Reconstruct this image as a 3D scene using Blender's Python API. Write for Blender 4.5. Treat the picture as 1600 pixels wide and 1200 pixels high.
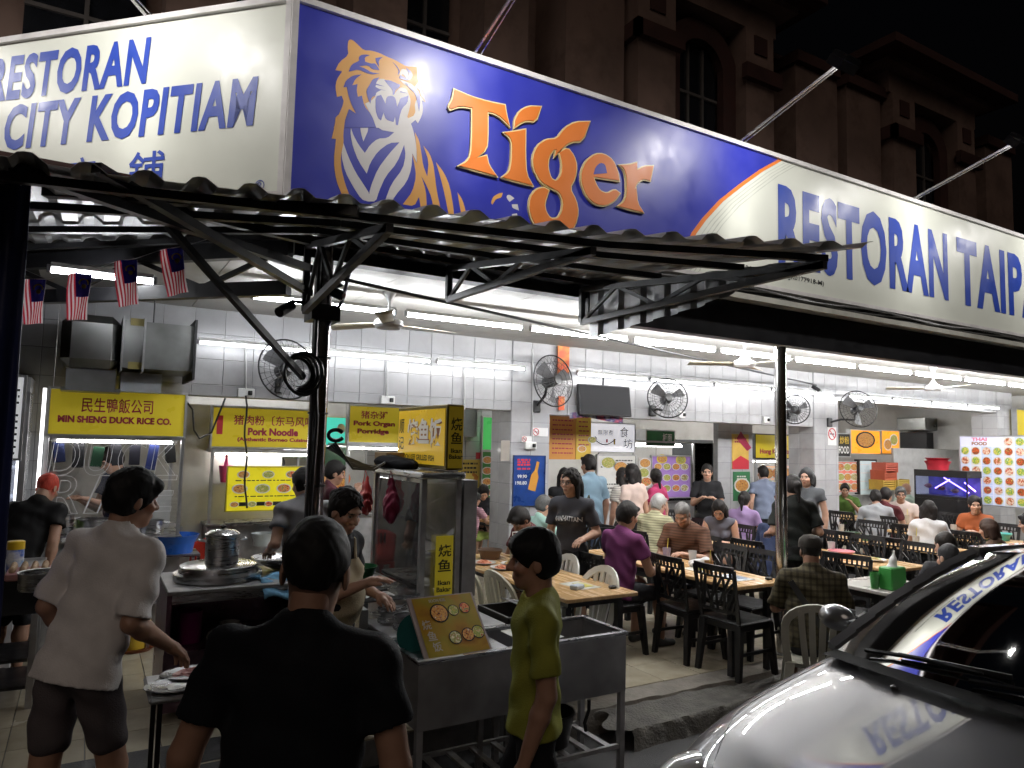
import bpy, bmesh, math, random
import numpy as np
from mathutils import Vector, Matrix
R = math.radians
rnd = random.Random(7)
scene = bpy.context.scene
for o in list(bpy.data.objects): bpy.data.objects.remove(o)

# ---------------------------------------------------------------- camera, night sky, exposure
CAM_H, FPX, PITCH, ROLL, YAW = 2.05, 1120.0, R(4.6), R(1.3), R(59.5)
_fw = np.array([math.cos(YAW)*math.cos(PITCH), math.sin(YAW)*math.cos(PITCH), math.sin(PITCH)])
_rt = np.array([math.sin(YAW), -math.cos(YAW), 0.0]); _up = np.cross(_rt, _fw)
_R = _rt*math.cos(ROLL)+_up*math.sin(ROLL); _U = -_rt*math.sin(ROLL)+_up*math.cos(ROLL)
CAMP = np.array([0.0, 0.0, CAM_H])
cd = bpy.data.cameras.new('camera'); cam = bpy.data.objects.new('camera', cd)
scene.collection.objects.link(cam)
cd.sensor_width = 36; cd.lens = FPX/1600*36; cd.clip_end = 600; cd.clip_start = .05
m = Matrix(((_R[0], _U[0], -_fw[0], 0), (_R[1], _U[1], -_fw[1], 0), (_R[2], _U[2], -_fw[2], CAM_H), (0, 0, 0, 1)))
cam.matrix_world = m; scene.camera = cam
w = bpy.data.worlds.new('World'); scene.world = w; w.use_nodes = True
nt = w.node_tree; bg = nt.nodes['Background']; sky = nt.nodes.new('ShaderNodeTexSky')
sky.sky_type = 'NISHITA'; sky.sun_disc = False; sky.sun_elevation = R(-4); sky.sun_rotation = R(200)
nt.links.new(sky.outputs[0], bg.inputs[0]); bg.inputs[1].default_value = 0.05
sl = bpy.data.lights.new('street_glow_fill', 'SUN'); sl.energy = 0.23; sl.angle = R(40); sl.color = (1, .84, .72)  # added warm fill from behind the camera, stands in for street light
so = bpy.data.objects.new('street_glow_fill', sl); scene.collection.objects.link(so); so.rotation_euler = (R(56), 0, R(-34))
vs = scene.view_settings; vs.view_transform = 'Standard'; vs.look = 'None'; vs.exposure = 0.2; vs.gamma = 1
cy = scene.cycles; cy.max_bounces = 6; cy.diffuse_bounces = 3; cy.glossy_bounces = 3; cy.transmission_bounces = 5; cy.use_adaptive_sampling = True; cy.adaptive_threshold = .03; cy.transparent_max_bounces = 10
cy.use_denoising = True; cy.sample_clamp_indirect = 6; cy.caustics_reflective = False; cy.caustics_refractive = False

# ---------------------------------------------------------------- photo pixel -> direction -> point on a plane
def ray(px, py): return _fw+_R*(px-800)/FPX-_U*(py-600)/FPX
def _pl(px, py, n, c):
    d = ray(px, py); n = np.array(n, float); return CAMP+d*((c-CAMP@n)/(d@n))
def gz(px, py, z): return _pl(px, py, (0, 0, 1), z)
def gy(px, py, y): return _pl(px, py, (0, 1, 0), y)
def gx(px, py, x): return _pl(px, py, (1, 0, 0), x)
def gd(px, py, d): return CAMP+ray(px, py)*d
FL = 0.17      # restaurant floor height above the road
CE = 3.29      # ceiling
WY = 7.55      # line of the inner pillars

# ---------------------------------------------------------------- materials
MATS = {}
def mat(name, col, rough=.5, metal=0, var=.12, vscale=6, bump=0, bscale=60, emit=0, ecol=None, coat=0, spec=.5, rand=0, trans=0, alpha=1, stretch=None, dirt=0, attr=None):
    if name in MATS: return MATS[name]
    M = bpy.data.materials.new(name); M.use_nodes = True; n = M.node_tree.nodes; L = M.node_tree.links
    b = n['Principled BSDF']; b.inputs['Roughness'].default_value = rough; b.inputs['Metallic'].default_value = metal
    b.inputs['Coat Weight'].default_value = coat; b.inputs['Specular IOR Level'].default_value = spec
    b.inputs['Coat Roughness'].default_value = .06
    tc = n.new('ShaderNodeTexCoord'); src = tc.outputs['Object']
    if stretch:
        mp = n.new('ShaderNodeMapping'); mp.inputs['Scale'].default_value = stretch; L.new(src, mp.inputs[0]); src = mp.outputs[0]
    c = (*col, 1)
    base = None
    if attr:
        a = n.new('ShaderNodeAttribute'); a.attribute_name = attr; base = a.outputs['Color']
    if var:
        nz = n.new('ShaderNodeTexNoise'); nz.inputs['Scale'].default_value = vscale; nz.inputs['Detail'].default_value = 3; nz.inputs['Roughness'].default_value = .62
        L.new(src, nz.inputs['Vector'])
        mr = n.new('ShaderNodeMapRange'); mr.inputs[1].default_value = .3; mr.inputs[2].default_value = .7
        mr.inputs[3].default_value = 1-var; mr.inputs[4].default_value = 1+var; L.new(nz.outputs['Fac'], mr.inputs[0])
        mx = n.new('ShaderNodeMix'); mx.data_type = 'RGBA'; mx.blend_type = 'MULTIPLY'; mx.inputs[0].default_value = 1
        if base is not None: L.new(base, mx.inputs[6])
        else: mx.inputs[6].default_value = c
        L.new(mr.outputs[0], mx.inputs[7]); base = mx.outputs[2]
        rr = n.new('ShaderNodeMapRange'); rr.inputs[1].default_value = .3; rr.inputs[2].default_value = .7
        rr.inputs[3].default_value = max(.02, rough*.8); rr.inputs[4].default_value = min(1, rough*1.25); L.new(nz.outputs['Fac'], rr.inputs[0]); L.new(rr.outputs[0], b.inputs['Roughness'])
    if rand:
        oi = n.new('ShaderNodeObjectInfo'); r2 = n.new('ShaderNodeMapRange'); r2.inputs[3].default_value = 1-rand; r2.inputs[4].default_value = 1+rand*.5; L.new(oi.outputs['Random'], r2.inputs[0])
        m2 = n.new('ShaderNodeMix'); m2.data_type = 'RGBA'; m2.blend_type = 'MULTIPLY'; m2.inputs[0].default_value = 1
        if base is not None: L.new(base, m2.inputs[6])
        else: m2.inputs[6].default_value = c
        L.new(r2.outputs[0], m2.inputs[7]); base = m2.outputs[2]
    if dirt:
        dn = n.new('ShaderNodeTexNoise'); dn.inputs['Scale'].default_value = 1.7; dn.inputs['Detail'].default_value = 4; dn.inputs['Roughness'].default_value = .7
        gg = n.new('ShaderNodeNewGeometry'); L.new(gg.outputs['Position'], dn.inputs['Vector'])
        d2 = n.new('ShaderNodeMapRange'); d2.inputs[1].default_value = .48; d2.inputs[2].default_value = .72; d2.inputs[4].default_value = dirt; L.new(dn.outputs['Fac'], d2.inputs[0])
        m3 = n.new('ShaderNodeMix'); m3.data_type = 'RGBA'; L.new(d2.outputs[0], m3.inputs[0])
        if base is not None: L.new(base, m3.inputs[6])
        else: m3.inputs[6].default_value = c
        m3.inputs[7].default_value = (col[0]*.35, col[1]*.32, col[2]*.27, 1); base = m3.outputs[2]
    if base is not None: L.new(base, b.inputs['Base Color'])
    else: b.inputs['Base Color'].default_value = c
    if bump:
        bn = n.new('ShaderNodeTexNoise'); bn.inputs['Scale'].default_value = bscale; bn.inputs['Detail'].default_value = 2; L.new(src, bn.inputs['Vector'])
        bp = n.new('ShaderNodeBump'); bp.inputs['Strength'].default_value = bump; bp.inputs['Distance'].default_value = .01
        L.new(bn.outputs['Fac'], bp.inputs['Height']); L.new(bp.outputs[0], b.inputs['Normal'])
    if emit:
        b.inputs['Emission Strength'].default_value = emit
        if ecol: b.inputs['Emission Color'].default_value = (*ecol, 1)
        elif base is not None: L.new(base, b.inputs['Emission Color'])
        else: b.inputs['Emission Color'].default_value = c
    if trans: b.inputs['Transmission Weight'].default_value = trans; b.inputs['IOR'].default_value = 1.45
    if alpha < 1: b.inputs['Alpha'].default_value = alpha
    MATS[name] = M; return M
def flat(name, col, rough=.45, emit=0): return mat(name, col, rough, var=.05, vscale=9, emit=emit)
def pane_mat(name, tint=(1, 1, 1), refl=.10, body=0.0):
    """thin glass: mostly transparent with a mirror-like share"""
    if name in MATS: return MATS[name]
    M = bpy.data.materials.new(name); M.use_nodes = True; n = M.node_tree.nodes; L = M.node_tree.links
    for x in list(n): n.remove(x)
    out = n.new('ShaderNodeOutputMaterial'); t = n.new('ShaderNodeBsdfTransparent'); t.inputs[0].default_value = (*tint, 1)
    g = n.new('ShaderNodeBsdfGlossy'); g.inputs['Roughness'].default_value = .03; g.inputs[0].default_value = (1, 1, 1, 1)
    f = n.new('ShaderNodeFresnel'); f.inputs[0].default_value = 1.5
    ad = n.new('ShaderNodeMath'); ad.operation = 'ADD'; ad.inputs[1].default_value = refl-.04; ad.use_clamp = True; L.new(f.outputs[0], ad.inputs[0])
    mx = n.new('ShaderNodeMixShader'); L.new(ad.outputs[0], mx.inputs[0]); L.new(t.outputs[0], mx.inputs[1]); L.new(g.outputs[0], mx.inputs[2])
    last = mx.outputs[0]
    if body:
        d = n.new('ShaderNodeBsdfDiffuse'); d.inputs[0].default_value = (.6, .6, .6, 1); m2 = n.new('ShaderNodeMixShader'); m2.inputs[0].default_value = body
        L.new(last, m2.inputs[1]); L.new(d.outputs[0], m2.inputs[2]); last = m2.outputs[0]
    L.new(last, out.inputs[0]); MATS[name] = M; return M
def ramp_mat(name, cols, scale=8, rough=.5, emit=0, kind='noise', stretch=None):
    """mottled picture-like surface: several colours broken up by noise (printed food photographs and so on)"""
    if name in MATS: return MATS[name]
    M = bpy.data.materials.new(name); M.use_nodes = True; n = M.node_tree.nodes; L = M.node_tree.links; b = n['Principled BSDF']
    tc = n.new('ShaderNodeTexCoord'); oi = n.new('ShaderNodeObjectInfo')
    ad = n.new('ShaderNodeVectorMath'); ad.operation = 'MULTIPLY_ADD'; ad.inputs[1].default_value = (37, 53, 71)
    cb = n.new('ShaderNodeCombineXYZ')
    for i in range(3): L.new(oi.outputs['Random'], cb.inputs[i])
    L.new(cb.outputs[0], ad.inputs[0]); L.new(tc.outputs['Object'], ad.inputs[2])
    if kind == 'noise':
        t = n.new('ShaderNodeTexNoise'); t.inputs['Detail'].default_value = 3; f = t.outputs['Fac']
    else:
        t = n.new('ShaderNodeTexVoronoi'); f = t.outputs['Color']
    t.inputs['Scale'].default_value = scale; L.new(ad.outputs[0], t.inputs['Vector'])
    cr = n.new('ShaderNodeValToRGB'); L.new(f, cr.inputs[0]); e = cr.color_ramp; e.interpolation = 'LINEAR' if kind == 'noise' else 'CONSTANT'
    while len(e.elements) < len(cols): e.elements.new(.5)
    for i, c in enumerate(cols):
        e.elements[i].position = (.28+.44*i/(len(cols)-1)) if kind == 'noise' else i/len(cols); e.elements[i].color = (*c, 1)
    L.new(cr.outputs[0], b.inputs['Base Color']); b.inputs['Roughness'].default_value = rough
    if emit: L.new(cr.outputs[0], b.inputs['Emission Color']); b.inputs['Emission Strength'].default_value = emit
    MATS[name] = M; return M

WHITE = lambda: flat('white paint', (.72, .72, .70))
POLE = lambda: mat('polished pole steel', (.55, .54, .52), .16, 1, var=.12, vscale=3, stretch=(3, 3, .3))
STEEL = lambda: mat('stainless steel', (.52, .52, .53), .28, 1, var=.15, vscale=4, stretch=(1, 1, 14))
STEELD = lambda: mat('worn stainless steel', (.42, .42, .43), .38, .5, var=.25, vscale=5, bump=.08, bscale=9, dirt=.5)
BLKM = lambda: mat('black painted metal', (.012, .012, .014), .38, 0, var=.3, vscale=7)
BLKP = lambda: mat('black plastic', (.011, .011, .012), .36, 0, var=.2, vscale=15)
TILE = lambda: mat('white wall tile', (.43, .43, .445), .16, 0, var=.05, vscale=3, rand=.08, dirt=.28, bump=.05, bscale=5)
GROUT = lambda: mat('grey grout', (.17, .17, .17), .8, var=.2, vscale=12)
RED = lambda: flat('red print', (.55, .03, .05)); MAROON = lambda: flat('maroon print', (.33, .015, .06)); BLACK = lambda: flat('black print', (.012, .012, .012))
BLUE = lambda: mat('blue letter vinyl', (.022, .06, .38), .42, var=.05)
YEL = lambda: mat('yellow sign face', (.62, .50, .03), .35, var=.07, vscale=2.5, emit=.12)
CREAM = lambda: mat('cream plastic', (.66, .64, .50), .35, var=.06, vscale=8)
WOOD = lambda: mat('beech laminate', (.60, .38, .175), .26, var=.055, vscale=3.2, stretch=(9, .8, 4), coat=.25)
TUBE = lambda: mat('lit fluorescent tube', (1, 1, 1), .4, var=0, emit=98, ecol=(.93, .96, 1))

# ---------------------------------------------------------------- mesh builder
col = scene.collection
def rotm(rx=0, ry=0, rz=0): return Matrix.Rotation(rz, 3, 'Z')@Matrix.Rotation(ry, 3, 'Y')@Matrix.Rotation(rx, 3, 'X')
class MB:
    def __init__(s): s.v = []; s.f = []; s.mi = []; s.cur = 0
    def add(s, vs, fs):
        o = len(s.v); s.v += [tuple(map(float, v)) for v in vs]; s.f += [tuple(i+o for i in f) for f in fs]; s.mi += [s.cur]*len(fs); return s
    def box(s, c, d, rot=None, bev=0):
        x, y, z = d[0]/2, d[1]/2, d[2]/2; b = min(bev, x*.95, y*.95, z*.95)
        if b <= 0:
            vs = [(i*x, j*y, k*z) for i in (-1, 1) for j in (-1, 1) for k in (-1, 1)]
            fs = [(0, 1, 3, 2), (4, 6, 7, 5), (0, 4, 5, 1), (2, 3, 7, 6), (0, 2, 6, 4), (1, 5, 7, 3)]
        else:
            vs = []; idx = {}
            for i in (-1, 1):
                for j in (-1, 1):
                    for k in (-1, 1):
                        for a in range(3):
                            p = [i*(x-b), j*(y-b), k*(z-b)]; p[a] = (i*x, j*y, k*z)[a]; idx[i, j, k, a] = len(vs); vs.append(tuple(p))
            fs = []
            S = (-1, 1)
            for i in S:
                q = [(i, -1, -1, 0), (i, 1, -1, 0), (i, 1, 1, 0), (i, -1, 1, 0)]; q = q if i > 0 else q[::-1]; fs.append(tuple(idx[t] for t in q))
                q = [(-1, i, -1, 1), (-1, i, 1, 1), (1, i, 1, 1), (1, i, -1, 1)]; q = q if i > 0 else q[::-1]; fs.append(tuple(idx[t] for t in q))
                q = [(-1, -1, i, 2), (1, -1, i, 2), (1, 1, i, 2), (-1, 1, i, 2)]; q = q if i > 0 else q[::-1]; fs.append(tuple(idx[t] for t in q))
            for i in S:
                for j in S:
                    q = [(i, j, -1, 0), (i, j, -1, 1), (i, j, 1, 1), (i, j, 1, 0)]; q = q if i*j > 0 else q[::-1]; fs.append(tuple(idx[t] for t in q))
                    q = [(i, -1, j, 0), (i, 1, j, 0), (i, 1, j, 2), (i, -1, j, 2)]; q = q if i*j > 0 else q[::-1]; fs.append(tuple(idx[t] for t in q))
                    q = [(-1, i, j, 1), (-1, i, j, 2), (1, i, j, 2), (1, i, j, 1)]; q = q if i*j > 0 else q[::-1]; fs.append(tuple(idx[t] for t in q))
                    for k in S:
                        q = [(i, j, k, 0), (i, j, k, 1), (i, j, k, 2)]; q = q if i*j*k > 0 else q[::-1]; fs.append(tuple(idx[t] for t in q))
        if rot is not None: vs = [tuple(rot@Vector(v)) for v in vs]
        return s.add([(v[0]+c[0], v[1]+c[1], v[2]+c[2]) for v in vs], fs)
    def b2(s, lo, hi, bev=0): return s.box([(a+b)/2 for a, b in zip(lo, hi)], [abs(b-a) for a, b in zip(lo, hi)], bev=bev)
    def bar(s, p, q, w, h=None, up=(0, 0, 1)):
        p, q = Vector(p), Vector(q); d = (q-p); L = d.length
        if L < 1e-6: return s
        d /= L; u = Vector(up)
        if abs(d.dot(u)) > .98: u = Vector((1, 0, 0))
        x = d.cross(u).normalized(); z = x.cross(d); h = h or w
        rot = Matrix((x, d, z)).transposed(); return s.box((p+q)/2, (w, L, h), rot)
    def tube(s, pts, r, n=8, cap=True):
        pts = [Vector(p) for p in pts]; rs = r if isinstance(r, (list, tuple)) else [r]*len(pts)
        o = []; T0 = None; N = None
        for i, p in enumerate(pts):
            t = (pts[min(i+1, len(pts)-1)]-pts[max(i-1, 0)]).normalized()
            if N is None:
                N = t.orthogonal().normalized()
            else:
                N = (N-t*N.dot(t)).normalized()
            Bn = t.cross(N)
            for k in range(n):
                a = 2*math.pi*k/n; o.append(p+(N*math.cos(a)+Bn*math.sin(a))*rs[i])
        fs = [(i*n+k, i*n+(k+1) % n, (i+1)*n+(k+1) % n, (i+1)*n+k) for i in range(len(pts)-1) for k in range(n)]
        if cap: fs += [tuple(range(n))[::-1], tuple((len(pts)-1)*n+k for k in range(n))]
        return s.add(o, fs)
    def lathe(s, prof, c=(0, 0, 0), n=24, axis='z', sx=1, sy=1, rot=None):
        o = []
        for r, z in prof:
            for k in range(n):
                a = 2*math.pi*k/n; v = Vector((r*sx*math.cos(a), r*sy*math.sin(a), z))
                if axis == 'y': v = Vector((v.x, v.z, v.y))
                if axis == 'x': v = Vector((v.z, v.x, v.y))
                if rot is not None: v = rot@v
                o.append(v+Vector(c))
        m_ = len(prof)
        fs = [(i*n+k, i*n+(k+1) % n, (i+1)*n+(k+1) % n, (i+1)*n+k) for i in range(m_-1) for k in range(n)]
        if prof[0][0] > 1e-6: fs.append(tuple(range(n))[::-1])
        if prof[-1][0] > 1e-6: fs.append(tuple((m_-1)*n+k for k in range(n)))
        return s.add(o, fs)
    def prism(s, poly, f):
        """poly: 2-D outline; f(u, v, side) -> point, side 0/1 = the two faces"""
        n = len(poly); o = [f(u, v, 0) for u, v in poly]+[f(u, v, 1) for u, v in poly]
        return s.add(o, [tuple(range(n)), tuple(range(n, 2*n))[::-1]]+[(k, k+n, (k+1) % n+n, (k+1) % n) for k in range(n)])
    def grid(s, F, nu, nv):
        o = [F(i/nu, j/nv) for i in range(nu+1) for j in range(nv+1)]
        return s.add(o, [(i*(nv+1)+j, (i+1)*(nv+1)+j, (i+1)*(nv+1)+j+1, i*(nv+1)+j+1) for i in range(nu) for j in range(nv)])
    def mesh(s, name, mats, smooth=False, M=None):
        me = bpy.data.meshes.new(name); vs = s.v
        if M is not None: vs = [tuple(M@Vector(v)) for v in vs]
        me.from_pydata(vs, [], s.f); 
        for mt in (mats if isinstance(mats, (list, tuple)) else [mats]): me.materials.append(mt)
        if any(s.mi): me.polygons.foreach_set('material_index', s.mi)
        if smooth:
            me.polygons.foreach_set('use_smooth', [True]*len(me.polygons))
            try: me.set_sharp_from_angle(angle=R(smooth if smooth is not True else 40))
            except Exception: pass
        me.update(); return me
    def build(s, name, mats, parent=None, smooth=False, label=None, cat=None, group=None, kind=None, world=True):
        if parent is None:
            a = np.array(s.v); c = Vector(((a[:, 0].min()+a[:, 0].max())/2, (a[:, 1].min()+a[:, 1].max())/2, a[:, 2].min()))
            me = s.mesh(name, mats, smooth, Matrix.Translation(-c)); o = bpy.data.objects.new(name, me); o.location = c
        else:
            o = bpy.data.objects.new(name, s.mesh(name, mats, smooth, WM(parent).inverted() if world else None)); o.parent = parent
        col.objects.link(o)
        if label: o['label'] = label
        if cat: o['category'] = cat
        if group: o['group'] = group
        if kind: o['kind'] = kind
        return o
def WM(o):
    M_ = o.matrix_basis.copy()
    while o.parent: o = o.parent; M_ = o.matrix_basis@M_
    return M_
def thing(name, label, cat, loc=(0, 0, 0), rz=0, group=None):
    o = bpy.data.objects.new(name, None); o.empty_display_size = .05; col.objects.link(o); o.location = loc; o.rotation_euler = (0, 0, rz)
    o['label'] = label; o['category'] = cat
    if group: o['group'] = group
    return o
def copy_tree(root, loc=None, rz=None, label=None, parent=None):
    c = root.copy(); col.objects.link(c)
    if parent is not None: c.parent = parent
    if loc is not None: c.location = loc
    if rz is not None: c.rotation_euler = (0, 0, rz)
    if label: c['label'] = label
    for ch in root.children: copy_tree(ch, parent=c)
    return c
def inst(name, me, parent, loc, rot=None):
    o = bpy.data.objects.new(name, me); o.parent = parent; o.location = WM(parent).inverted()@Vector(loc)
    if rot is not None: o.rotation_euler = rot
    col.objects.link(o); return o

# ---------------------------------------------------------------- lettering
_tc = {}
def text_geo(txt, bold=.0, space=1.0, shear=0, line=1.0):
    k = (txt, bold, space, shear, line)
    if k in _tc: return _tc[k]
    cu = bpy.data.curves.new('t', 'FONT'); cu.body = txt; cu.size = 1; cu.offset = bold; cu.space_character = space; cu.align_x = 'CENTER'; cu.resolution_u = 3; cu.shear = shear; cu.space_line = line
    cu.fill_mode = 'FRONT'
    o = bpy.data.objects.new('t', cu); col.objects.link(o); dg = bpy.context.evaluated_depsgraph_get()
    me = bpy.data.meshes.new_from_object(o.evaluated_get(dg)); 
    vs = np.array([v.co[:2] for v in me.vertices]); fs = [tuple(p.vertices) for p in me.polygons]
    bpy.data.objects.remove(o); bpy.data.curves.remove(cu); bpy.data.meshes.remove(me)
    if len(vs):
        lo, hi = vs.min(0), vs.max(0); vs = (vs-lo)/np.maximum(hi-lo, 1e-6)
        asp = (hi[0]-lo[0])/max(hi[1]-lo[1], 1e-6)
    else: asp = 1
    _tc[k] = (vs, fs, asp); return _tc[k]
def lettering(txt, F, material, parent, bold=.02, space=1.0, shear=0, name='lettering', line=1.0, world=True):
    """F(u,v) maps the unit box of the text to a point"""
    vs, fs, asp = text_geo(txt, bold, space, shear, line)
    mb = MB(); mb.add([F(u, v) for u, v in vs], fs); return mb.build(name, material, parent, world=world)
# ================================================================ the setting
ASPH = mat('asphalt', (.045, .045, .047), .75, var=.35, vscale=1.6, bump=.5, bscale=180)
CONC = mat('rough concrete', (.23, .21, .185), .85, var=.3, vscale=5, bump=.5, bscale=40, dirt=.6)
DCONC = mat('dark broken tarmac', (.11, .105, .095), .9, var=.4, vscale=8, bump=.8, bscale=55)
FTILE = mat('beige floor tile', (.50, .45, .345), .22, var=.10, vscale=4, rand=.14, dirt=.42, bump=.04, bscale=6)
mb = MB(); mb.add([(-150, -150, 0), (150, -150, 0), (150, 4.6, 0), (-150, 4.6, 0)], [(0, 1, 2, 3)]); mb.build('road', ASPH, kind='structure')
# floor slab (45 degree corner cut at the left) and its tiles
FY = 4.45
flr = MB(); pol = [(-3.5, 9.0), (-3.5, 4.45), (19, FY), (19, 13.2), (-3.5, 13.2)]
flr.prism(pol, lambda u, v, s: (u, v, (FL-.012) if s == 0 else -.05)); floor = flr.build('floor', GROUT(), kind='structure')
TS = .40
tb = MB(); tb.box((0, 0, -.006), (TS-.006, TS-.006, .012), bev=.002); tme = tb.mesh('floor_tile', FTILE)
spots = []
for i in range(56):
    for j in range(22):
        x = -3.3+i*TS; y = FY+TS/2+.002+j*TS
        spots.append((x, y))
spots.sort(key=lambda p: p[0]*p[0]+p[1]*p[1])
vis = [p for p in spots if -0.6 < (p[0]*_R[0]+p[1]*_R[1])/(p[0]*_fw[0]+p[1]*_fw[1]) < .85]
near = vis[:300]; ns = set(near)
for x, y in near: inst('floor_tile', tme, floor, (x, y, FL+rnd.uniform(-.0008, .0008)))
fb = MB()
for x, y in spots:
    if (x, y) not in ns: fb.box((x, y, FL-.006), (TS-.006, TS-.006, .012))
fb.build('floor_tile', FTILE, floor, kind='stuff')
# kerb: concrete lip, then a broken tarmac bank down to the road
random.seed(3)
kb = MB()
def kz(u, v):
    x = 3.0+u*15; n = math.sin(x*9)*.012+math.sin(x*23+v*5)*.008+rnd.uniform(-.006, .006)
    prof = [(4.46, .163), (4.40, .165), (4.24, .158+n*.4), (4.20+n, .06), (4.19, -.02)]
    t = v*4; i = min(3, int(t)); f = t-i; a, b = prof[i], prof[i+1]; return (x, a[0]+(b[0]-a[0])*f, a[1]+(b[1]-a[1])*f)
kb.grid(kz, 220, 12); kb.build('kerb', CONC, kind='structure', smooth=True)
bk = MB()
def bz(u, v):
    x = 3.22+u*14+.08*math.sin(v*14); y = 4.22-v*.62; n = math.sin(x*6.3)*.007+math.sin(x*17+1)*.005+math.sin(x*31+v*20)*.004
    top = .135+n*.6+.012*math.sin(x*2.1+v*9); z = top if v < .52+n*3 else max(-.01, top*(1-((v-.52-n*3)/.07)))
    return (x, y+n*.6, z+rnd.uniform(-.003, .003)-.02*v)
bk.grid(bz, 300, 26); bk.build('tarmac_bank', DCONC, kind='structure', smooth=60)
# dark drain covers in front of the stalls at the left
for j in range(5):
    for i in range(4):
        x = -2.6+i*1.02; y = 3.13+j*.36
        d = MB(); d.box((x+.5, y+.17, .088), (.985, .335, .176), bev=.008)
        d.build('drain_cover', mat('dark drain slab', (.035, .036, .04), .55, var=.35, vscale=4, bump=.3, bscale=90), kind='structure')

# ceiling with its boards
cb_ = MB(); cpol = [(1.05, 4.64), (17.5, 4.64), (17.5, 13), (-3.4, 13), (-3.4, 9.1)]
cb_.prism(cpol, lambda u, v, s: (u, v, CE+.02 if s == 0 else CE+.14)); ceil = cb_.build('ceiling', mat('ceiling seam', (.10, .10, .095), .9), kind='structure')
CEI = mat('ceiling board', (.58, .565, .53), .6, var=.10, vscale=2, rand=.08, dirt=.35)
pb = MB(); pb.box((0, 0, .01), (1.194, 1.794, .02)); pme = pb.mesh('ceiling_board', CEI)
for i in range(15):
    for j in range(5):
        x = -.4+i*1.2+.6; y = 4.66+j*1.8+.9
        if x-.6+y-.9 > 5.6: inst('ceiling_board', pme, ceil, (x, y, CE))
        elif x+y > 5.3:
            q = MB(); P_ = [(x-.597, y-.897), (x+.597, y-.897), (x+.597, y+.897), (x-.597, y+.897)]
            def clip(poly):
                out = []
                for a, b in zip(poly, poly[1:]+poly[:1]):
                    fa, fb_ = a[0]+a[1]-5.72, b[0]+b[1]-5.72
                    if fa >= 0: out.append(a)
                    if fa*fb_ < 0: t = fa/(fa-fb_); out.append((a[0]+(b[0]-a[0])*t, a[1]+(b[1]-a[1])*t))
                return out
            c_ = clip(P_)
            if len(c_) > 2: q.prism(c_, lambda u, v, s: (u, v, CE+(.0 if s == 0 else .02))); q.build('ceiling_board', CEI, ceil)

# tiled walls --------------------------------------------------------------
TW, TH = .28, .25
tmb = MB(); tmb.box((0, 0, 0), (TW-.004, .012, TH-.004), bev=.0018); tile_me = tmb.mesh('tile', TILE())
_tl = {}
def tile_face(root, x0, x1, z0, z1, y, side='front'):
    """side front: face towards -y at y; left: plane x = x0, running along y from x1.. (args reused)"""
    z = z1
    while z > z0+.02:
        h = min(TH, z-z0); x = x0
        while x < x1-.02:
            wd = min(TW, x1-x)
            k = (round(wd, 3), round(h, 3), side)
            if k not in _tl:
                q = MB(); q.box((0, 0, 0), (wd-.004, .012, h-.004) if side == 'front' else (.012, wd-.004, h-.004), bev=.0018); _tl[k] = q.mesh('tile', TILE())
            if side == 'front': inst('tile', _tl[k], root, (x+wd/2, y-.006, z-h/2))
            else: inst('tile', _tl[k], root, (y-.006, x+wd/2, z-h/2))
            x += TW
        z -= TH
def pillar(x0, x1, label, d=.5, y=WY-.02, zt=CE):
    t = thing('pillar', label, 'pillar', ((x0+x1)/2, y+d/2, FL), group='tiled pillars')
    q = MB(); q.b2((x0+.012, y+.012, FL), (x1-.012, y+d, zt)); q.build('core', GROUT(), t)
    tile_face(t, x0, x1, FL, zt, y+.012); tile_face(t, y+.012, y+d, FL, zt, x0+.012, 'left'); return t
pil0 = pillar(-.95, -.28, 'white tiled pillar at far left behind the glass fridge')
pil1 = pillar(4.44, 5.0, 'white tiled pillar with the blue bottle poster')
pil2 = pillar(10.14, 10.76, 'white tiled pillar with no smoking sign beside the yellow street food sign')
pil3 = pillar(15.9, 16.5, 'white tiled pillar farthest right beside the picture menu wall')
def beam(x0, x1, z0, label):
    t = thing('beam', label, 'beam', ((x0+x1)/2, WY+.12, z0), group='tiled beams')
    q = MB(); q.b2((x0, WY+.012, z0), (x1, WY+.24, CE+.01)); q.build('core', mat('beam soffit', (.52, .52, .51), .7), t); tile_face(t, x0, x1, z0, CE, WY+.012); return t
beam(-.28, 4.44, 2.43, 'white tiled beam above the yellow stall signs at the left')
beam(5.0, 10.14, 2.40, 'white tiled beam carrying the television and wall fans')
beam(10.76, 15.9, 2.86, 'white tiled beam above the orange food signs at the right')
# walls behind
GW = mat('grey white wall paint', (.50, .50, .49), .7, var=.08, vscale=1.5, dirt=.3)
def wall(lo, hi, label, m_=GW):
    q = MB(); q.b2(lo, hi); return q.build('wall', m_, label=label, cat='wall')
bw = wall((-3.4, 12.4, 0), (17.5, 12.6, CE), 'grey white back wall behind the food stalls')
wall((17.3, 4.7, 0), (17.5, 12.38, CE), 'grey white end wall at the far right of the hall')
wall((-3.4, 9.2, 0), (-3.2, 12.38, CE), 'grey white side wall behind the duck rice stall')
pt = thing('partition_wall', 'white tiled partition with the grey electrical box and bundled cables', 'wall', (4.5, 10.6, FL))
q = MB(); q.b2((3.7, 10.612, FL), (6.1, 10.7, CE)); q.build('core', GROUT(), pt); tile_face(pt, 3.7, 6.1, .67, CE, 10.612)
p2_ = thing('partition_wall', 'white tiled partition with the two drink posters beside the doorway', 'wall', (9.6, 8.3, FL))
q = MB(); PX0, PX1 = float(gy(1122, 700, 8.3)[0]), float(gy(1176, 700, 8.3)[0]); q.b2((PX0, 8.312, FL), (PX1, 8.4, CE)); q.build('core', GROUT(), p2_); tile_face(p2_, PX0, PX1, .67, CE, 8.312)

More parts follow.
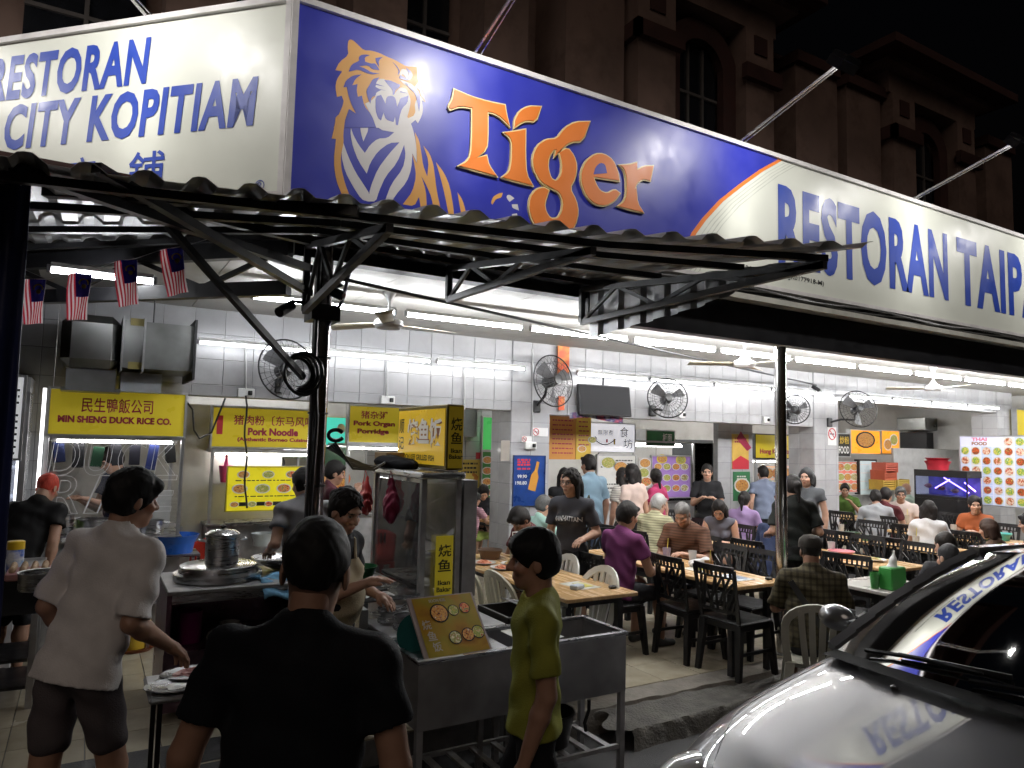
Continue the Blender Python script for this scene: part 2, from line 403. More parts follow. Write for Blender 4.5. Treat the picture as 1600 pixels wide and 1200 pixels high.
# ================================================================ front: fascia, poles, truss of the cut corner
fa = thing('fascia', 'long matt black fascia beam under the main signboard', 'fascia', (8.8, 4.56, 3.0))
q = MB(); q.b2((3.33, 4.50, 3.02), (17.5, 4.62, 3.36)); q.build('beam', BLKM(), fa)
q = MB(); q.b2((1.05, 4.50, 3.185), (3.32, 4.62, 3.29)); q.build('beam', BLKM(), fa)
q = MB(); q.b2((3.3, 4.38, 3.365), (17.5, 4.64, 3.415)); q.build('ledge', mat('pale ledge', (.5, .49, .44), .6, dirt=.5), fa)
q = MB(); q.b2((1.05, 4.56, 3.42), (17.5, 4.60, 3.56)); q.build('backing', mat('dark void board', (.02, .02, .02), .8), fa)
q = MB()
for k in range(3): q.tube([(3.6+i*.45, 4.52-.02*k, 3.47+.02*math.sin(i*1.3+k*2)+.012*k) for i in range(30)], .009, 5)
q.build('cable', BLKP(), fa)
pr = MB(); pr.tube([(5.6, 4.52, FL), (5.6, 4.52, 3.0)], .053, 20); rp = thing('steel_pole', 'shiny stainless steel pole at the floor edge between the tables and the car', 'pole', (5.6, 4.52, FL)); pr.build('shaft', POLE(), rp, smooth=True)
q = MB(); q.lathe([(.055, 0), (.085, .004), (.085, .012), (.055, .016)], (5.6, 4.52, FL), 20); q.build('base_flange', STEELD(), rp)
lp = thing('steel_pole', 'dark steel pole carrying the awning trusses and coiled cable', 'pole', (1.24, 4.5, FL))
q = MB(); q.tube([(1.24, 4.5, FL), (1.24, 4.5, 3.34)], .057, 20); q.build('shaft', mat('dark steel pipe', (.34, .31, .31), .16, 1, var=.25, vscale=3, stretch=(3, 3, .3)), lp, smooth=True)
q = MB(); q.b2((1.15, 4.41, 2.78), (1.33, 4.59, 2.88)); q.build('clamp', BLKM(), lp)
for z in (2.2, 2.55, 1.75):
    q = MB(); q.lathe([(.058, -.006), (.064, -.006), (.064, .006), (.058, .006)], (1.24, 4.5, z), 16); q.build('cable_tie', BLKP(), lp)
ct = thing('corner_truss', 'black steel truss along the cut corner behind the small flags', 'truss', (.2, 5.3, 2.92))
def ch(s, z): return (1.02-s*.7071, 4.48+s*.7071, z)
for z, h in ((3.215, .1), (2.965, .09)):
    q = MB(); q.bar(ch(0, z), ch(4.6, z), .06, h); q.build('chord', BLKM(), ct)
for k in range(8):
    s0 = .1+k*.52; q = MB(); q.bar(ch(s0, 2.99 if k % 2 else 3.19), ch(s0+.52, 3.19 if k % 2 else 2.99), .025, .03); q.build('web_bar', BLKM(), ct)

# ================================================================ signboards
FRAMEW = mat('white sign frame', (.62, .60, .60), .4)
CREAMS = mat('cream sign vinyl', (.66, .68, .61), .40, var=.025, vscale=3, spec=.6)
BLUES = mat('royal blue sign vinyl', (.026, .034, .36), .40, var=.05, vscale=3, spec=.7)
ORS = mat('orange sign vinyl', (.72, .20, .035), .42, var=.03); TAN = mat('tan sign vinyl', (.64, .33, .09), .42, var=.03); OUTL = mat('pale yellow outline', (.75, .62, .30), .35, var=.02)
SY = 4.50
sg = thing('signboard', 'long blue and cream signboard with tiger emblem above the restaurant front', 'signboard', (7, 4.55, 3.56))
X0, X1, Z0, Z1 = 1.0, 14.2, 3.56, 4.82
q = MB(); q.b2((X0, SY, Z0), (X1, SY+.11, Z1)); q.build('panel', CREAMS, sg)
q = MB(); q.b2((X0-.03, SY-.03, Z1), (X1, SY+.13, Z1+.04)); q.b2((X0-.04, SY-.03, Z0-.02), (X0, SY+.13, Z1)); q.b2((X0-.04, SY-.02, Z0-.035), (X1, SY+.12, Z0)); q.build('frame', FRAMEW, sg)
arc = [(880+a*.45, b*.45) for a, b in ((735, 560), (680, 590), (610, 640), (540, 695), (480, 760), (445, 808), (415, 870), (395, 925), (380, 990), (372, 1060))]
arc3 = [gy(a, b, SY) for a, b in arc]; A2 = [(float(p[0]), float(p[2])) for p in arc3]
A2 = [p for p in A2 if p[1] > Z0+.01]; A2[0] = (A2[0][0]+.05, Z1); A2.append((A2[-1][0]-.03, Z0))
def onsign(d): return lambda u, v, s: (u, SY-d if s == 0 else SY-.0005, v)
q = MB(); q.prism([(X0, Z0), (X0, Z1)]+A2, onsign(.003)); q.build('blue_field', BLUES, sg)
q = MB(); q.prism(A2+[(a+.055, b) for a, b in A2[::-1]], onsign(.005)); q.build('orange_band', ORS, sg)
for k in range(4):
    o_ = .11+.05*k; q = MB(); q.prism([(a+o_, b) for a, b in A2]+[(a+o_+.012, b) for a, b in A2[::-1]], onsign(.0025)); q.build('contour_line', mat('pale grey line', (.50, .52, .47), .4), sg)
def px2(pts, k, ox, oy): 
    r = []
    for a, b in pts:
        p = gy(ox+a/k, oy+b/k, SY); r.append((float(p[0]), float(p[2])))
    return r
def smooth_poly(P_, n=1):
    for _ in range(n):
        o = []
        for i in range(len(P_)):
            a, b, c = np.array(P_[i-1]), np.array(P_[i]), np.array(P_[(i+1) % len(P_)])
            u, v = a-b, c-b; cosang = u@v/(np.linalg.norm(u)*np.linalg.norm(v)+1e-9)
            if cosang < -.25: o += [tuple(b+u*.22), tuple(b+v*.22)]
            else: o.append(tuple(b))
        P_ = o
    return P_
def art(name, pts, k, ox, oy, m_, d, sm=1):
    q = MB(); q.prism(smooth_poly(px2(pts, k, ox, oy), sm), onsign(d)); q.build(name, m_, em)
em = bpy.data.objects.new('tiger_emblem', None); em.empty_display_size = .05; col.objects.link(em); em.parent = sg; em.location = WM(sg).inverted()@Vector((2, SY, 3.6))
PA = (8, 500, 50); PB = (1600/240, 500, 180)
def B2A(pts): return [((500+a/PB[0]-500)*8, (180+b/PB[0]-50)*8) for a, b in pts]
WH = mat('white sign vinyl', (.62, .60, .60), .42, var=.02)
# head, mane and back in tan
art('head', [(370, 95), (410, 105), (470, 160), (545, 232), (640, 235), (740, 265), (830, 310), (930, 350), (1010, 395), (1070, 430), (1205, 435), (1215, 500), (1212, 580), (1250, 660), (1290, 760), (1315, 880), (1270, 860), (1285, 960), (1270, 1050), (1220, 1145), (1190, 1100), (1120, 1160), (1140, 1200), (700, 1200), (640, 1040), (550, 930), (520, 800), (470, 815), (455, 740), (465, 655), (400, 670), (330, 690), (355, 800), (395, 920), (450, 1025), (360, 965), (310, 1100), (290, 1200), (170, 1200), (215, 1080), (300, 880), (270, 800), (210, 815), (190, 700), (205, 600), (275, 495), (190, 480), (240, 380), (355, 290), (343, 200), (350, 120)], *PA, TAN, .004)
art('muzzle', [(735, 590), (810, 590), (850, 660), (900, 730), (920, 790), (960, 730), (1010, 690), (1080, 720), (1110, 790), (1130, 860), (1120, 950), (1080, 1090), (1190, 1040), (1180, 880), (1250, 800), (1315, 880), (1270, 860), (1285, 960), (1270, 1050), (1220, 1145), (1190, 1100), (1120, 1160), (1140, 1200), (700, 1200), (660, 1080), (590, 960), (560, 900), (640, 860), (700, 800), (640, 700), (690, 650)], *PA, WH, .0055)
art('brow_patch', [(1020, 460), (1090, 480), (1110, 560), (1095, 600), (1030, 530), (990, 560), (1000, 500)], *PA, WH, .0055)
art('cheek_patch', [(990, 600), (1060, 620), (1140, 650), (1180, 690), (1230, 620), (1285, 770), (1310, 860), (1255, 800), (1240, 720), (1150, 690), (1060, 670)], *PA, WH, .0056)
# body shapes
art('back_stripe', [(165, 0), (265, 0), (240, 200), (245, 290), (215, 420), (220, 560), (260, 720), (315, 860), (330, 1000), (280, 1000), (230, 840), (165, 680), (140, 480), (165, 250), (120, 245), (150, 120)], *PB, TAN, .0047)
art('chest', [(320, 135), (345, 210), (400, 310), (465, 395), (520, 310), (600, 245), (700, 240), (770, 180), (610, 150), (580, 60), (620, 80), (780, 80), (820, 0), (900, 0), (960, 120), (1000, 300), (1010, 500), (960, 400), (950, 560), (900, 700), (780, 840), (700, 980), (640, 1000), (680, 880), (740, 720), (860, 560), (890, 420), (875, 310), (800, 500), (680, 640), (610, 800), (580, 900), (500, 900), (520, 760), (600, 560), (720, 400), (825, 285), (720, 290), (600, 380), (520, 500), (485, 610), (400, 480), (340, 330), (315, 200)], *PB, WH, .0042)
art('chest_stripe', [(240, 285), (290, 430), (370, 600), (450, 720), (520, 830), (500, 900), (430, 880), (340, 740), (260, 590), (220, 420)], *PB, WH, .0042)
art('diamond', [(430, 40), (480, 90), (505, 150), (450, 275), (425, 190), (415, 110)], *PB, WH, .0042)
art('flank', [(985, 180), (1030, 260), (1055, 400), (1070, 520), (1115, 640), (1130, 480), (1075, 320), (1140, 400), (1180, 520), (1195, 640), (1215, 800), (1255, 980), (1260, 1080), (1200, 1080), (1160, 860), (1110, 740), (1050, 630), (1100, 780), (1110, 950), (1110, 1060), (1060, 1060), (1030, 850), (980, 950), (860, 930), (960, 800), (1000, 640), (980, 500), (955, 400), (1005, 500), (1000, 300)], *PB, TAN, .0042)
art('flank_stripe', [(1205, 490), (1290, 600), (1350, 740), (1390, 980), (1395, 1080), (1345, 1080), (1300, 840), (1250, 640)], *PB, TAN, .0042)
art('flank_stripe', [(1430, 805), (1480, 880), (1510, 980), (1530, 1080), (1480, 1080), (1455, 960)], *PB, TAN, .0042)
# blue markings of the face
art('marking', [(480, 330), (500, 295), (560, 285), (620, 295), (555, 320), (560, 375), (630, 400), (690, 395), (740, 480), (650, 470), (600, 420), (480, 430), (560, 460), (640, 510), (740, 520), (660, 535), (580, 520), (480, 470), (355, 500), (390, 410), (490, 365)], *PA, BLUES, .0065)
art('marking', [(690, 330), (780, 318), (730, 360), (735, 440), (700, 380)], *PA, BLUES, .0065)
art('marking', [(905, 380), (960, 430), (1000, 500), (970, 545), (980, 480), (940, 420)], *PA, BLUES, .0065)
art('marking', [(1070, 450), (1140, 500), (1155, 560), (1110, 610), (1030, 600), (985, 580), (1000, 540), (1090, 590), (1115, 540)], *PA, BLUES, .0065)
art('marking', [(515, 535), (440, 590), (400, 670), (465, 655), (455, 740), (470, 815), (520, 800), (550, 930), (640, 1040), (700, 1200), (300, 1200), (330, 1050), (365, 970), (450, 1025), (395, 920), (350, 790), (335, 690), (290, 695), (320, 610), (400, 550)], *PA, BLUES, .006)
art('nose', [(800, 605), (870, 608), (940, 640), (1000, 665), (985, 700), (940, 730), (925, 790), (905, 790), (900, 720), (860, 680)], *PA, BLUES, .0068)
art('mouth', [(690, 810), (760, 790), (790, 850), (815, 900), (830, 810), (900, 800), (940, 830), (960, 940), (990, 870), (1000, 830), (1100, 800), (1090, 890), (1020, 960), (990, 1060), (970, 1170), (945, 1165), (935, 1060), (915, 1130), (820, 1100), (790, 1010), (760, 1110), (720, 1080), (690, 980)], *PA, BLUES, .0066)
art('marking', [(655, 590), (740, 572), (700, 630), (690, 690), (760, 730), (700, 760), (690, 800), (640, 820), (625, 900), (590, 820), (575, 730), (620, 660)], *PA, BLUES, .0067)
art('marking', [(680, 645), (800, 685), (690, 665)], *PA, BLUES, .0069, 0); art('marking', [(640, 700), (820, 735), (650, 715)], *PA, BLUES, .0069, 0); art('marking', [(1000, 745), (1090, 770), (1000, 758)], *PA, BLUES, .0069, 0)
art('marking', [(1060, 640), (1180, 690), (1240, 760), (1250, 870), (1235, 1000), (1215, 900), (1190, 780), (1120, 710)], *PA, BLUES, .0068)
PC = (1600/360, 680, 130)
for pts in ([(385, 830), (400, 790), (440, 765), (467, 762), (460, 795), (420, 805), (395, 845)],):
    art('tail_tip', pts, *PC, TAN, .0042)
for pts in ([(495, 780), (515, 775), (548, 800), (515, 825), (495, 800)], [(530, 842), (570, 842), (580, 885), (535, 868)], [(530, 910), (565, 905), (580, 950), (535, 940)]):
    art('tail_ring', pts, *PC, WH, .0042)
# big orange logotype letters, raised
LT = {'T': [[(125, 55), (240, 105), (360, 140), (472, 162), (480, 220), (505, 305), (450, 245), (400, 215), (352, 205), (352, 380), (345, 460), (275, 528), (345, 512), (360, 580), (415, 652), (280, 612), (155, 580), (205, 558), (240, 510), (248, 350), (248, 180), (170, 165), (95, 188), (85, 170), (112, 120)]],
 'i': [[(540, 315), (545, 260), (580, 200), (640, 170), (722, 172), (685, 272), (620, 265), (575, 285)], [(468, 352), (540, 345), (615, 330), (612, 500), (620, 640), (665, 716), (560, 688), (455, 660), (505, 625), (520, 560), (525, 430), (510, 385)]],
 'g': [[(835, 395), (760, 400), (700, 440), (668, 520), (672, 600), (720, 690), (800, 735), (850, 760), (880, 830), (870, 900), (840, 945), (790, 950), (755, 900), (745, 840), (775, 750), (740, 732), (690, 745), (650, 800), (642, 880), (665, 960), (720, 1030), (800, 1075), (900, 1060), (960, 990), (980, 900), (965, 820), (920, 735), (960, 660), (970, 580), (950, 510), (908, 458), (852, 488), (872, 560), (868, 640), (830, 690), (790, 670), (768, 590), (775, 520), (808, 468), (830, 466), (820, 515), (870, 455), (930, 412), (1010, 408), (1060, 275), (960, 280), (890, 318)]],
 'e': [[(1085, 655), (1264, 682), (1255, 620), (1220, 540), (1160, 500), (1100, 500), (1040, 545), (1005, 620), (1005, 700), (1040, 790), (1100, 845), (1170, 855), (1235, 820), (1268, 770), (1235, 745), (1180, 775), (1130, 755), (1098, 700)]],
 'r': [[(1270, 575), (1330, 575), (1385, 560), (1388, 610), (1440, 585), (1500, 582), (1480, 682), (1430, 670), (1385, 700), (1370, 745), (1382, 735), (1390, 840), (1432, 902), (1340, 880), (1258, 858), (1300, 830), (1320, 780), (1318, 660), (1300, 600)]]}
def off_poly(P_, d):
    A = sum(P_[i-1][0]*P_[i][1]-P_[i][0]*P_[i-1][1] for i in range(len(P_))); sgn = 1 if A > 0 else -1; o = []
    for i in range(len(P_)):
        a, b, c = np.array(P_[i-1]), np.array(P_[i]), np.array(P_[(i+1) % len(P_)])
        n1 = np.array([(b-a)[1], -(b-a)[0]]); n2 = np.array([(c-b)[1], -(c-b)[0]]); n1 /= np.linalg.norm(n1)+1e-9; n2 /= np.linalg.norm(n2)+1e-9
        nn = n1+n2; L_ = np.linalg.norm(nn); nn = nn/(L_+1e-9); k = min(1.6, 1/max(.35, L_/2)); o.append(tuple(b+sgn*nn*d*k))
    return o
EHOLE = [(1085, 640), (1098, 590), (1130, 560), (1165, 570), (1178, 632)]
for L_, polys in LT.items():
    lt = bpy.data.objects.new('logotype_letter', None); lt.empty_display_size = .05; col.objects.link(lt); lt.parent = sg
    for pts in polys:
        pp = px2(pts, *PC)
        pp = [p for p in pp]
        pp = smooth_poly(pp, 1)
        q = MB(); q.prism(off_poly(pp, .011), onsign(.022)); q.build('outline', OUTL, lt)
        q = MB(); q.prism(pp, onsign(.028)); q.build('face', ORS, lt)
    if L_ == 'e':
        q = MB(); q.prism(smooth_poly(px2(EHOLE, *PC), 1), onsign(.030)); q.build('counter', BLUES, lt)
def signbox(corners, plane):
    """corners tl,tr,bl,br in pixels -> F(u,v) on a plane function"""
    tl, tr, bl, br = [np.array(plane(*c)) for c in corners]
    return lambda u, v: tuple((bl*(1-u)+br*u)*(1-v)+(tl*(1-u)+tr*u)*v)
# RESTORAN TAIPAN on the main board, letters straight on the sign plane
def boxF(x0, z0, x1, z1, y): return lambda u, v: (x0+(x1-x0)*u, y, z0+(z1-z0)*v)
a_ = gy(1215, 292, SY); b_ = gy(1482, 472, SY); c_ = gy(1494, 385, SY)
zt, zb = 4.585, 3.80
lettering('RESTORAN', boxF(float(a_[0]), zb-.02, float(b_[0]), zt, SY-.004), BLUE(), sg, bold=.04, space=1.10)
lettering('TAIPAN', boxF(float(c_[0]), zb-.02, float(c_[0])+2.55, zt-.0, SY-.004), BLUE(), sg, bold=.04, space=1.10)
a_ = gy(1205, 437, SY); b_ = gy(1287, 456, SY)
lettering('202503141530 (JR0177918-M)', boxF(float(a_[0])-.35, 3.655, float(b_[0]), 3.715, SY-.004), BLACK(), sg, bold=.01)
# sign on the cut corner
def gc(px, py): return _pl(px, py, (1, 1, 0), 5.5)
def ch2(s, z, d=0): return (1.0-s*.7071-d*.7071, 4.5+s*.7071-d*.7071, z)
cs = thing('signboard', 'cream signboard with blue coffee shop lettering on the cut corner at the left', 'signboard', (.2, 5.3, 3.56))
q = MB(); o8 = [ch2(.07, 3.58), ch2(3.6, 3.58), ch2(3.6, 4.83), ch2(.07, 4.83)]
q.add([ch2(s, z, d) for d in (0, -.11) for s, z in ((.07, 3.58), (3.6, 3.58), (3.6, 4.83), (.07, 4.83))], [(0, 1, 2, 3), (7, 6, 5, 4), (0, 4, 5, 1), (1, 5, 6, 2), (2, 6, 7, 3), (3, 7, 4, 0)]); q.build('panel', CREAMS, cs)
def cbar(s0, s1, z0, z1): 
    return [ch2(s, z, d) for d in (.03, -.13) for s, z in ((s0, z0), (s1, z0), (s1, z1), (s0, z1))]
q = MB()
for a_ in ((.03, 3.6, 4.83, 4.87), (.03, .07, 3.55, 4.83), (.07, 3.6, 3.55, 3.58)): q.add(cbar(*a_), [(0, 1, 2, 3), (7, 6, 5, 4), (0, 4, 5, 1), (1, 5, 6, 2), (2, 6, 7, 3), (3, 7, 4, 0)])
q.build('frame', FRAMEW, cs)
def chF(s0, z0, s1, z1, d=.004): return lambda u, v: ch2(s0+(s1-s0)*u, z0+(z1-z0)*v, d)
def cs_s(px, py): p = gc(px, py); return float((1.0-p[0])/.7071), float(p[2])
sR, _ = cs_s(234, 110); sL, _ = cs_s(2, 150)
lettering('RESTORAN', chF(sL+.12, 4.40, sR, 4.735), BLUE(), cs, bold=.036, space=1.10, shear=.12)
s1_, _ = cs_s(403, 150); s0_, _ = cs_s(8, 200)
lettering('CITY KOPITIAM', chF(s0_, 4.03, s1_, 4.365), BLUE(), cs, bold=.036, space=1.10, shear=.12)
sA, _ = cs_s(258, 240); sB, _ = cs_s(203, 245)
lettering('鋪', chF(sB, 3.64, sA, 3.93), BLUE(), cs, bold=.01)
sA, _ = cs_s(150, 250); sB, _ = cs_s(105, 250); lettering('店', chF(sB, 3.64, sA, 3.93), BLUE(), cs, bold=.01)
sA, _ = cs_s(414, 283); lettering('®', chF(sA+.07, 3.60, sA, 3.67), BLUE(), cs, bold=.0)
# floodlight arms above the signs
def flood(base, out, label, power):
    b = Vector(base); e = b+Vector(out)
    t = thing('floodlight', label, 'floodlight', b, group='floodlights above the signboards')
    q = MB(); q.tube([b, e], .013, 6); q.tube([b+Vector((.05, 0, 0)), e+Vector((.0, 0, -.03))], .006, 5); q.build('arm', STEEL(), t)
    q = MB(); d = Vector((-out[0], -out[1], -1.1)).normalized(); x = Vector((0, 0, 1)).cross(d).normalized(); z = d.cross(x)
    rot = Matrix((x, d, z)).transposed(); q.box(e, (.2, .05, .15), rot, bev=.01); q.build('housing', BLKM(), t)
    q = MB(); q.box(e+d*.028, (.17, .004, .12), rot); q.build('lens', mat('lit floodlight lens', (1, 1, 1), .3, var=0, emit=3, ecol=(1, .97, .92)), t)
    q = MB()
    for a_, b_, w1, h1 in ((.101, 0, .004, .15), (-.101, 0, .004, .15), (0, -.077, .2, .004)): q.box(e+d*.055+x*a_+z*b_, (w1, .075, h1), rot)
    q.build('visor', BLKM(), t)
    l = bpy.data.lights.new('floodlight_beam', 'SPOT'); l.energy = power; l.spot_size = R(165); l.spot_blend = .7; l.shadow_soft_size = .07; l.color = (1, .97, .93)
    lo = bpy.data.objects.new('floodlight_beam', l); col.objects.link(lo); lo.parent = t; lo.location = (e+d*.035)-b; lo.rotation_euler = d.to_track_quat('-Z', 'Y').to_euler()
FLP = 165
for k, (x, lb) in enumerate(((2.26, 'floodlight arm above the tiger emblem'), (5.03, 'floodlight arm above the orange arc of the signboard'), (7.8, 'floodlight arm at the right above the blue lettering'), (10.57, 'floodlight arm farthest right above the signboard'))):
    flood((x, 4.5, 4.86), (0, -1.1, .30), lb, FLP)
def plane_s(p): return (1.0-p[0])/.7071*.5+(p[1]-4.5)/.7071*.5
def flood_c(px, py, label):
    g = gc(px, py); r_ = np.array([-.7071, .7071, 0]); s = (g-np.array([1, 4.5, 0]))@r_; c0 = (CAMP-np.array([1, 4.5, 0]))@r_; sl_ = c0+(s-c0)/.78
    flood(ch2(sl_, 4.87, 0), (-.7071*1.1, -.7071*1.1, .30), label, FLP)
flood_c(385, 140, 'floodlight arm above the right end of the corner signboard'); flood_c(40, 150, 'floodlight arm above the left part of the corner signboard')

# ================================================================ awning of corrugated sheets
CORR = mat('weathered zinc sheet', (.50, .50, .51), .36, .25, var=.3, vscale=2.5, dirt=.45, bump=.06, bscale=12)
aw = thing('awning', 'dark corrugated metal awning on black steel trusses over the stall front', 'awning', (1, 3.6, 3.0))
FE = [(-2.2, 3.35), (-.33, 3.08), (1.02, 3.0), (2.19, 2.72), (3.18, 2.30), (3.5, 2.1)]
def yf(x): return float(np.interp(x, [a for a, b in FE], [b for a, b in FE]))
def yi(x): return 4.47 if x > 1.0 else 5.44-x
def zs(x, t): return 3.315-(.255+.055*max(0, min(1, (1-x)/1.0)))*t
def corr(x, pitch=.19, h=.034):
    u = (x/pitch) % 1
    return h*(0 if u < .45 else (u-.45)/.12 if u < .57 else 1 if u < .85 else (1-u)/.15)
xs = []; x = -2.2
while x < 3.36:
    xs.append(x); x += .19/8
def sheet(xa, xb, lift):
    q = MB(); X_ = [x for x in xs if xa-1e-6 <= x <= xb+1e-6]; n = len(X_)
    o = []
    for t in (0, .33, .66, 1):
        for x in X_: o.append((x, yi(x)+(yf(x)-.05-yi(x))*t, zs(x, t)+corr(x)+lift))
    for t in (0, .33, .66, 1):
        for x in X_: o.append((x, yi(x)+(yf(x)-.05-yi(x))*t, zs(x, t)+corr(x)+lift+.0025))
    f = [(r*n+i, r*n+i+1, (r+1)*n+i+1, (r+1)*n+i) for r in range(3) for i in range(n-1)]
    f += [(4*n+r*n+i, 4*n+(r+1)*n+i, 4*n+(r+1)*n+i+1, 4*n+r*n+i+1) for r in range(3) for i in range(n-1)]
    f += [(3*n+i, 3*n+i+1, 7*n+i+1, 7*n+i) for i in range(n-1)]
    q.add(o, f); q.build('roof_sheet', CORR, aw, smooth=20)
k = 0; x = -2.2
while x < 3.3:
    sheet(x, x+.95+.02, .004*(k % 2)); x += .95; k += 1
for t in (.06, .38, .70, .95):
    q = MB(); X_ = [-2.1, -.33, 1.02, 2.19, 3.28]
    for a, b in zip(X_, X_[1:]): q.bar((a, yi(a)+(yf(a)-yi(a))*t, zs(a, t)-.03), (b, yi(b)+(yf(b)-yi(b))*t, zs(b, t)-.03), .035, .035)
    q.build('purlin', BLKM(), aw)
def truss(x, zin, yend):
    tr_ = bpy.data.objects.new('truss', None); tr_.empty_display_size = .05; tr_.parent = aw; col.objects.link(tr_)
    a0 = Vector((x, 4.46, 3.24)); a1 = Vector((x, yend, zs(x, 1)-.06)); b0 = Vector((x, 4.46, zin)); GM = mat('grey steel angle', (.09, .09, .092), .45, .5, var=.25)
    for nm, p, r_ in (('top_chord', a0, a1), ('bottom_chord', b0, a1), ('upright', b0, a0)):
        q = MB(); q.bar(p, r_, .035, .04); q.build(nm, GM, tr_)
    for k in range(4):
        t0, t1 = k*.2, (k+1)*.2; p = b0.lerp(a1, t0) if k % 2 == 0 else a0.lerp(a1, t0); r_ = a0.lerp(a1, t1) if k % 2 == 0 else b0.lerp(a1, t1)
        q = MB(); q.bar(p, r_, .02, .025); q.build('web_bar', GM, tr_)
truss(2.1, 3.02, 2.80); truss(3.24, 2.98, 2.33); truss(1.12, 2.83, 3.02)
# hanging corrugated end panel
ep = MB(); pts = []
ys = np.linspace(4.46, 2.42, 60); zb_ = np.interp(ys, [2.42, 2.81, 3.32, 3.81, 4.46], [3.05, 3.0, 2.93, 2.90, 2.86])
o = []
for j in range(2):
    for y, zb2 in zip(ys, zb_):
        t = (4.46-y)/(4.46-2.3); o.append((3.29+corr(y, .24, .03), y, zb2 if j == 0 else 3.27-.22*t))
ep.add(o, [(i, i+1, 60+i+1, 60+i) for i in range(59)]); ep.build('end_panel', CORR, aw, smooth=20)
def strut(name, p, r_, w_=.05):
    q = MB(); q.bar(p, r_, w_, w_); q.build(name, BLKM(), aw)
strut('brace', tuple(gz(262, 352, 3.05)), tuple(gy(474, 590, 4.44)), .034)
strut('brace', tuple(gz(150, 262, 3.03)), tuple(gy(484, 458, 4.44)), .04)
strut('brace', tuple(gz(20, 262, 3.03)), tuple(gy(484, 420, 4.44)), .045)
strut('brace', (1.24, 4.46, 3.27), tuple(gz(0, 262, 3.05)), .05)
strut('brace', tuple(gz(70, 300, 3.1)), tuple(gz(560, 330, 3.05)), .045)
# navy tarpaulin rolled down at the left
tp = MB()
def tpf(u, v):
    a = gd(-75+u*125, 262+6*(1-u), 3.0); b = gd(-105+u*100, 1090, 2.9); p = a*(1-v)+b*v
    return (p[0], p[1]+.03*math.sin(u*14+v*3), p[2])
tp.grid(tpf, 26, 30); t_ = tp.build('tarpaulin', mat('navy tarpaulin', (.02, .028, .10), .38, var=.3, vscale=3, bump=.25, bscale=14), label='navy blue tarpaulin hanging from the awning at the left edge', cat='tarpaulin', smooth=True)
md = t_.modifiers.new('thick', 'SOLIDIFY'); md.thickness = .006

# ================================================================ dark upper floors
UP = mat('dusty pink plaster', (.20, .13, .105), .85, var=.2, vscale=1.2, dirt=.55); UT = mat('dark red brown trim', (.055, .022, .018), .8, var=.25, vscale=3); UG = mat('dark window glass', (.012, .013, .016), .12, var=.3, vscale=2); UF = mat('grey window frame', (.10, .09, .085), .5)
bd = thing('shophouse', 'dark pink and brown upper floors of the shophouse above the signboards', 'building', (7.6, 8.2, 3.45))
YF = 7.5
def bpart(name, lo, hi, m_=UP, bev=0):
    q = MB(); q.b2(lo, hi, bev); return q.build(name, m_, bd)
bpart('wall', (-12, YF+.5, 3.45), (16.6, 14, 8.5)); bpart('slab', (-12, 4.8, 3.455), (16.6, YF+.5, 3.6), UT)
bpart('eave', (-12.5, YF+.2, 8.501), (16.8, 14.2, 8.60), UT)
def window(x0, x1, z0, z1, y, arch=False, nm=3):
    w_ = bpy.data.objects.new('window', None); w_.empty_display_size = .05; w_.parent = bd; col.objects.link(w_)
    q = MB(); cx, r_ = (x0+x1)/2, (x1-x0)/2
    def arcpts(r, zc, n=14): return [(cx+r*math.cos(math.pi*k/n), zc+r*math.sin(math.pi*k/n)) for k in range(n+1)]
    if arch: poly = [(x0, z0), (x1, z0)]+arcpts(r_, z1-r_)
    else: poly = [(x0, z0), (x1, z0), (x1, z1), (x0, z1)]
    q.prism(poly, lambda u, v, s: (u, y+.0 if s == 0 else y+.02, v)); q.build('pane', UG, w_)
    q = MB()
    for k in range(1, nm): q.b2((x0+(x1-x0)*k/nm-.02, y-.03, z0), (x0+(x1-x0)*k/nm+.02, y-.001, z1-(r_*(.12 if k > 0 else 0) if arch else 0)))
    for k in range(1, 3): q.b2((x0, y-.034, z0+(z1-z0)*k/3-.02), (x1, y-.002, z0+(z1-z0)*k/3+.02))
    q.build('frame', UF, w_)
    if arch:
        q = MB(); o_ = arcpts(r_+.30, z1-r_); i_ = arcpts(r_, z1-r_); pl_ = [(x1, z0), (x1+.30, z0)]+o_+[(x0-.30, z0), (x0, z0)]+i_[::-1]
        q.prism(pl_, lambda u, v, s: (u, y-.16 if s == 0 else y-.04, v)); q.build('surround', UT, w_)
        q = MB(); q.b2((x0-.35, y-.42, z0-.06), (x1+.35, y-.06, z0)); q.build('sill', UT, w_)
        for k in range(9):
            q = MB(); xx = x0-.3+(x1-x0+.6)*k/8; q.b2((xx-.015, y-.40, z0), (xx+.015, y-.37, z0+.62)); q.build('railing_bar', BLKM(), w_)
        q = MB(); q.b2((x0-.34, y-.41, z0+.62), (x1+.34, y-.36, z0+.66)); q.build('rail', BLKM(), w_)
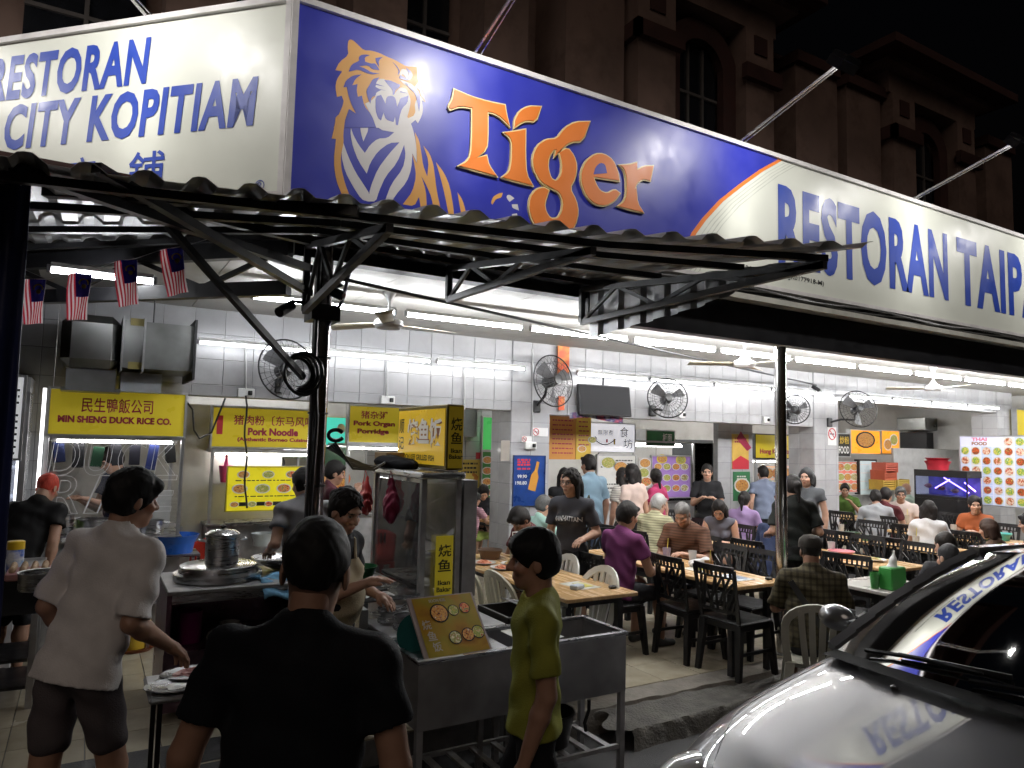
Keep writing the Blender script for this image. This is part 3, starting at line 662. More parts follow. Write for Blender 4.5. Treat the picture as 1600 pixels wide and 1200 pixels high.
def unit(u0):
    U = lambda x: u0+x
    bpart('end_block', (U(0), YF-.25, 3.62), (U(.95), YF+.48, 8.2)); bpart('end_block', (U(4.45), YF-.25, 3.62), (U(5.5), YF+.48, 8.2))
    for a in (0, 4.45): bpart('moulding', (U(a-.05), YF-.34, 8.2), (U(a+1.03), YF+.46, 8.38), UT)
    bpart('pilaster', (U(1.05), YF-.42, 3.62), (U(1.72), YF+.48, 8.3)); bpart('pilaster', (U(3.12), YF-.42, 3.62), (U(3.72), YF+.48, 8.3))
    bpart('frieze', (U(.98), YF-.40, 8.3), (U(3.80), YF+.47, 8.68)); bpart('moulding', (U(.96), YF-.52, 7.46), (U(1.81), YF-.421, 7.68), UT); bpart('moulding', (U(3.03), YF-.52, 7.46), (U(3.81), YF-.421, 7.68), UT)
    bpart('moulding', (U(.96), YF-.52, 7.46), (U(1.049), YF-.02, 7.68), UT)
    bpart('ornament', (U(1.25), YF-.445, 7.92), (U(1.52), YF-.421, 8.2), UT); bpart('ornament', (U(3.29), YF-.445, 7.92), (U(3.56), YF-.421, 8.2), UT)
    bpart('cornice', (U(.7), YF-.62, 8.681), (U(4.05), YF+.46, 8.78), UP); bpart('eave', (U(.35), YF-.92, 8.781), (U(4.35), YF+.6, 8.93), UT)
    window(U(1.99), U(2.86), 5.6, 7.96, YF-.06, True); window(U(3.85), U(4.35), 5.2, 7.9, YF+.42, nm=2)
    for k in range(3): q = MB(); q.tube([(U(4.40), YF+.40, 3.7+k*1.55), (U(4.40), YF+.40, 5.2+k*1.55)], .045, 8); q.build('downpipe', UF, bd)
unit(4.95); unit(10.7)
for a, b in ((-.75, .25), (1.1, 2.0), (2.95, 3.62)): window(a, b, 5.0, 8.2, YF+.42, nm=2)
for a in (.4, 2.2, 3.8): bpart('pilaster', (a, YF-.2, 3.62), (a+.62, YF+.48, 8.45))
for a in (-9, -7, -5, -3): window(a, a+1, 5, 8.2, YF+.42, nm=2)

# ================================================================ fluorescent lights
TUBE2 = mat('lit beam tube', (1, 1, 1), .4, var=0, emit=9, ecol=(.95, .97, 1))
TUBE3 = mat('lit kitchen tube', (1, 1, 1), .4, var=0, emit=230, ecol=(1, .98, .95))
ORD = ['first', 'second', 'third', 'fourth', 'fifth', 'sixth', 'seventh', 'eighth', 'ninth', 'tenth', 'eleventh', 'twelfth', 'thirteenth']
_n = 0
TUBE4 = mat('lit front tube', (1, 1, 1), .4, var=0, emit=200, ecol=(1, .98, .95))
def tube_light(x, y, z, L_, label, along='x', grp='fluorescent tubes', tm=None):
    t = thing('fluorescent_light', label, 'light', (x, y, z), group=grp)
    dx, dy = (L_/2, 0) if along == 'x' else (0, L_/2)
    q = MB(); q.tube([(x-dx*.965, y-dy*.965, z), (x+dx*.965, y+dy*.965, z)], .014, 8); q.build('tube', tm or TUBE(), t, smooth=True)
    q = MB(); q.box((x, y+(.0 if along else 0), z+.035), (L_-.03 if along == 'x' else .04, .04 if along == 'x' else L_-.03, .03), bev=.004); q.build('batten', WHITE(), t)
    for s in (-1, 1):
        q = MB(); q.box((x+s*dx*.975, y+s*dy*.975, z+.01), (.025, .03, .05), bev=.004); q.build('holder', mat('grey lamp holder', (.35, .35, .36), .5), t)
for k in range(13):
    x = -.25+k*1.27
    if x+5.74 > 6.1: tube_light(x+.6, 5.74, CE-.17, 1.2, ORD[_n]+' tube from the left in the long front ceiling row', grp='front ceiling tubes'); _n += 1
for k in range(10): tube_light(3.95+k*1.3+.6, 5.0, CE-.10, 1.2, ORD[k]+' tube from the left in the ceiling row just behind the fascia', grp='fascia ceiling tubes', tm=TUBE4)
for k in range(3): tube_light(.85+k*1.25+.6, WY-.15, 2.93, 1.2, ORD[k]+' tube from the left on the tiled beam above the left stalls', grp='left beam tubes', tm=TUBE2)
for k in range(4): tube_light(5.3+k*1.22+.6, WY-.15, 2.93, 1.2, ORD[k]+' tube from the left on the tiled beam above the television', grp='middle beam tubes', tm=TUBE2)
for k in range(4): tube_light(10.85+k*1.22+.6, WY-.15, 2.93, 1.2, ORD[k]+' tube from the left on the right hand tiled beam', grp='right beam tubes', tm=TUBE2)
p_ = gd(162, 432, 4.55); tube_light(float(p_[0]), float(p_[1]), float(p_[2]), .6, 'lit fluorescent tube seen between two small flags', tm=mat('lit awning tube', (1, 1, 1), .4, var=0, emit=50, ecol=(.95, .97, 1)))
tube_light(9.0, 10.6, 2.62, 1.2, 'lit fluorescent tube in the drinks room doorway', tm=TUBE3)
for x, y, lb in ((.6, 10.3, 'above the duck rice kitchen'), (2.6, 10.8, 'above the pork noodle kitchen'), (6.6, 10.4, 'above the white lightbox stall'), (12.3, 10.6, 'above the orange sign stall'), (15, 10.4, 'above the picture menu stall')):
    tube_light(x, y, CE-.12, 1.2, 'lit fluorescent tube at the back '+lb, tm=TUBE3)
# ================================================================ people: smooth blended volumes turned into one surface each
def _smin(a, b, k):
    h = np.clip(.5+.5*(b-a)/k, 0, 1); return b*(1-h)+a*h-k*h*(1-h)
class Vol:
    def __init__(s, k=.03): s.p = []; s.k = k; s.cuts = []; s.sub = []; s.noise = None
    def cap(s, a, b, ra, rb=None, k=None, sc=None): s.p.append(('c', np.array(a, float), np.array(b, float), ra, ra if rb is None else rb, k or s.k, sc)); return s
    def flat(s, a, b, ra, rb, k=None): s.p.append(('f', np.array(a, float), np.array(b, float), ra, rb, k or s.k, None)); return s
    def ell(s, c, r, M=None, k=None): s.p.append(('e', np.array(c, float), np.array(r, float), M, None, k or s.k, None)); return s
    def carve(s, c, r, M=None): s.sub.append((np.array(c, float), np.array(r, float), M)); return s
    def cut(s, p, n): n = np.array(n, float); s.cuts.append((np.array(p, float), n/np.linalg.norm(n))); return s
    def bbox(s):
        lo = np.full(3, 9e9); hi = -lo
        for q in s.p:
            if q[0] in 'cf':
                m_ = max(q[3], q[4])
                for e in (q[1], q[2]): lo = np.minimum(lo, e-m_); hi = np.maximum(hi, e+m_)
            else: m_ = max(q[2]); lo = np.minimum(lo, q[1]-m_); hi = np.maximum(hi, q[1]+m_)
        return lo, hi
    def one(s, q, P_):
        if q[0] in 'cf':
            a, b = q[1], q[2]; d = b-a; v = P_-a; L2 = d@d
            t = np.clip((v@d)/(L2+1e-9), 0, 1); w_ = v-t[..., None]*d
            if q[6] is not None: w_ = w_@q[6]
            r_ = np.sqrt((w_*w_).sum(-1))-(q[3]+(q[4]-q[3])*t)
            if q[0] == 'f': r_ = np.maximum(r_, ((P_-b)@d)/math.sqrt(L2+1e-9))
            return r_
        v = P_-q[1]
        if q[3] is not None: v = v@q[3]
        v = v/q[2]; return (np.sqrt((v*v).sum(-1))-1)*min(q[2])
    def ev(s, P_):
        d = None
        for q in s.p:
            x = s.one(q, P_); d = x if d is None else _smin(d, x, q[5])
        for c, r, M in s.sub:
            v = P_-c
            if M is not None: v = v@M
            v = v/r; d = np.maximum(d, -(np.sqrt((v*v).sum(-1))-1)*min(r))
        if s.noise is not None: d = d+s.noise(P_)
        for p, n in s.cuts: d = np.maximum(d, (P_-p)@n)
        return d
    def mesh(s, res):
        lo, hi = s.bbox(); lo = lo-res*2.5; hi = hi+res*2.5; n = np.ceil((hi-lo)/res).astype(int)+1
        ax = [lo[i]+np.arange(n[i])*res for i in range(3)]
        D = np.full(tuple(n), 1.0, np.float32)
        for q in s.p:
            if q[0] in 'cf': m_ = max(q[3], q[4])+q[5]*1.2+res*2; l = np.minimum(q[1], q[2])-m_; h = np.maximum(q[1], q[2])+m_
            else: m_ = max(q[2])+q[5]*1.2+res*2; l = q[1]-m_; h = q[1]+m_
            i0 = np.maximum(0, ((l-lo)/res).astype(int)); i1 = np.minimum(n, ((h-lo)/res).astype(int)+2)
            sl_ = tuple(slice(a, b) for a, b in zip(i0, i1))
            G = np.stack(np.meshgrid(*[ax[i][sl_[i]] for i in range(3)], indexing='ij'), -1)
            D[sl_] = _smin(D[sl_], s.one(q, G), q[5])
        near = np.abs(D) < res*3+.02
        if s.sub or s.noise is not None or s.cuts:
            I = np.argwhere(D < res*3+.02); G = lo+I*res; d = D[tuple(I.T)]
            for c, r, M in s.sub:
                v = G-c
                if M is not None: v = v@M
                v = v/r; d = np.maximum(d, -(np.sqrt((v*v).sum(-1))-1)*min(r))
            if s.noise is not None: d = d+s.noise(G)
            for p, nn in s.cuts: d = np.maximum(d, (G-p)@nn)
            D[tuple(I.T)] = d
        return nets(D, lo, res)
def nets(D, lo, res):
    S = D < 0; nx, ny, nz = D.shape
    cnt = np.zeros((nx-1, ny-1, nz-1), np.int16); acc = np.zeros((nx-1, ny-1, nz-1, 3), np.float32)
    for ax in range(3):
        o1, o2 = [(1, 2), (0, 2), (0, 1)][ax]
        for i in (0, 1):
            for j in (0, 1):
                a = [slice(0, -1)]*3; b = [slice(0, -1)]*3
                for o_, v in ((o1, i), (o2, j)):
                    a[o_] = b[o_] = slice(v, None if v else -1)
                b[ax] = slice(1, None)
                da, db = D[tuple(a)], D[tuple(b)]; mk = S[tuple(a)] != S[tuple(b)]
                if not mk.any(): continue
                t = (da/(da-db+1e-12))[mk]; cnt[mk] += 1
                v = np.zeros((mk.sum(), 3), np.float32); v[:, ax] = t; v[:, o1] = i; v[:, o2] = j
                acc[mk] += v
    act = cnt > 0; idx = np.full(act.shape, -1); I = np.argwhere(act); idx[act] = np.arange(len(I))
    V = lo+(I+acc[act]/cnt[act][:, None])*res; F = []
    for ax in range(3):
        o1, o2 = [(1, 2), (2, 0), (0, 1)][ax]
        a = [slice(None)]*3; b = [slice(None)]*3; a[ax] = slice(0, -1); b[ax] = slice(1, None)
        mk = S[tuple(a)] != S[tuple(b)]; E = np.argwhere(mk)
        E = E[(E[:, o1] > 0) & (E[:, o2] > 0) & (E[:, o1] < D.shape[o1]-1) & (E[:, o2] < D.shape[o2]-1)]
        e1 = np.zeros(3, int); e1[o1] = 1; e2 = np.zeros(3, int); e2[o2] = 1
        q = [idx[tuple((E-x).T)] for x in (e1+e2, e2, 0*e1, e1)]
        Q = np.stack(q, 1); fl = S[tuple(a)][tuple(E.T)]
        Q[~fl] = Q[~fl][:, ::-1]; F.append(Q)
    F = np.concatenate(F); return V, F[(F >= 0).all(1)]
SKINM = mat('skin', (.5, .3, .2), .5, var=.06, vscale=20, attr='Col')
def cloth(name, c, v=.14):
    if name in MATS: return MATS[name]
    M = mat(name, c, .85, var=v, vscale=5, bump=.25, bscale=160, spec=.25); n = M.node_tree.nodes; L = M.node_tree.links; b = n['Principled BSDF']
    tc = n.new('ShaderNodeTexCoord'); old = b.inputs['Normal'].links[0].from_socket
    nz = n.new('ShaderNodeTexNoise'); nz.noise_type = 'RIDGED_MULTIFRACTAL'; nz.inputs['Scale'].default_value = 3.4; nz.inputs['Detail'].default_value = 2; nz.inputs['Distortion'].default_value = .8
    mp = n.new('ShaderNodeMapping'); mp.inputs['Scale'].default_value = (1.5, 1.5, .8); mp.inputs['Rotation'].default_value = (.3, .5, 0); L.new(tc.outputs['Object'], mp.inputs[0]); L.new(mp.outputs[0], nz.inputs['Vector'])
    bp = n.new('ShaderNodeBump'); bp.inputs['Strength'].default_value = .55; bp.inputs['Distance'].default_value = .035; L.new(nz.outputs[0], bp.inputs['Height']); L.new(old, bp.inputs['Normal']); L.new(bp.outputs[0], b.inputs['Normal'])
    if any(k in name for k in ('brown shirt', 'pale yellow', 'check', 'tie dye', 'off white')):
        base = b.inputs['Base Color'].links[0].from_socket
        for i, d in enumerate(('Z', 'X') if 'check' in name else ('Z',)):
            w_ = n.new('ShaderNodeTexWave'); w_.bands_direction = d; w_.inputs['Scale'].default_value = 7 if 'check' in name else 11; L.new(tc.outputs['Object'], w_.inputs['Vector'])
            mr = n.new('ShaderNodeMapRange'); mr.inputs[1].default_value = .55; mr.inputs[2].default_value = .8; mr.inputs[3].default_value = 1; mr.inputs[4].default_value = .55; L.new(w_.outputs['Fac'], mr.inputs[0])
            mx = n.new('ShaderNodeMix'); mx.data_type = 'RGBA'; mx.blend_type = 'MULTIPLY'; mx.inputs[0].default_value = 1; L.new(base, mx.inputs[6]); L.new(mr.outputs[0], mx.inputs[7]); base = mx.outputs[2]
        L.new(base, b.inputs['Base Color'])
    return M
def meshobj(name, V, F, m_, parent, cols=None):
    me = bpy.data.meshes.new(name); me.vertices.add(len(V)); me.vertices.foreach_set('co', np.asarray(V, np.float32).ravel())
    nf = len(F); me.loops.add(nf*4); me.loops.foreach_set('vertex_index', F.astype(np.int32).ravel()); me.polygons.add(nf)
    me.polygons.foreach_set('loop_start', np.arange(nf, dtype=np.int32)*4); me.polygons.foreach_set('loop_total', np.full(nf, 4, np.int32))
    me.polygons.foreach_set('use_smooth', np.ones(nf, bool)); me.update(calc_edges=True); me.validate()
    if cols is not None:
        at = me.color_attributes.new('Col', 'FLOAT_COLOR', 'POINT'); at.data.foreach_set('color', np.concatenate([cols, np.ones((len(cols), 1))], 1).astype(np.float32).ravel())
    me.materials.append(m_); o = bpy.data.objects.new(name, me); o.parent = parent; col.objects.link(o); return o
def rx(a): c, s = math.cos(a), math.sin(a); return np.array([[1, 0, 0], [0, c, -s], [0, s, c]])
def rz_(a): c, s = math.cos(a), math.sin(a); return np.array([[c, -s, 0], [s, c, 0], [0, 0, 1]])
def ry_(a): c, s = math.cos(a), math.sin(a); return np.array([[c, 0, s], [0, 1, 0], [-s, 0, c]])
ARMS = {'down': ((.06, -.01, -.28), (.07, .05, -.53)), 'table': ((.07, .12, -.25), (-.06, .34, -.22)), 'mouth': ((.10, .20, -.22), (-.08, .26, .03)), 'phone': ((.05, .08, -.28), (-.08, .30, -.16)),
        'forward': ((.04, .2, -.20), (.0, .44, -.16)), 'bent': ((.08, -.04, -.27), (.03, .20, -.30)), 'lap': ((.07, .08, -.27), (-.06, .26, -.40)), 'fork': ((.08, .14, -.24), (-.08, .36, -.12)), 'out': ((.13, .02, -.27), (.17, .09, -.51)), 'cross': ((.08, .08, -.26), (-.14, .20, -.2))}
SK = {'l': (.46, .27, .19), 'm': (.38, .21, .14), 'd': (.26, .135, .085)}
NP = 0
def person(label, x, y, face, pose='stand', H=1.65, z=FL, lean=4, shirt=('grey tee', (.2, .2, .2)), sleeve=.55, pants=('dark shorts', (.03, .03, .035)), leg=.5, skin='l', hair='short', hcol=(.012, .010, .010),
           aL='down', aR='down', hy=0, hp=0, fem=0, fat=1.0, res=.017, seat=.44, step=0, extras=(), side=0, twist=0, long=0, shoe=(.05, .05, .05), glasses=False, hs=1.0, build_legs=True):
    """face: heading in degrees, 0 = looking along +X, 90 = looking along +Y (into the restaurant)"""
    global NP; NP += 1; rg = random.Random(NP*17)
    root = thing('person', label, 'person', (x, y, z), R(face-90), group='people at the coffee shop')
    s = H/1.7; hz = .91*s if pose == 'stand' else seat+.09
    hip = np.array([0, 0, hz]); T = rz_(R(twist))@rx(-R(lean))@ry_(R(side))
    up = lambda v: hip+T@np.array(v, float)
    sw = (.165 if fem else .188)*s*(1+.25*(fat-1)); shz = .470*s
    hw = (.095 if fem else .088)*s
    neck = up((0, -.005, .535*s)); HM = T@rz_(R(hy))@rx(-R(hp)); hc = neck+T@np.array([0, .012, .03])*s+HM@np.array([0, .012, .108])*s*(1+(hs-1)*.6)
    arms = []
    for sd, a in ((-1, aL), (1, aR)):
        e, w_ = ARMS[a] if isinstance(a, str) else a
        sh = up((sd*sw, -.005, shz)); el = up((sd*(sw+e[0]*s), e[1]*s, shz+e[2]*s)); wr = up((sd*(sw+w_[0]*s), w_[1]*s, shz+w_[2]*s)); arms.append((sh, el, wr, sd))
    legs = []
    for sd in (-1, 1):
        h0 = np.array([sd*hw, 0, hz-.02])
        if pose == 'stand': kn = np.array([sd*hw*1.02, .03*s+step*sd*.14, .48*s]); an = np.array([sd*hw*1.05, -.02+step*sd*.22, .075])
        else: kn = np.array([sd*(hw+.035), .43*s, hz+.0]); an = np.array([sd*(hw+.03), .40*s+sd*.05, .075])
        legs.append((h0, kn, an, sd))
    sc = T@np.diag([.78, 1.22, 1.0])@T.T
    f = fat
    # ---- skin: one surface
    b = Vol(.03); b.cap(up((0, .0, .06)), up((0, .005, .40*s)), .095*s*f, .10*s*f, sc=sc); b.cap(up((0, -.012, .46*s)), hc-HM@np.array([0, .03, .05])*s, .056*s*f**.8, .052*s*f**.8, k=.02)
    for sh, el, wr, sd in arms:
        b.cap(sh, el, .050*s, .040*s, k=.025); mid = el+(wr-el)*.3; b.cap(el, mid, .040*s, .041*s, k=.015); b.cap(mid, wr, .041*s, .026*s, k=.015)
    for h0, kn, an, sd in legs:
        b.cap(h0, kn, .080*s*f, .055*s, k=.03); cf = kn+(an-kn)*.32+np.array([0, -.015, 0]); b.cap(kn, cf, .054*s, .057*s, k=.02); b.cap(cf, an, .056*s, .036*s, k=.02)
    V, Fc = b.mesh(res)
    # head in finer cells
    k_ = s*.98*hs; hv = Vol(.018)
    hpnt = lambda *v: hc+HM@(np.array(v)*k_)
    hv.ell(hpnt(0, -.008, .025), np.array([.074, .094, .098])*k_, HM); hv.ell(hpnt(0, .022, -.055), np.array([.056, .068, .066])*k_, HM); hv.ell(hpnt(0, .058, -.098), np.array([.026, .022, .018])*k_, HM, k=.02)
    hv.cap(hpnt(0, .088, .008), hpnt(0, .108, -.026), .009*k_, .0145*k_, k=.012); hv.ell(hpnt(.017, .096, -.030), np.array([.010]*3)*k_, k=.008); hv.ell(hpnt(-.017, .096, -.030), np.array([.010]*3)*k_, k=.008)
    hv.cap(hpnt(-.036, .079, .026), hpnt(.036, .079, .026), .012*k_, k=.012); hv.ell(hpnt(0, .084, -.062), np.array([.024, .010, .010])*k_, HM, k=.006)
    hv.ell(hpnt(0, .082, -.073), np.array([.020, .011, .007])*k_, HM, k=.006)
    for q in (-1, 1): hv.ell(hpnt(q*.076, -.012, -.012), np.array([.009, .020, .032])*k_, HM, k=.006); hv.ell(hpnt(q*.040, .062, -.030), np.array([.024, .022, .022])*k_, HM, k=.02)
    hv.cap(hpnt(0, -.012, -.05), neck-T@np.array([0, 0, .05])*s, .052*k_*f**.6, .060*s*f**.8, k=.02)
    for q in (-1, 1): hv.carve(hpnt(q*.031, .098, .004), np.array([.017, .012, .011])*k_, HM)
    hres = min(res*.42, .0075); V2, F2 = hv.mesh(hres)
    loc = (V2-hc)@HM/k_; base = np.array(SK[skin])*(1+rg.uniform(-.06, .06)); C2 = np.tile(base, (len(V2), 1))
    def paint(cx, cy, cz, r, c_, sq=(1, 1)):
        d = ((np.abs(loc[:, 0])-cx)/sq[0])**2+((loc[:, 2]-cz)/sq[1])**2; mk = (d < r*r) & (loc[:, 1] > .03); C2[mk] = c_
    paint(.031, 0, .002, .011, (.42, .38, .35), (1.25, .75)); paint(.031, 0, .002, .0065, (.015, .010, .008)); paint(.033, 0, .024, .006, np.array(hcol)*1.5+.012, (3.2, .8))
    paint(0, 0, -.067, .012, base*np.array([.82, .52, .50]), (1.7, .75)); paint(.045, 0, -.03, .02, base*np.array([1.05, .93, .9]))
    if hair == 'buzz':
        mk = (loc[:, 1] < .035) & (loc[:, 2] < .04) & (loc[:, 2] > -.075) & (np.abs(loc[:, 0]) < .0745); w_ = np.clip((loc[:, 2]+.075)/.06, 0, 1)[:, None]*.92; C2[mk] = (C2*(1-w_)+np.array(hcol)*1.6*w_)[mk]
    # hands in finer cells
    VV, FF, CC = [V, V2], [Fc, F2], [np.tile(base, (len(V), 1)), C2]
    for sh, el, wr, sd in arms:
        d = (wr-el)/(np.linalg.norm(wr-el)+1e-9); ref = T@np.array([0, 0, 1.]) if abs((T.T@d)[2]) < .8 else T@np.array([0, 1., 0]); sx_ = np.cross(d, ref); sx_ /= np.linalg.norm(sx_); nz_ = np.cross(sx_, d)
        if abs((T.T@d)[2]) >= .8: sx_, nz_ = -nz_ if False else np.cross(d, T@np.array([1., 0, 0])), sx_; sx_ /= np.linalg.norm(sx_); nz_ = np.cross(sx_, d)
        hd = Vol(.012); hp_ = lambda a, b_, c: wr+(d*a+sx_*b_+nz_*c)*s
        hd.cap(wr-d*.03, hp_(.03, 0, 0), .026*s, .027*s); hd.cap(hp_(.03, .012, 0), hp_(.075, .022, -.004), .020*s, .017*s); hd.cap(hp_(.03, -.012, 0), hp_(.075, -.022, -.004), .020*s, .017*s)
        curl = .028
        for i, (o_, L_) in enumerate(((.030, .060), (.011, .072), (-.009, .068), (-.028, .052))):
            p0 = hp_(.075, o_, -.002); p1 = hp_(.075+L_*.55, o_*1.08, -.010-curl*.3); p2__ = hp_(.075+L_*.92, o_*1.05, -.014-curl); hd.cap(p0, p1, .0095*s, .0088*s, k=.004); hd.cap(p1, p2__, .0088*s, .0072*s, k=.004)
        t_ = -sd if True else sd
        hd.cap(hp_(.02, .024, -.004), hp_(.055, .048, -.016), .013*s, .0105*s, k=.008); hd.cap(hp_(.055, .048, -.016), hp_(.085, .050, -.026), .0105*s, .0082*s, k=.005)
        v3, f3 = hd.mesh(max(.0055, res*.42)); VV.append(v3); FF.append(f3); CC.append(np.tile(base*.98, (len(v3), 1)))
    off = 0; F_ = []
    for v, f_ in zip(VV, FF): F_.append(f_+off); off += len(v)
    meshobj('body', np.concatenate(VV), np.concatenate(F_), SKINM, root, np.concatenate(CC))
    fa_ = 1.25
    fold = lambda P_: fa_*(.0042*np.sin(P_[..., 0]*31+P_[..., 2]*23+3*np.sin(P_[..., 1]*17+NP))*np.sin(P_[..., 2]*13+P_[..., 1]*9+NP)+.003*np.sin(P_[..., 2]*47+P_[..., 0]*19+P_[..., 1]*29+NP*2))
    # ---- shirt
    sv = Vol(.045); sv.cap(up((0, 0, -.10*s)), up((0, .0, .20*s)), (.146 if not fem else .134)*s*f, (.130 if not fem else .106)*s*f, sc=sc); sv.cap(up((0, .005, .20*s)), up((0, .002, .40*s)), (.122 if not fem else .105)*s*f, (.138 if not fem else .122)*s*f**.6, sc=sc)
    if f > 1.12: sv.ell(up((0, .05*f, .17*s)), np.array([.15, .11, .15])*s*f, None)
    if fem:
        for q in (-1, 1): sv.ell(up((q*.062, .085, .33*s)), np.array([.058, .05, .055])*s, None, k=.03)
    for q in (-1, 1): sv.cap(up((q*.02, -.014, .492*s)), up((q*sw*.95, -.008, shz-.004)), .064*s*f**.25, .058*s*f**.3, k=.05)
    sv.cap(up((0, -.012, .46*s)), up((0, -.012, .535*s)), .082*s*f**.8, .070*s*f**.8, k=.03)
    for sh, el, wr, sd in arms:
        if sleeve > 0:
            tot = sleeve; e_ = sh+(el-sh)*min(1, tot); (sv.flat if tot <= 1 else sv.cap)(sh, e_, .056*s*(f**.4), (.068 if tot < 1 else .052)*s*(f**.3), k=.03)
            if tot > 1: sv.cap(el, el+(wr-el)*(tot-1), .052*s, .040*s, k=.02)
    sv.noise = fold
    sv.carve(up((0, .050, .592*s)), np.array([.080*f**.9, .088*f**.9, .066])*s, T)
    hem = -.10 if pose == 'stand' else -.05
    sv.cut(up((0, 0, hem*s-long)), -(T@np.array([0, 0, 1.]))); 
    if long: sv.cap(up((0, 0, -.10*s-long)), up((0, 0, .1)), .155*s*f, .125*s*f, sc=sc)
    Vs, Fs = sv.mesh(res*.9)
    so_ = meshobj('shirt', Vs, Fs, cloth(*shirt), root); root['_sv'] = 0
    # ---- shorts / trousers
    if build_legs:
        pv = Vol(.03); pv.ell(hip+np.array([0, -.005, -.0]), np.array([.148, .110, .12])*s*f**.7, k=.04)
        for h0, kn, an, sd in legs:
            e_ = h0+(kn-h0)*min(1, leg*2); pv.cap(h0+np.array([0, 0, -.01]), e_, (.090)*s*f**.7, (.082 if leg < .6 else .068)*s*f**.4, k=.03)
            if leg > .5: pv.cap(kn, kn+(an-kn)*(leg-.5)*2, .068*s, .052*s, k=.02)
        pv.noise = fold; pv.cut(up((0, 0, .10*s)), T@np.array([0, 0, 1.])); Vp, Fp = pv.mesh(res*1.0); meshobj('trousers' if leg > .75 else 'shorts', Vp, Fp, cloth(*pants), root)
        for h0, kn, an, sd in legs:
            fv = Vol(.02); fv.cap(an+np.array([0, -.03, -.035]), an+np.array([sd*.02, .14, -.048]), .036*s, .030*s); fv.cap(an+np.array([0, -.02, -.02]), an+np.array([0, .03, -.02]), .04*s, .034*s)
            fv.cut((0, 0, .004), (0, 0, -1)); Vf, Ff = fv.mesh(max(res*.8, .012)); meshobj('shoe', Vf, Ff, mat('shoe %.2f' % shoe[0], shoe, .6), root)
    # ---- hair
    hr = Vol(.02); hn = hpnt
    if hair != 'bald':
        gr = 1.0 if hair != 'buzz' else .935
        hr.ell(hn(0, -.016, .036), np.array([.086, .106, .104])*k_*gr, HM); hair != 'buzz' and hr.ell(hn(0, -.045, -.01), np.array([.079, .072, .085])*k_*gr, HM, k=.03)
        if hair in ('fringe', 'short', 'mop'): hr.cap(hn(-.035, .075, .085), hn(.04, .078, .075), .022*k_, .02*k_, k=.02)
        if hair == 'mop': hr.ell(hn(0, -.005, .055), np.array([.090, .104, .088])*k_, HM); hr.cap(hn(-.05, .07, .065), hn(.05, .07, .06), .03*k_, k=.02)
        if hair == 'long':
            for a in (-.07, -.035, 0, .035, .07): hr.cap(hn(a*.9, -.06, -.02), hn(a*1.15, -.085, -.30), .042*k_, .022*k_, k=.03)
            for q in (-1, 1): hr.cap(hn(q*.07, -.005, .02), hn(q*.080, -.01, -.16), .026*k_, .02*k_, k=.02)
        if hair == 'bob':
            for a in (-.07, -.035, 0, .035, .07): hr.cap(hn(a, -.05, 0), hn(a*1.1, -.062, -.11), .045*k_, .035*k_, k=.03)
            for q in (-1, 1): hr.cap(hn(q*.074, .005, .03), hn(q*.082, .012, -.085), .027*k_, .024*k_, k=.02)
        if hair == 'tail': hr.cap(hn(0, -.10, .04), hn(0, -.135, .02), .03*k_, k=.015); hr.cap(hn(0, -.13, .02), hn(.01, -.135, -.16), .034*k_, .014*k_, k=.02)
        if hair == 'bun': hr.ell(hn(0, -.115, .05), np.array([.045, .038, .042])*k_, HM, k=.01)
        if res < .0105 and hair != 'buzz':
            for i in range(150):
                az, el_ = rg.uniform(-3.14, 3.14), rg.uniform(-.1, 1.45); d_ = np.array([math.cos(el_)*math.sin(az), math.cos(el_)*math.cos(az), math.sin(el_)])
                if d_[1] > .55 and d_[2] < .55: continue
                p0 = np.array([0, -.012, .042])+d_*np.array([.080, .098, .094]); tg = np.array([rg.uniform(-.5, .5), rg.uniform(-.5, .5)-.1, -.9]); tg -= d_*(tg@d_); tg /= np.linalg.norm(tg)+1e-6
                p1 = p0+tg*rg.uniform(.018, .04)+d_*rg.uniform(.004, .012); hr.cap(hn(*p0), hn(*p1), .010*k_, .0025*k_, k=.004)
        fz = {'short': .060, 'mop': .055, 'fringe': .035, 'buzz': .066}.get(hair, .062)
        hr.carve(hn(0, .105, -.035), np.array([.070, .082, fz+.042])*k_, HM)
        if hair in ('short', 'buzz', 'mop', 'tail', 'bun'):
            for q in (-1, 1): hr.carve(hn(q*.088, .012, -.055), np.array([.03, .05, .066])*k_, HM)
        if hair in ('short', 'buzz', 'mop'): hr.cut(hn(0, -.06, -.072 if hair != 'buzz' else -.045), HM@np.array([0, -.35, -1.]))
        hr.noise = lambda P_: .0012*np.sin(P_[..., 0]*150+2*np.sin(P_[..., 1]*70+NP))*np.sin(P_[..., 2]*80+P_[..., 1]*90)+.002*np.sin(P_[..., 0]*50+P_[..., 2]*45+NP)
        Vh, Fh = hr.mesh((hres*1.15 if res >= .0105 else .0045)); meshobj('hair', Vh, Fh, mat('hair %.3f' % hcol[0], hcol, .62, var=.3, vscale=25, stretch=(6, 6, 1), bump=.12, bscale=160, spec=.25), root)
    if glasses:
        g = MB()
        for q in (-1, 1):
            g.tube([hpnt(q*.032+.021*math.cos(a), .103, .001+.016*math.sin(a)) for a in np.linspace(0, 2*math.pi, 13)], .0018, 4); g.tube([hpnt(q*.053, .10, .006), hpnt(q*.078, -.01, .006)], .0016, 4)
        g.tube([hpnt(-.011, .105, .004), hpnt(.011, .105, .004)], .0016, 4); g.build('glasses', BLKP(), root, world=False)
    return dict(root=root, up=up, hc=hc, HM=HM, T=T, s=s, sv=sv, hip=hip, hpnt=hpnt, arms=arms)
def yaw_to(x, y, tx, ty): return math.degrees(math.atan2(ty-y, tx-x))

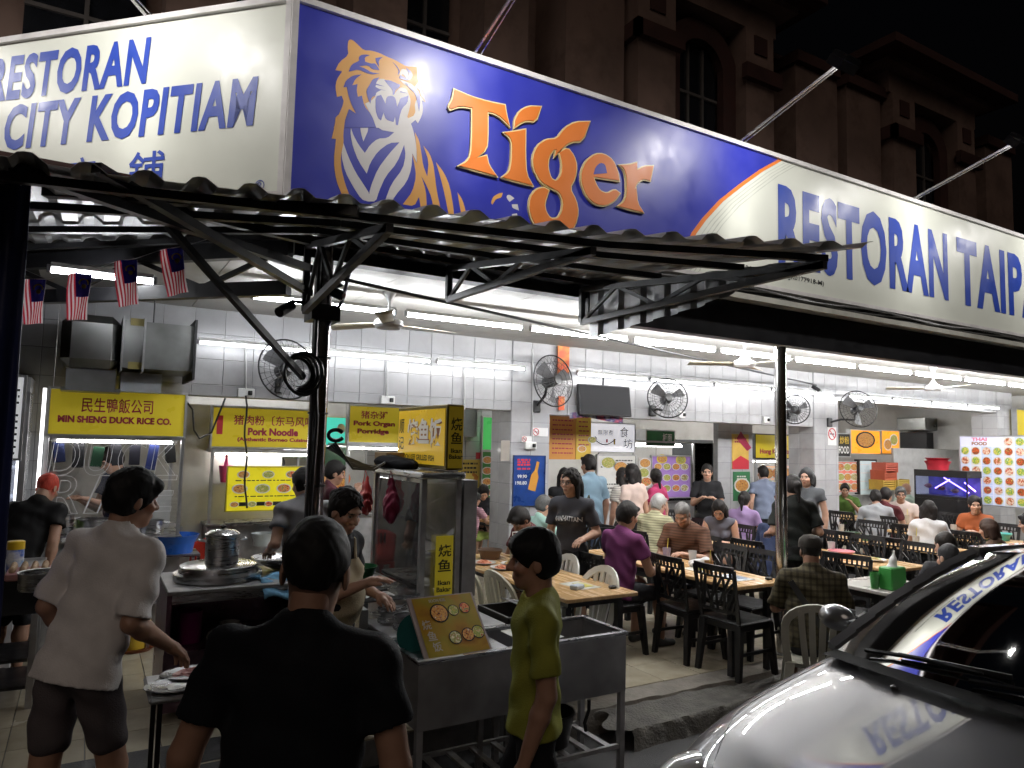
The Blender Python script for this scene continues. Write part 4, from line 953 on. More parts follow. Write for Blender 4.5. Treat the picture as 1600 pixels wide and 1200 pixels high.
# ================================================================ tables and chairs
def table(x0, x1, y0, y1, label, h=.75, m_=None):
    t = thing('table', label, 'table', ((x0+x1)/2, (y0+y1)/2, FL), group='wooden dining tables')
    q = MB(); q.b2((x0, y0, FL+h-.032), (x1, y1, FL+h), bev=.006); q.build('table_top', m_ or WOOD(), t)
    q = MB(); q.b2((x0+.08, y0+.1, FL+h-.09), (x1-.08, y1-.1, FL+h-.033)); q.build('apron', BLKM(), t)
    for a in (x0+.09, x1-.09):
        for b in (y0+.13, y1-.13): q = MB(); q.b2((a-.025, b-.025, FL), (a+.025, b+.025, FL+h-.09)); q.build('leg', BLKM(), t)
    return t
def black_chair_proto():
    t = thing('chair', 'black lattice chair', 'chair', (0, 0, 0), group='black lattice-back chairs')
    B = BLKP()
    q = MB(); q.box((0, 0, .44), (.43, .42, .03), bev=.014); q.box((0, .19, .405), (.40, .02, .05), bev=.005); q.box((0, -.19, .405), (.40, .02, .05), bev=.005)
    for s in (-1, 1): q.box((s*.195, 0, .405), (.02, .38, .05), bev=.005)
    q.build('seat', B, t, world=False)
    for sx in (-1, 1):
        for sy in (-1, 1):
            q = MB(); a = Vector((sx*.185, sy*.18, .43)); b = Vector((sx*.215, sy*.225, 0)); 
            o = []
            for p, w_ in ((a, .032), (b, .022)): o += [p+Vector((i*w_, j*w_*.8, 0)) for i, j in ((-1, -1), (1, -1), (1, 1), (-1, 1))]
            q.add(o, [(3, 2, 1, 0), (4, 5, 6, 7)]+[(k, (k+1) % 4, 4+(k+1) % 4, 4+k) for k in range(4)]); q.build('leg', B, t, world=False)
    for sx in (-1, 1): q = MB(); q.box((sx*.2, 0, .20), (.02, .38, .025)); q.build('stretcher', B, t, world=False)
    q = MB(); rg = random.Random(5)
    def bp(u, v): # u -1..1, v 0..1 on the curved back
        return Vector((u*(.195+.015*v), -.20-.075*v-.03*(1-u*u)+.0, .46+.42*v))
    def strip(p, r_, w_=.02): 
        n = 4
        for i in range(n):
            a = bp(p[0]+(r_[0]-p[0])*i/n, p[1]+(r_[1]-p[1])*i/n); b = bp(p[0]+(r_[0]-p[0])*(i+1)/n, p[1]+(r_[1]-p[1])*(i+1)/n); q.bar(a, b, .014, w_, up=(0, 1, 0)) if False else q.bar(a, b, w_, .014, up=(0, 1, .15))
    for s in (-1, 1): strip((s, -.05), (s, 1), .034)
    strip((-1, 1), (1, 1), .05); strip((-1, .17), (1, .17), .03); strip((-1, .84), (1, .84), .014)
    for k in range(9): u = -.84+k*.21; strip((u, .84), (u, 1), .016)
    for a, b in (((-.9, .2), (-.35, .84)), ((-.6, .84), (-.75, .5)), ((-.35, .84), (-.7, .17)), ((-.1, .17), (-.5, .7)), ((-.3, .17), (.15, .84)), ((.15, .84), (.1, .17)), ((.45, .84), (-.05, .45)), ((.2, .3), (.8, .84)), ((.4, .17), (.55, .6)), ((.95, .6), (.5, .17)), ((.75, .17), (.95, .4)), ((.55, .6), (.5, .84)), ((-.95, .55), (-.6, .42)), ((-.2, .5), (.3, .55)), ((.5, .5), (.95, .75))): strip(a, b, .018)
    q.build('backrest', B, t, world=False); return t
CH0 = black_chair_proto(); _used = [False, False]
def chair(x, y, face, label, z=FL):
    rz = R(face-90)
    if not _used[0]:
        _used[0] = True; CH0.location = (x, y, z); CH0.rotation_euler = (0, 0, rz); CH0['label'] = label; return CH0
    return copy_tree(CH0, (x, y, z), rz, label)
def white_chair_proto():
    t = thing('plastic_chair', 'cream plastic chair', 'chair', (0, 0, 0), group='cream plastic chairs'); B = CREAM()
    q = MB(); q.box((0, .02, .42), (.42, .42, .02), bev=.009); q.box((0, .02, .40), (.38, .38, .03), bev=.01); q.build('seat', B, t, world=False)
    for sx in (-1, 1):
        for sy in (-1, 1):
            q = MB(); a = Vector((sx*.185, .02+sy*.18, .42)); b = Vector((sx*.235, .02+sy*.25, 0)); o = []
            for p, w_ in ((a, .034), (b, .026)): o += [p+Vector((i*w_, j*w_, 0)) for i, j in ((-1, -1), (1, -1), (1, 1), (-1, 1))]
            q.add(o, [(3, 2, 1, 0), (4, 5, 6, 7)]+[(k, (k+1) % 4, 4+(k+1) % 4, 4+k) for k in range(4)]); q.build('leg', B, t, world=False)
    def bp(u, v): return Vector((u*(.20+.02*math.sin(v*2.5)), -.17-.10*v-.045*(1-u*u), .42+.44*v))
    def band(path, w_, n=12):
        q = MB(); o = []
        for i in range(n+1):
            t_ = i/n; p = bp(*path(t_)); d = (bp(*path(min(1, t_+.03)))-bp(*path(max(0, t_-.03)))).normalized(); nn = Vector((0, 1, .2)).normalized(); sd = d.cross(nn).normalized()
            o += [p+sd*w_+nn*.009, p-sd*w_+nn*.009, p-sd*w_-nn*.009, p+sd*w_-nn*.009]
        f = [(i*4+k, i*4+(k+1) % 4, i*4+4+(k+1) % 4, i*4+4+k) for i in range(n) for k in range(4)]+[(3, 2, 1, 0), tuple(n*4+k for k in range(4))]
        q.add(o, f); return q
    def arch(t_):
        a = math.pi*(1-t_)
        if t_ < .3: return (-1, t_/.3*.62)
        if t_ > .7: return (1, (1-t_)/.3*.62)
        b = math.pi*(1-(t_-.3)/.4); return (math.cos(b), .62+.38*math.sin(b))
    band(arch, .028, 26).build('back_frame', B, t, smooth=True, world=False)
    for u in (-.52, -.18, .18, .52):
        band(lambda t_, u=u: (u*(.72+.28*t_), t_*(.62+.36*math.sqrt(max(0, 1-u*u)))), .022, 6).build('slat', B, t, smooth=True, world=False)
    return t
WC0 = white_chair_proto()
def wchair(x, y, face, label, z=FL, m_=None):
    rz = R(face-90)
    if not _used[1]:
        _used[1] = True; o = WC0; o.location = (x, y, z); o.rotation_euler = (0, 0, rz); o['label'] = label; return o
    o = copy_tree(WC0, (x, y, z), rz, label)
    if m_ is not None:
        for c in o.children:
            c.data = c.data.copy(); c.data.materials.clear(); c.data.materials.append(m_)
    return o
# ================================================================ seating plan
table(3.06, 3.73, 4.34, 6.45, 'wooden table nearest the fish stall with used plates and a water jug')
table(4.59, 5.20, 4.15, 6.25, 'wooden table between the man in purple and the man in brown')
table(6.62, 7.25, 4.10, 6.10, 'wooden table with a pink bowl behind the steel pole')
table(8.30, 8.92, 4.55, 6.55, 'long wooden table in front of the woman in rust orange')
table(10.9, 11.5, 6.2, 7.9, 'wooden table beside the tiled pillar with no smoking sign')
table(6.0, 6.62, 6.15, 7.45, 'wooden table of the woman looking at her phone')
table(4.95, 5.55, 8.75, 9.7, 'wooden table where the mother and child eat behind the blue poster pillar')
table(5.55, 6.25, 3.05, 4.0, 'table with the green bag beside the parked car', m_=mat('grey laminate', (.42, .40, .37), .3, var=.1))
table(9.9, 10.5, 4.6, 6.2, 'wooden table with green tub beside the woman in rust orange')
wchair(3.08, 4.93, 0, 'cream plastic chair on the near side of the plate strewn table', )
wchair(3.02, 5.45, 5, 'cream plastic chair half hidden by the glass fish cabinet')
wchair(3.42, 4.74, 180, 'white plastic chair at the near end of the plate strewn table', m_=mat('white plastic', (.74, .75, .72), .35, var=.05))
wchair(3.50, 5.38, 176, 'white plastic chair in front of the standing woman in grey', m_=MATS['white plastic'])
wchair(4.1, 6.3, 170, 'white plastic chair behind the standing woman in grey', m_=MATS['white plastic'])
wchair(4.86, 3.62, 40, 'greyish plastic chair of the man in the cap', z=.04, m_=mat('grey cream plastic', (.45, .44, .37), .4, var=.08))
CL = [(4.82, 4.36, 2, 'black lattice chair nearest the kerb at the purple man\'s table'), (4.78, 4.86, -3, 'black lattice chair second from the kerb at the purple man\'s table'), (4.22, 5.28, 0, 'black lattice chair the man in purple sits on'), (4.3, 5.95, 4, 'black lattice chair beside the standing woman in grey'),
 (5.34, 5.15, 180, 'black lattice chair nearest behind the brown shirt man\'s table'), (5.36, 4.72, 183, 'black lattice chair between the steel pole and the brown shirt man\'s table'), (5.62, 5.72, 195, 'black lattice chair the man in brown sits on'),
 (5.75, 6.45, 0, 'black lattice chair of the old man in pale yellow'), (5.78, 6.95, 0, 'black lattice chair left of the old man in pale yellow'), (6.9, 6.4, 180, 'black lattice chair of the woman looking at her phone'), (6.9, 7.05, 180, 'black lattice chair behind the woman looking at her phone'),
 (6.35, 5.35, 0, 'black lattice chair of the man in navy'), (6.45, 4.55, 0, 'black lattice chair behind the steel pole'), (7.45, 4.45, 180, 'black lattice chair with its back to the aquarium, nearest the car'), (7.45, 5.05, 180, 'black lattice chair with its back to the aquarium, second from the car'), (7.45, 5.65, 180, 'black lattice chair with its back to the aquarium, third from the car'),
 (8.12, 4.9, 0, 'black lattice chair nearest the car at the long table'), (8.12, 5.5, 0, 'black lattice chair second from the car at the long table'), (8.12, 6.1, 0, 'black lattice chair third from the car at the long table'), (9.15, 4.85, 180, 'black lattice chair of the bob haired woman'), (9.15, 5.5, 180, 'black lattice chair next to the bob haired woman'), (9.15, 6.1, 180, 'black lattice chair at the far end of the long table'),
 (10.6, 6.5, 0, 'black lattice chair of the man in dark red by the pillar'), (10.6, 7.2, 0, 'black lattice chair against the pillar with no smoking sign'), (11.75, 6.4, 180, 'black lattice chair of the man in grey white'), (11.75, 7.1, 180, 'black lattice chair behind the man in grey white'),
 (9.7, 4.9, 0, 'black lattice chair in front of the picture menu wall, nearest the car'), (9.7, 5.6, 0, 'black lattice chair in front of the picture menu wall, farther in'), (10.75, 5.2, 180, 'black lattice chair of the woman in rust orange'), (7.9, 7.0, 270, 'black lattice chair of the woman in lilac'), (5.3, 7.05, 90, 'black lattice chair in the aisle before the white lightbox stall'), (7.6, 8.0, 250, 'black lattice chair in front of the drinks fridge'), (5.9, 4.15, 200, 'black lattice chair at the grey table beside the car')]
for a in CL: chair(*a[:4])
# ---- people sitting: photo head top -> place at seated height
def seat_xy(px, py, top=1.27): p = gz(px, py, FL+top); return float(p[0]), float(p[1])
def st_xy(px, py, d): p = gd(px, py, d); return float(p[0]), float(p[1]), float(p[2])
SIT = dict(pose='sit')
person('man in a plain purple T-shirt seated with his back to the kerb', 4.27, 5.28, 5, H=1.76, lean=10, shirt=('purple tee', (.155, .035, .12)), aL='table', aR='table', skin='m', hair='short', pants=('black shorts', (.02, .02, .024)), leg=.45, res=.013, **SIT)
person('grey haired man in a brown striped shirt eating opposite the purple shirt', 5.6, 5.70, 205, H=1.70, lean=14, shirt=('brown shirt', (.13, .065, .042)), sleeve=.75, aL='fork', aR='table', skin='m', hcol=(.17, .165, .16), hair='buzz', hp=18, res=.012, fat=1.08, **SIT)
x, y = seat_xy(1025, 772); person('old white haired man in a pale yellow shirt seen from behind', 5.85, 6.62, 10, H=1.66, lean=14, shirt=('pale yellow shirt', (.55, .52, .33)), aL='table', aR='table', hcol=(.42, .41, .40), hair='short', res=.014, fat=1.1, **SIT)
person('woman in a grey sleeveless top looking down at her phone', 6.85, 6.42, 215, H=1.6, lean=16, shirt=('slate sleeveless top', (.10, .10, .125)), sleeve=0, aL='phone', aR='table', hair='long', hp=22, fem=1, glasses=True, res=.012, **SIT)
x, y = seat_xy(1160, 768); person('woman in a lilac top with dark hair tied back', x, y, 20, H=1.58, lean=6, shirt=('lilac top', (.36, .25, .46)), hair='tail', fem=1, aL='table', aR='table', res=.015, **SIT)
person('man in a navy shirt resting his chin on his hand behind the steel pole', 6.42, 5.42, -5, H=1.72, lean=24, shirt=('navy tee', (.022, .032, .075)), aL='table', aR='mouth', hair='short', skin='m', hp=10, res=.013, **SIT)
cap_ = person('man in an olive checked shirt and dark cap seated with his back to the car', 4.92, 3.68, 44, z=.04, H=1.70, lean=8, shirt=('olive check shirt', (.075, .062, .035)), sleeve=.9, aL='table', aR='lap', skin='d', hair='buzz', fat=1.12, res=.011, **SIT)
person('bearded man in maroon eating beside the tiled pillar', 3.98, 6.12, 190, H=1.68, lean=20, shirt=('maroon tee', (.09, .022, .025)), aL='table', aR='fork', skin='d', hair='mop', hp=25, res=.013, **SIT)
x, y = seat_xy(828, 772); person('grey haired woman in a mint top drinking below the blue poster', x, y-.15, 0, H=1.58, lean=8, shirt=('mint top', (.40, .62, .56)), aL='table', aR='mouth', hcol=(.10, .10, .10), hair='short', fem=1, res=.014, **SIT)
person('dark haired mother bending over the child at the back table', 5.35, 9.95, 250, H=1.6, lean=18, shirt=('black blouse', (.016, .016, .02)), aL='table', aR='table', hair='long', fem=1, hp=25, res=.017, **SIT)
person('small child in a tie-dyed pink top at the back table', 4.75, 9.15, 15, H=1.28, lean=10, shirt=('pink tie dye top', (.72, .40, .48)), aL='forward', aR='forward', pants=('lime shorts', (.35, .45, .12)), hair='short', res=.015, seat=.46, **SIT)
x, y = seat_xy(1404, 760); person('old man with glasses in a pale pink tee facing the camera', 11.35, 6.85, 215, H=1.66, lean=8, shirt=('pale pink tee', (.56, .47, .44)), aL='lap', aR='table', hcol=(.08, .08, .08), hair='short', skin='m', glasses=True, res=.014, fat=1.08, **SIT)
person('bob haired woman in white seen from behind at the long table', 9.05, 5.12, 20, H=1.58, lean=10, shirt=('white blouse', (.58, .58, .60)), aL='table', aR='table', hair='bob', fem=1, res=.014, **SIT)
person('woman in rust orange eating with her hair tied back', 10.62, 5.32, 190, H=1.62, lean=8, shirt=('rust orange top', (.28, .075, .025)), aL='fork', aR='table', hair='tail', fem=1, hy=25, res=.013, **SIT)
x, y = seat_xy(1505, 822, 1.25); person('dark haired man seated behind the car windscreen edge', 6.55, 3.45, 60, z=.04, H=1.68, lean=14, shirt=('charcoal tee', (.03, .03, .034)), aL='table', aR='table', hair='buzz', hcol=(.02, .016, .014), res=.014, **SIT)
person('person in a dark grey cap eating behind the car roof line', 6.2, 3.25, 70, z=.02, H=1.58, lean=10, shirt=('slate grey tee', (.06, .062, .07)), aL='table', aR='table', hair='buzz', hcol=(.03, .03, .032), res=.014, **SIT)
person('man in dark red seated against the tiled pillar', 10.5, 6.62, 10, H=1.68, lean=10, shirt=('dark red tee', (.085, .018, .022)), aL='table', aR='table', hair='short', res=.015, **SIT)
person('person in a green top resting chin in hand at the back', 12.1, 8.35, 215, H=1.6, lean=14, shirt=('green top', (.075, .14, .03)), aL='mouth', aR='table', hair='short', skin='m', res=.017, **SIT)
x, y = seat_xy(1390, 768); person('person in a grey hooded top seen from behind', x, y+.2, 40, H=1.62, lean=12, shirt=('grey hoodie', (.33, .34, .36)), sleeve=1.5, aL='table', aR='table', hair='short', res=.016, **SIT)
x, y = seat_xy(1420, 758); person('bald man in a pale green shirt behind the pink tee', x, y, 60, H=1.66, lean=6, shirt=('pale green shirt', (.38, .47, .38)), hair='bald', skin='m', res=.016, **SIT)
x, y = st_xy(1195, 745, 11.4)[:2]; person('man in a grey blue tee waiting at the yellow street food stall', x, y, 70, H=1.58, shirt=('grey blue tee', (.17, .20, .28)), hair='short', res=.017)
person('woman with long hair and a white sleeve seated beside the pole', 7.55, 5.72, 185, H=1.6, lean=16, shirt=('black and white top', (.30, .30, .30)), sleeve=1.3, hair='long', fem=1, hp=20, aL='table', aR='mouth', res=.014, **SIT)
person('dark haired diner at the right edge behind the car roof', 9.2, 3.95, 100, z=.1, H=1.62, lean=8, shirt=('black tee with yellow trim', (.03, .03, .025)), hair='short', aL='table', aR='table', res=.016, **SIT)
person('long haired diner at the far right with olive collar', 9.95, 4.2, 120, z=.1, H=1.6, lean=8, shirt=('dark olive top', (.05, .05, .03)), hair='long', fem=1, aL='table', aR='table', res=.016, **SIT)
person('diner with brown hair half hidden behind the long table', 8.95, 4.2, 95, z=.05, H=1.56, lean=14, shirt=('brown blouse', (.08, .05, .035)), hair='bob', hcol=(.035, .018, .012), fem=1, aL='table', aR='table', res=.016, **SIT)
# ---- people standing
wm = person('long haired woman in a grey slogan T-shirt carrying an olive tote', 3.92, 5.50, 212, H=1.63, lean=2, shirt=('charcoal slogan tee', (.055, .055, .066)), sleeve=.75, pants=('black skirt', (.014, .014, .016)), leg=.40, hair='long', fem=1, hy=-14, glasses=True, aL='bent', aR='down', res=.010)
vs_, fs_, asp_ = text_geo('MANHATTAN', .02)
def chest(P_, u, v, w_=.26, h_=.045, z0=.33):
    T, s, sv, hip = P_['T'], P_['s'], P_['sv'], P_['hip']
    x = (u-.5)*w_; z = (z0+(v-.5)*h_+(.012*(1-(2*u-1)**2)))*s; lo_, hi_ = .0, .30
    for _ in range(14):
        m_ = (lo_+hi_)/2; d = sv.ev((hip+T@np.array([x, m_, z]))[None])[0]
        if d < 0: lo_ = m_
        else: hi_ = m_
    return tuple(hip+T@np.array([x, hi_+.004, z]))
def chest_text(P_, txt, m_, **kw):
    vs_, fs_, a = text_geo(txt, .02); q = MB(); q.add([chest(P_, 1-u, v, **kw) for u, v in vs_], fs_); q.build('slogan', m_, P_['root'], world=False)
chest_text(wm, 'MANHATTAN', flat('white print', (.7, .7, .7)))
tb_ = Vol(.03); tb_.ell((.02, -.19, .80), (.11, .10, .17)); tb_.ell((.02, -.19, .92), (.10, .07, .10)); tb_.noise = lambda P_: .006*np.sin(P_[..., 2]*30+P_[..., 0]*22)
tote = thing('tote_bag', 'olive canvas tote on the shoulder of the woman in grey', 'bag', wm['root'].location, wm['root'].rotation_euler.z)
Vt, Ft = tb_.mesh(.014); meshobj('bag_body', Vt, Ft, cloth('olive canvas', (.085, .080, .045)), tote)
q = MB(); q.tube([(-.08, -.20, .95), (-.15, -.10, 1.2), (-.155, -.02, 1.40), (-.13, .04, 1.3), (-.04, -.10, .95)], .010, 6); q.build('strap', MATS['olive canvas'], tote, world=False, smooth=True)
x, y, zt_ = st_xy(925, 712, 9.1); person('man in a light blue shirt standing at the white lightbox stall', x, y, 95, H=1.73, shirt=('light blue shirt', (.20, .30, .38)), sleeve=.8, hair='short', skin='m', pants=('blue trousers', (.10, .14, .22)), leg=.95, res=.015)
x, y, zt_ = st_xy(993, 724, 9.0); person('woman in a pale peach T-shirt queuing with straight dark hair', x, y, 100, H=1.63, shirt=('pale peach tee', (.60, .47, .42)), hair='bob', fem=1, res=.014)
x, y, zt_ = st_xy(977, 735, 9.5); person('woman in off-white standing beside the pale peach T-shirt', x, y, 95, H=1.56, shirt=('off white tee', (.55, .52, .48)), hair='bob', fem=1, res=.016)
x, y, zt_ = st_xy(1030, 735, 9.7); person('woman in bright pink with a ponytail at the purple menu board', x, y, 110, H=1.55, shirt=('bright pink top', (.45, .05, .14)), hair='tail', fem=1, hy=-40, res=.015)
x, y, zt_ = st_xy(1105, 727, 10.6); person('waitress in black carrying bottles before the drinks fridge', x, y, 225, H=1.61, shirt=('black tee', (.014, .014, .016)), sleeve=.7, hair='bun', fem=1, aL='phone', aR='phone', res=.013, pants=('black trousers', (.015, .015, .016)), leg=1)
x, y, zt_ = st_xy(1262, 732, 9.4); person('woman with bobbed hair in a grey dress standing by the pillar', x, y, 200, H=1.62, shirt=('grey dress', (.085, .09, .10)), sleeve=.4, hair='bob', hcol=(.03, .018, .012), fem=1, res=.013, long=.35)
x, y, zt_ = st_xy(1243, 753, 7.5); person('person in a plain black shirt standing with back turned behind the pole', 6.18, 4.82, 62, H=1.60, shirt=('plain black tee', (.012, .014, .013)), sleeve=.8, hair='tail', fem=1, fat=1.15, res=.012, pants=('black trousers', (.015, .015, .016)), leg=1, aL='bent', aR='bent')
person('woman standing behind the blue poster pillar in a black top', 5.35, 7.7, 240, H=1.55, shirt=('black tank top', (.016, .016, .018)), sleeve=.2, hair='long', fem=1, res=.016, pants=('grey skirt', (.16, .15, .15)), leg=.5)
# ---- stall keepers
x, y, zt_ = st_xy(193, 697, 7.0); person('young stall keeper in navy with glasses checking his phone in the duck rice stall', x, y, 205, H=1.70, z=zt_-1.70, shirt=('navy work tee', (.018, .028, .10)), hair='fringe', hcol=(.022, .014, .011), hp=24, aL='phone', aR='phone', glasses=True, res=.012, build_legs=False)
person('noodle cook with grey brown hair behind the yellow menu board', *st_xy(443, 708, 8.6)[:2], 190, H=1.68, z=st_xy(443, 708, 8.6)[2]-1.68, shirt=('pale work tee', (.5, .48, .42)), hair='short', hcol=(.03, .022, .018), hp=20, res=.015, build_legs=False)
person('stall hand in maroon apron reaching up beside the dark pole', *st_xy(512, 722, 7.3)[:2], 350, H=1.64, shirt=('maroon work top', (.075, .020, .03)), hair='short', skin='m', aL='forward', aR='mouth', hp=8, res=.014)
person('cook in a loose grey T-shirt with back turned beside the dark pole', 1.52, 5.62, 100, H=1.64, shirt=('loose grey tee', (.24, .235, .25)), hair='short', lean=12, aL='bent', aR='bent', res=.013, fat=1.1)
vd = person('woman vendor in a black top and beige apron frying at the front cart', 1.20, 3.98, 305, H=1.60, lean=5, shirt=('black work tee', (.016, .016, .020)), sleeve=.7, hair='bun', fem=1, fat=1.15, hy=-10, hp=16, aL='bent', aR='phone', res=.0095, pants=('black trousers', (.015, .015, .016)), leg=1)
person('stall hand in black bending over with a red headscarf at the left edge', -.42, 6.72, 60, H=1.62, lean=30, shirt=('black tee with gold trim', (.014, .014, .015)), hair='buzz', hcol=(.45, .05, .03), skin='m', aL='bent', aR='down', res=.013)
# apron on the vendor: follows the shirt surface
q = MB(); T_, s_, sv_, hip_ = vd['T'], vd['s'], vd['sv'], vd['hip']
def apr(u, v):
    z = (-.22+.62*v); w_ = .17 if v < .72 else .17-.10*(v-.72)/.28; xx = (u-.5)*2*w_
    lo_, hi_ = 0., .34
    for _ in range(13):
        m_ = (lo_+hi_)/2; d = sv_.ev((hip_+T_@np.array([xx, m_, max(z, -.06)*s_]))[None])[0]
        if d < 0: lo_ = m_
        else: hi_ = m_
    return tuple(hip_+T_@np.array([xx, max(hi_, .08)+.012, z*s_]))
q.grid(apr, 14, 22); q.build('apron', cloth('beige apron', (.42, .36, .25)), vd['root'], smooth=True, world=False)
for sd in (-1, 1): q = MB(); q.tube([apr(.5+sd*.25, 1), tuple(vd['up']((sd*.07, .07, .50*s_))), tuple(vd['up']((sd*.06, -.03, .565*s_)))], .008, 5); q.build('apron_strap', MATS['beige apron'], vd['root'], world=False)
# ---- foreground
HF = dict(z=0)
bm_ = person('heavily built man in a black T-shirt seen from behind in the foreground', .52, 2.05, 66, z=0, H=1.79, lean=3, side=4, hs=1.13, shirt=('deep black tee', (.006, .007, .010)), sleeve=.62, hair='buzz', hcol=(.010, .009, .009), skin='m', fat=1.04, aL=((.08, .0, -.27), (.10, .08, -.52)), aR=((.08, -.02, -.27), (.08, .03, -.53)), res=.009, hy=-4)
wt_ = person('young man in a white T-shirt and grey shorts leaning towards the stalls at the left', .03, 3.52, 44, z=.17, H=1.73, lean=15, side=4, shirt=('white cotton tee', (.74, .71, .70)), sleeve=.92, hair='mop', hcol=(.008, .008, .009), skin='m', fat=.96, aL=((.05, -.02, -.28), (.03, .16, -.42)), aR=((.03, -.03, -.28), (.05, .20, -.36)), res=.009, hy=-22, hp=-8, pants=('grey shorts', (.10, .085, .09)), leg=.33, long=-.03, step=.6)
person('boy in an olive green T-shirt walking past the steel cart in profile', 1.66, 2.58, 152, z=0, H=1.67, lean=-1, shirt=('olive green tee', (.30, .31, .05)), sleeve=.72, hair='mop', hcol=(.008, .008, .008), skin='m', fat=.90, aL=((.02, -.03, -.29), (.02, .05, -.55)), aR=((.03, -.05, -.28), (.02, -.04, -.54)), res=.009, hp=4, pants=('black sports shorts', (.012, .012, .014)), leg=.42, long=-.085, step=.5)
# cap on the seated man
q = MB(); hp_ = cap_['hpnt']; o = []
q.lathe([(.092, -.0), (.094, .03), (.085, .07), (.05, .098), (.0, .106)], (0, 0, 0), 22, sy=1.16); CM = Matrix([list(r) for r in cap_['HM']]).to_4x4()
M_ = Matrix.Translation(Vector(cap_['hc'])+CM@Vector((0, -.01, .03)))@CM; q.v = [tuple(M_@Vector(v)) for v in q.v]
q.build('cap', cloth('dark cap cloth', (.03, .026, .022)), cap_['root'], smooth=True, world=False)
q = MB(); q.bar(cap_['up']((-.17, -.13, .44)), cap_['up']((.10, -.15, .02)), .045, .012, up=(0, 1, 0)); q.build('sling_strap', BLKP(), cap_['root'], world=False)
# ================================================================ stalls, signs and fittings
FOOD = [ramp_mat('food picture %d' % i, c, 55, .4, .10) for i, c in enumerate((
    [(.05, .02, .01), (.45, .14, .03), (.65, .38, .10), (.30, .07, .02), (.70, .62, .45)], [(.04, .10, .02), (.50, .38, .08), (.20, .30, .05), (.65, .50, .25), (.35, .08, .03)],
    [(.10, .03, .02), (.55, .06, .03), (.70, .30, .10), (.08, .16, .03), (.75, .65, .5)], [(.6, .5, .3), (.7, .6, .42), (.25, .30, .08), (.40, .18, .06), (.72, .70, .62)]))]
def disc_mesh(r, m_, n=14, th=.003): 
    q = MB(); q.lathe([(r, 0), (r, th)], (0, 0, 0), n, axis='y'); q.v = [(a, -b, c) for a, b, c in q.v]; q.f = [f[::-1] for f in q.f]; return q.mesh('dish_picture', m_)
_dm = {}
def dishes(root, spots, y, r, plate=None, names='dish_picture', sx=1.55):
    for i, (x, z) in enumerate(spots):
        k = (round(r, 3), i % 4, sx, id(plate) if plate else 0)
        if k not in _dm: _dm[k] = disc_mesh(r*.82, FOOD[i % 4]); _dm[(k, 'p')] = disc_mesh(r, plate or mat('plate print white', (.62, .62, .62), .4, emit=.08))
        o1 = inst('plate_picture', _dm[(k, 'p')], root, (x, y-.001, z)); o2 = inst(names, _dm[k], root, (x, y-.004, z)); o1.scale = o2.scale = (sx, 1, 1)
def board(name, label, cat, a, b, y, face, frame=None, th=.06, texts=(), fw_=.02, group=None, ret=False):
    p0 = gy(a[0], a[1], y); p1 = gy(b[0], b[1], y); x0, x1, z1, z0 = float(p0[0]), float(p1[0]), float(p0[2]), float(p1[2])
    t = thing(name, label, cat, ((x0+x1)/2, y+th/2, z0), group=group)
    q = MB(); q.b2((x0, y, z0), (x1, y+th, z1)); q.build('panel', face, t)
    if frame is not None:
        q = MB(); w_ = fw_
        q.b2((x0-w_, y-.012, z0-w_), (x1+w_, y+th+.01, z0)); q.b2((x0-w_, y-.012, z1), (x1+w_, y+th+.01, z1+w_)); q.b2((x0-w_, y-.012, z0), (x0, y+th+.01, z1)); q.b2((x1, y-.012, z0), (x1+w_, y+th+.01, z1)); q.build('frame', frame, t)
    for tx in texts:
        s_, u0, v0, u1, v1, m_ = tx[:6]; bold = tx[6] if len(tx) > 6 else .02
        lettering(s_, boxF(x0+(x1-x0)*u0, z0+(z1-z0)*v0, x0+(x1-x0)*u1, z0+(z1-z0)*v1, y-.004), m_, t, bold=bold)
    t['_r'] = 0; del t['_r']
    return (t, x0, x1, z0, z1)
def rules(root, rows, y, x0, x1, m_, h=.012):
    """printed text lines too small to read: one thin strip per line"""
    q = MB(); rg = random.Random(int(x0*100))
    for z in rows:
        x = x0
        while x < x1-.01:
            w_ = rg.uniform(.02, .06); q.b2((x, y-.003, z), (min(x+w_, x1), y-.001, z+h)); x += w_+rg.uniform(.008, .02)
    q.build('small_print', m_, root, kind='stuff')
ALU = mat('aluminium profile', (.55, .55, .56), .35, .8)
LB = lambda n, c, e: mat(n, c, .3, var=.04, vscale=3, emit=e)
YS = LB('lit yellow sign face', (.60, .47, .03), .22)
def stall(name, label, x0, x1, y0, y1, top=.95, roof=2.15, glass=True, post=True, counter_m=None, back=None):
    t = thing(name, label, 'food stall', ((x0+x1)/2, y0, FL)); cm = counter_m or STEELD()
    q = MB(); q.b2((x0, y0, FL+.08), (x1, y1, FL+top-.03)); q.build('counter', cm, t)
    q = MB(); q.b2((x0-.02, y0-.03, FL+top-.029), (x1+.02, y1, FL+top), bev=.006); q.build('counter_top', STEEL(), t)
    if post:
        for a in (x0+.015, x1-.015):
            for b in (y0+.015, y1-.015): q = MB(); q.b2((a-.015, b-.015, FL+top), (a+.015, b+.015, roof)); q.build('post', ALU, t)
        q = MB(); q.b2((x0, y0, roof), (x1, y1, roof+.03)); q.build('canopy', ALU, t)
    if post:
        q = MB(); q.tube([(x0+.08, y0+.25, roof-.03), (x1-.08, y0+.25, roof-.03)], .013, 6); q.build('strip_light', mat('lit stall tube', (1, 1, 1), .5, var=0, emit=32, ecol=(1, .98, .95)), t)
    if glass: q = MB(); q.b2((x0+.03, y0+.008, FL+top+.002), (x1-.03, y0+.014, min(roof-.01, FL+top+.62))); q.build('glass_front', pane_mat('stall glass', refl=.07), t)
    return t
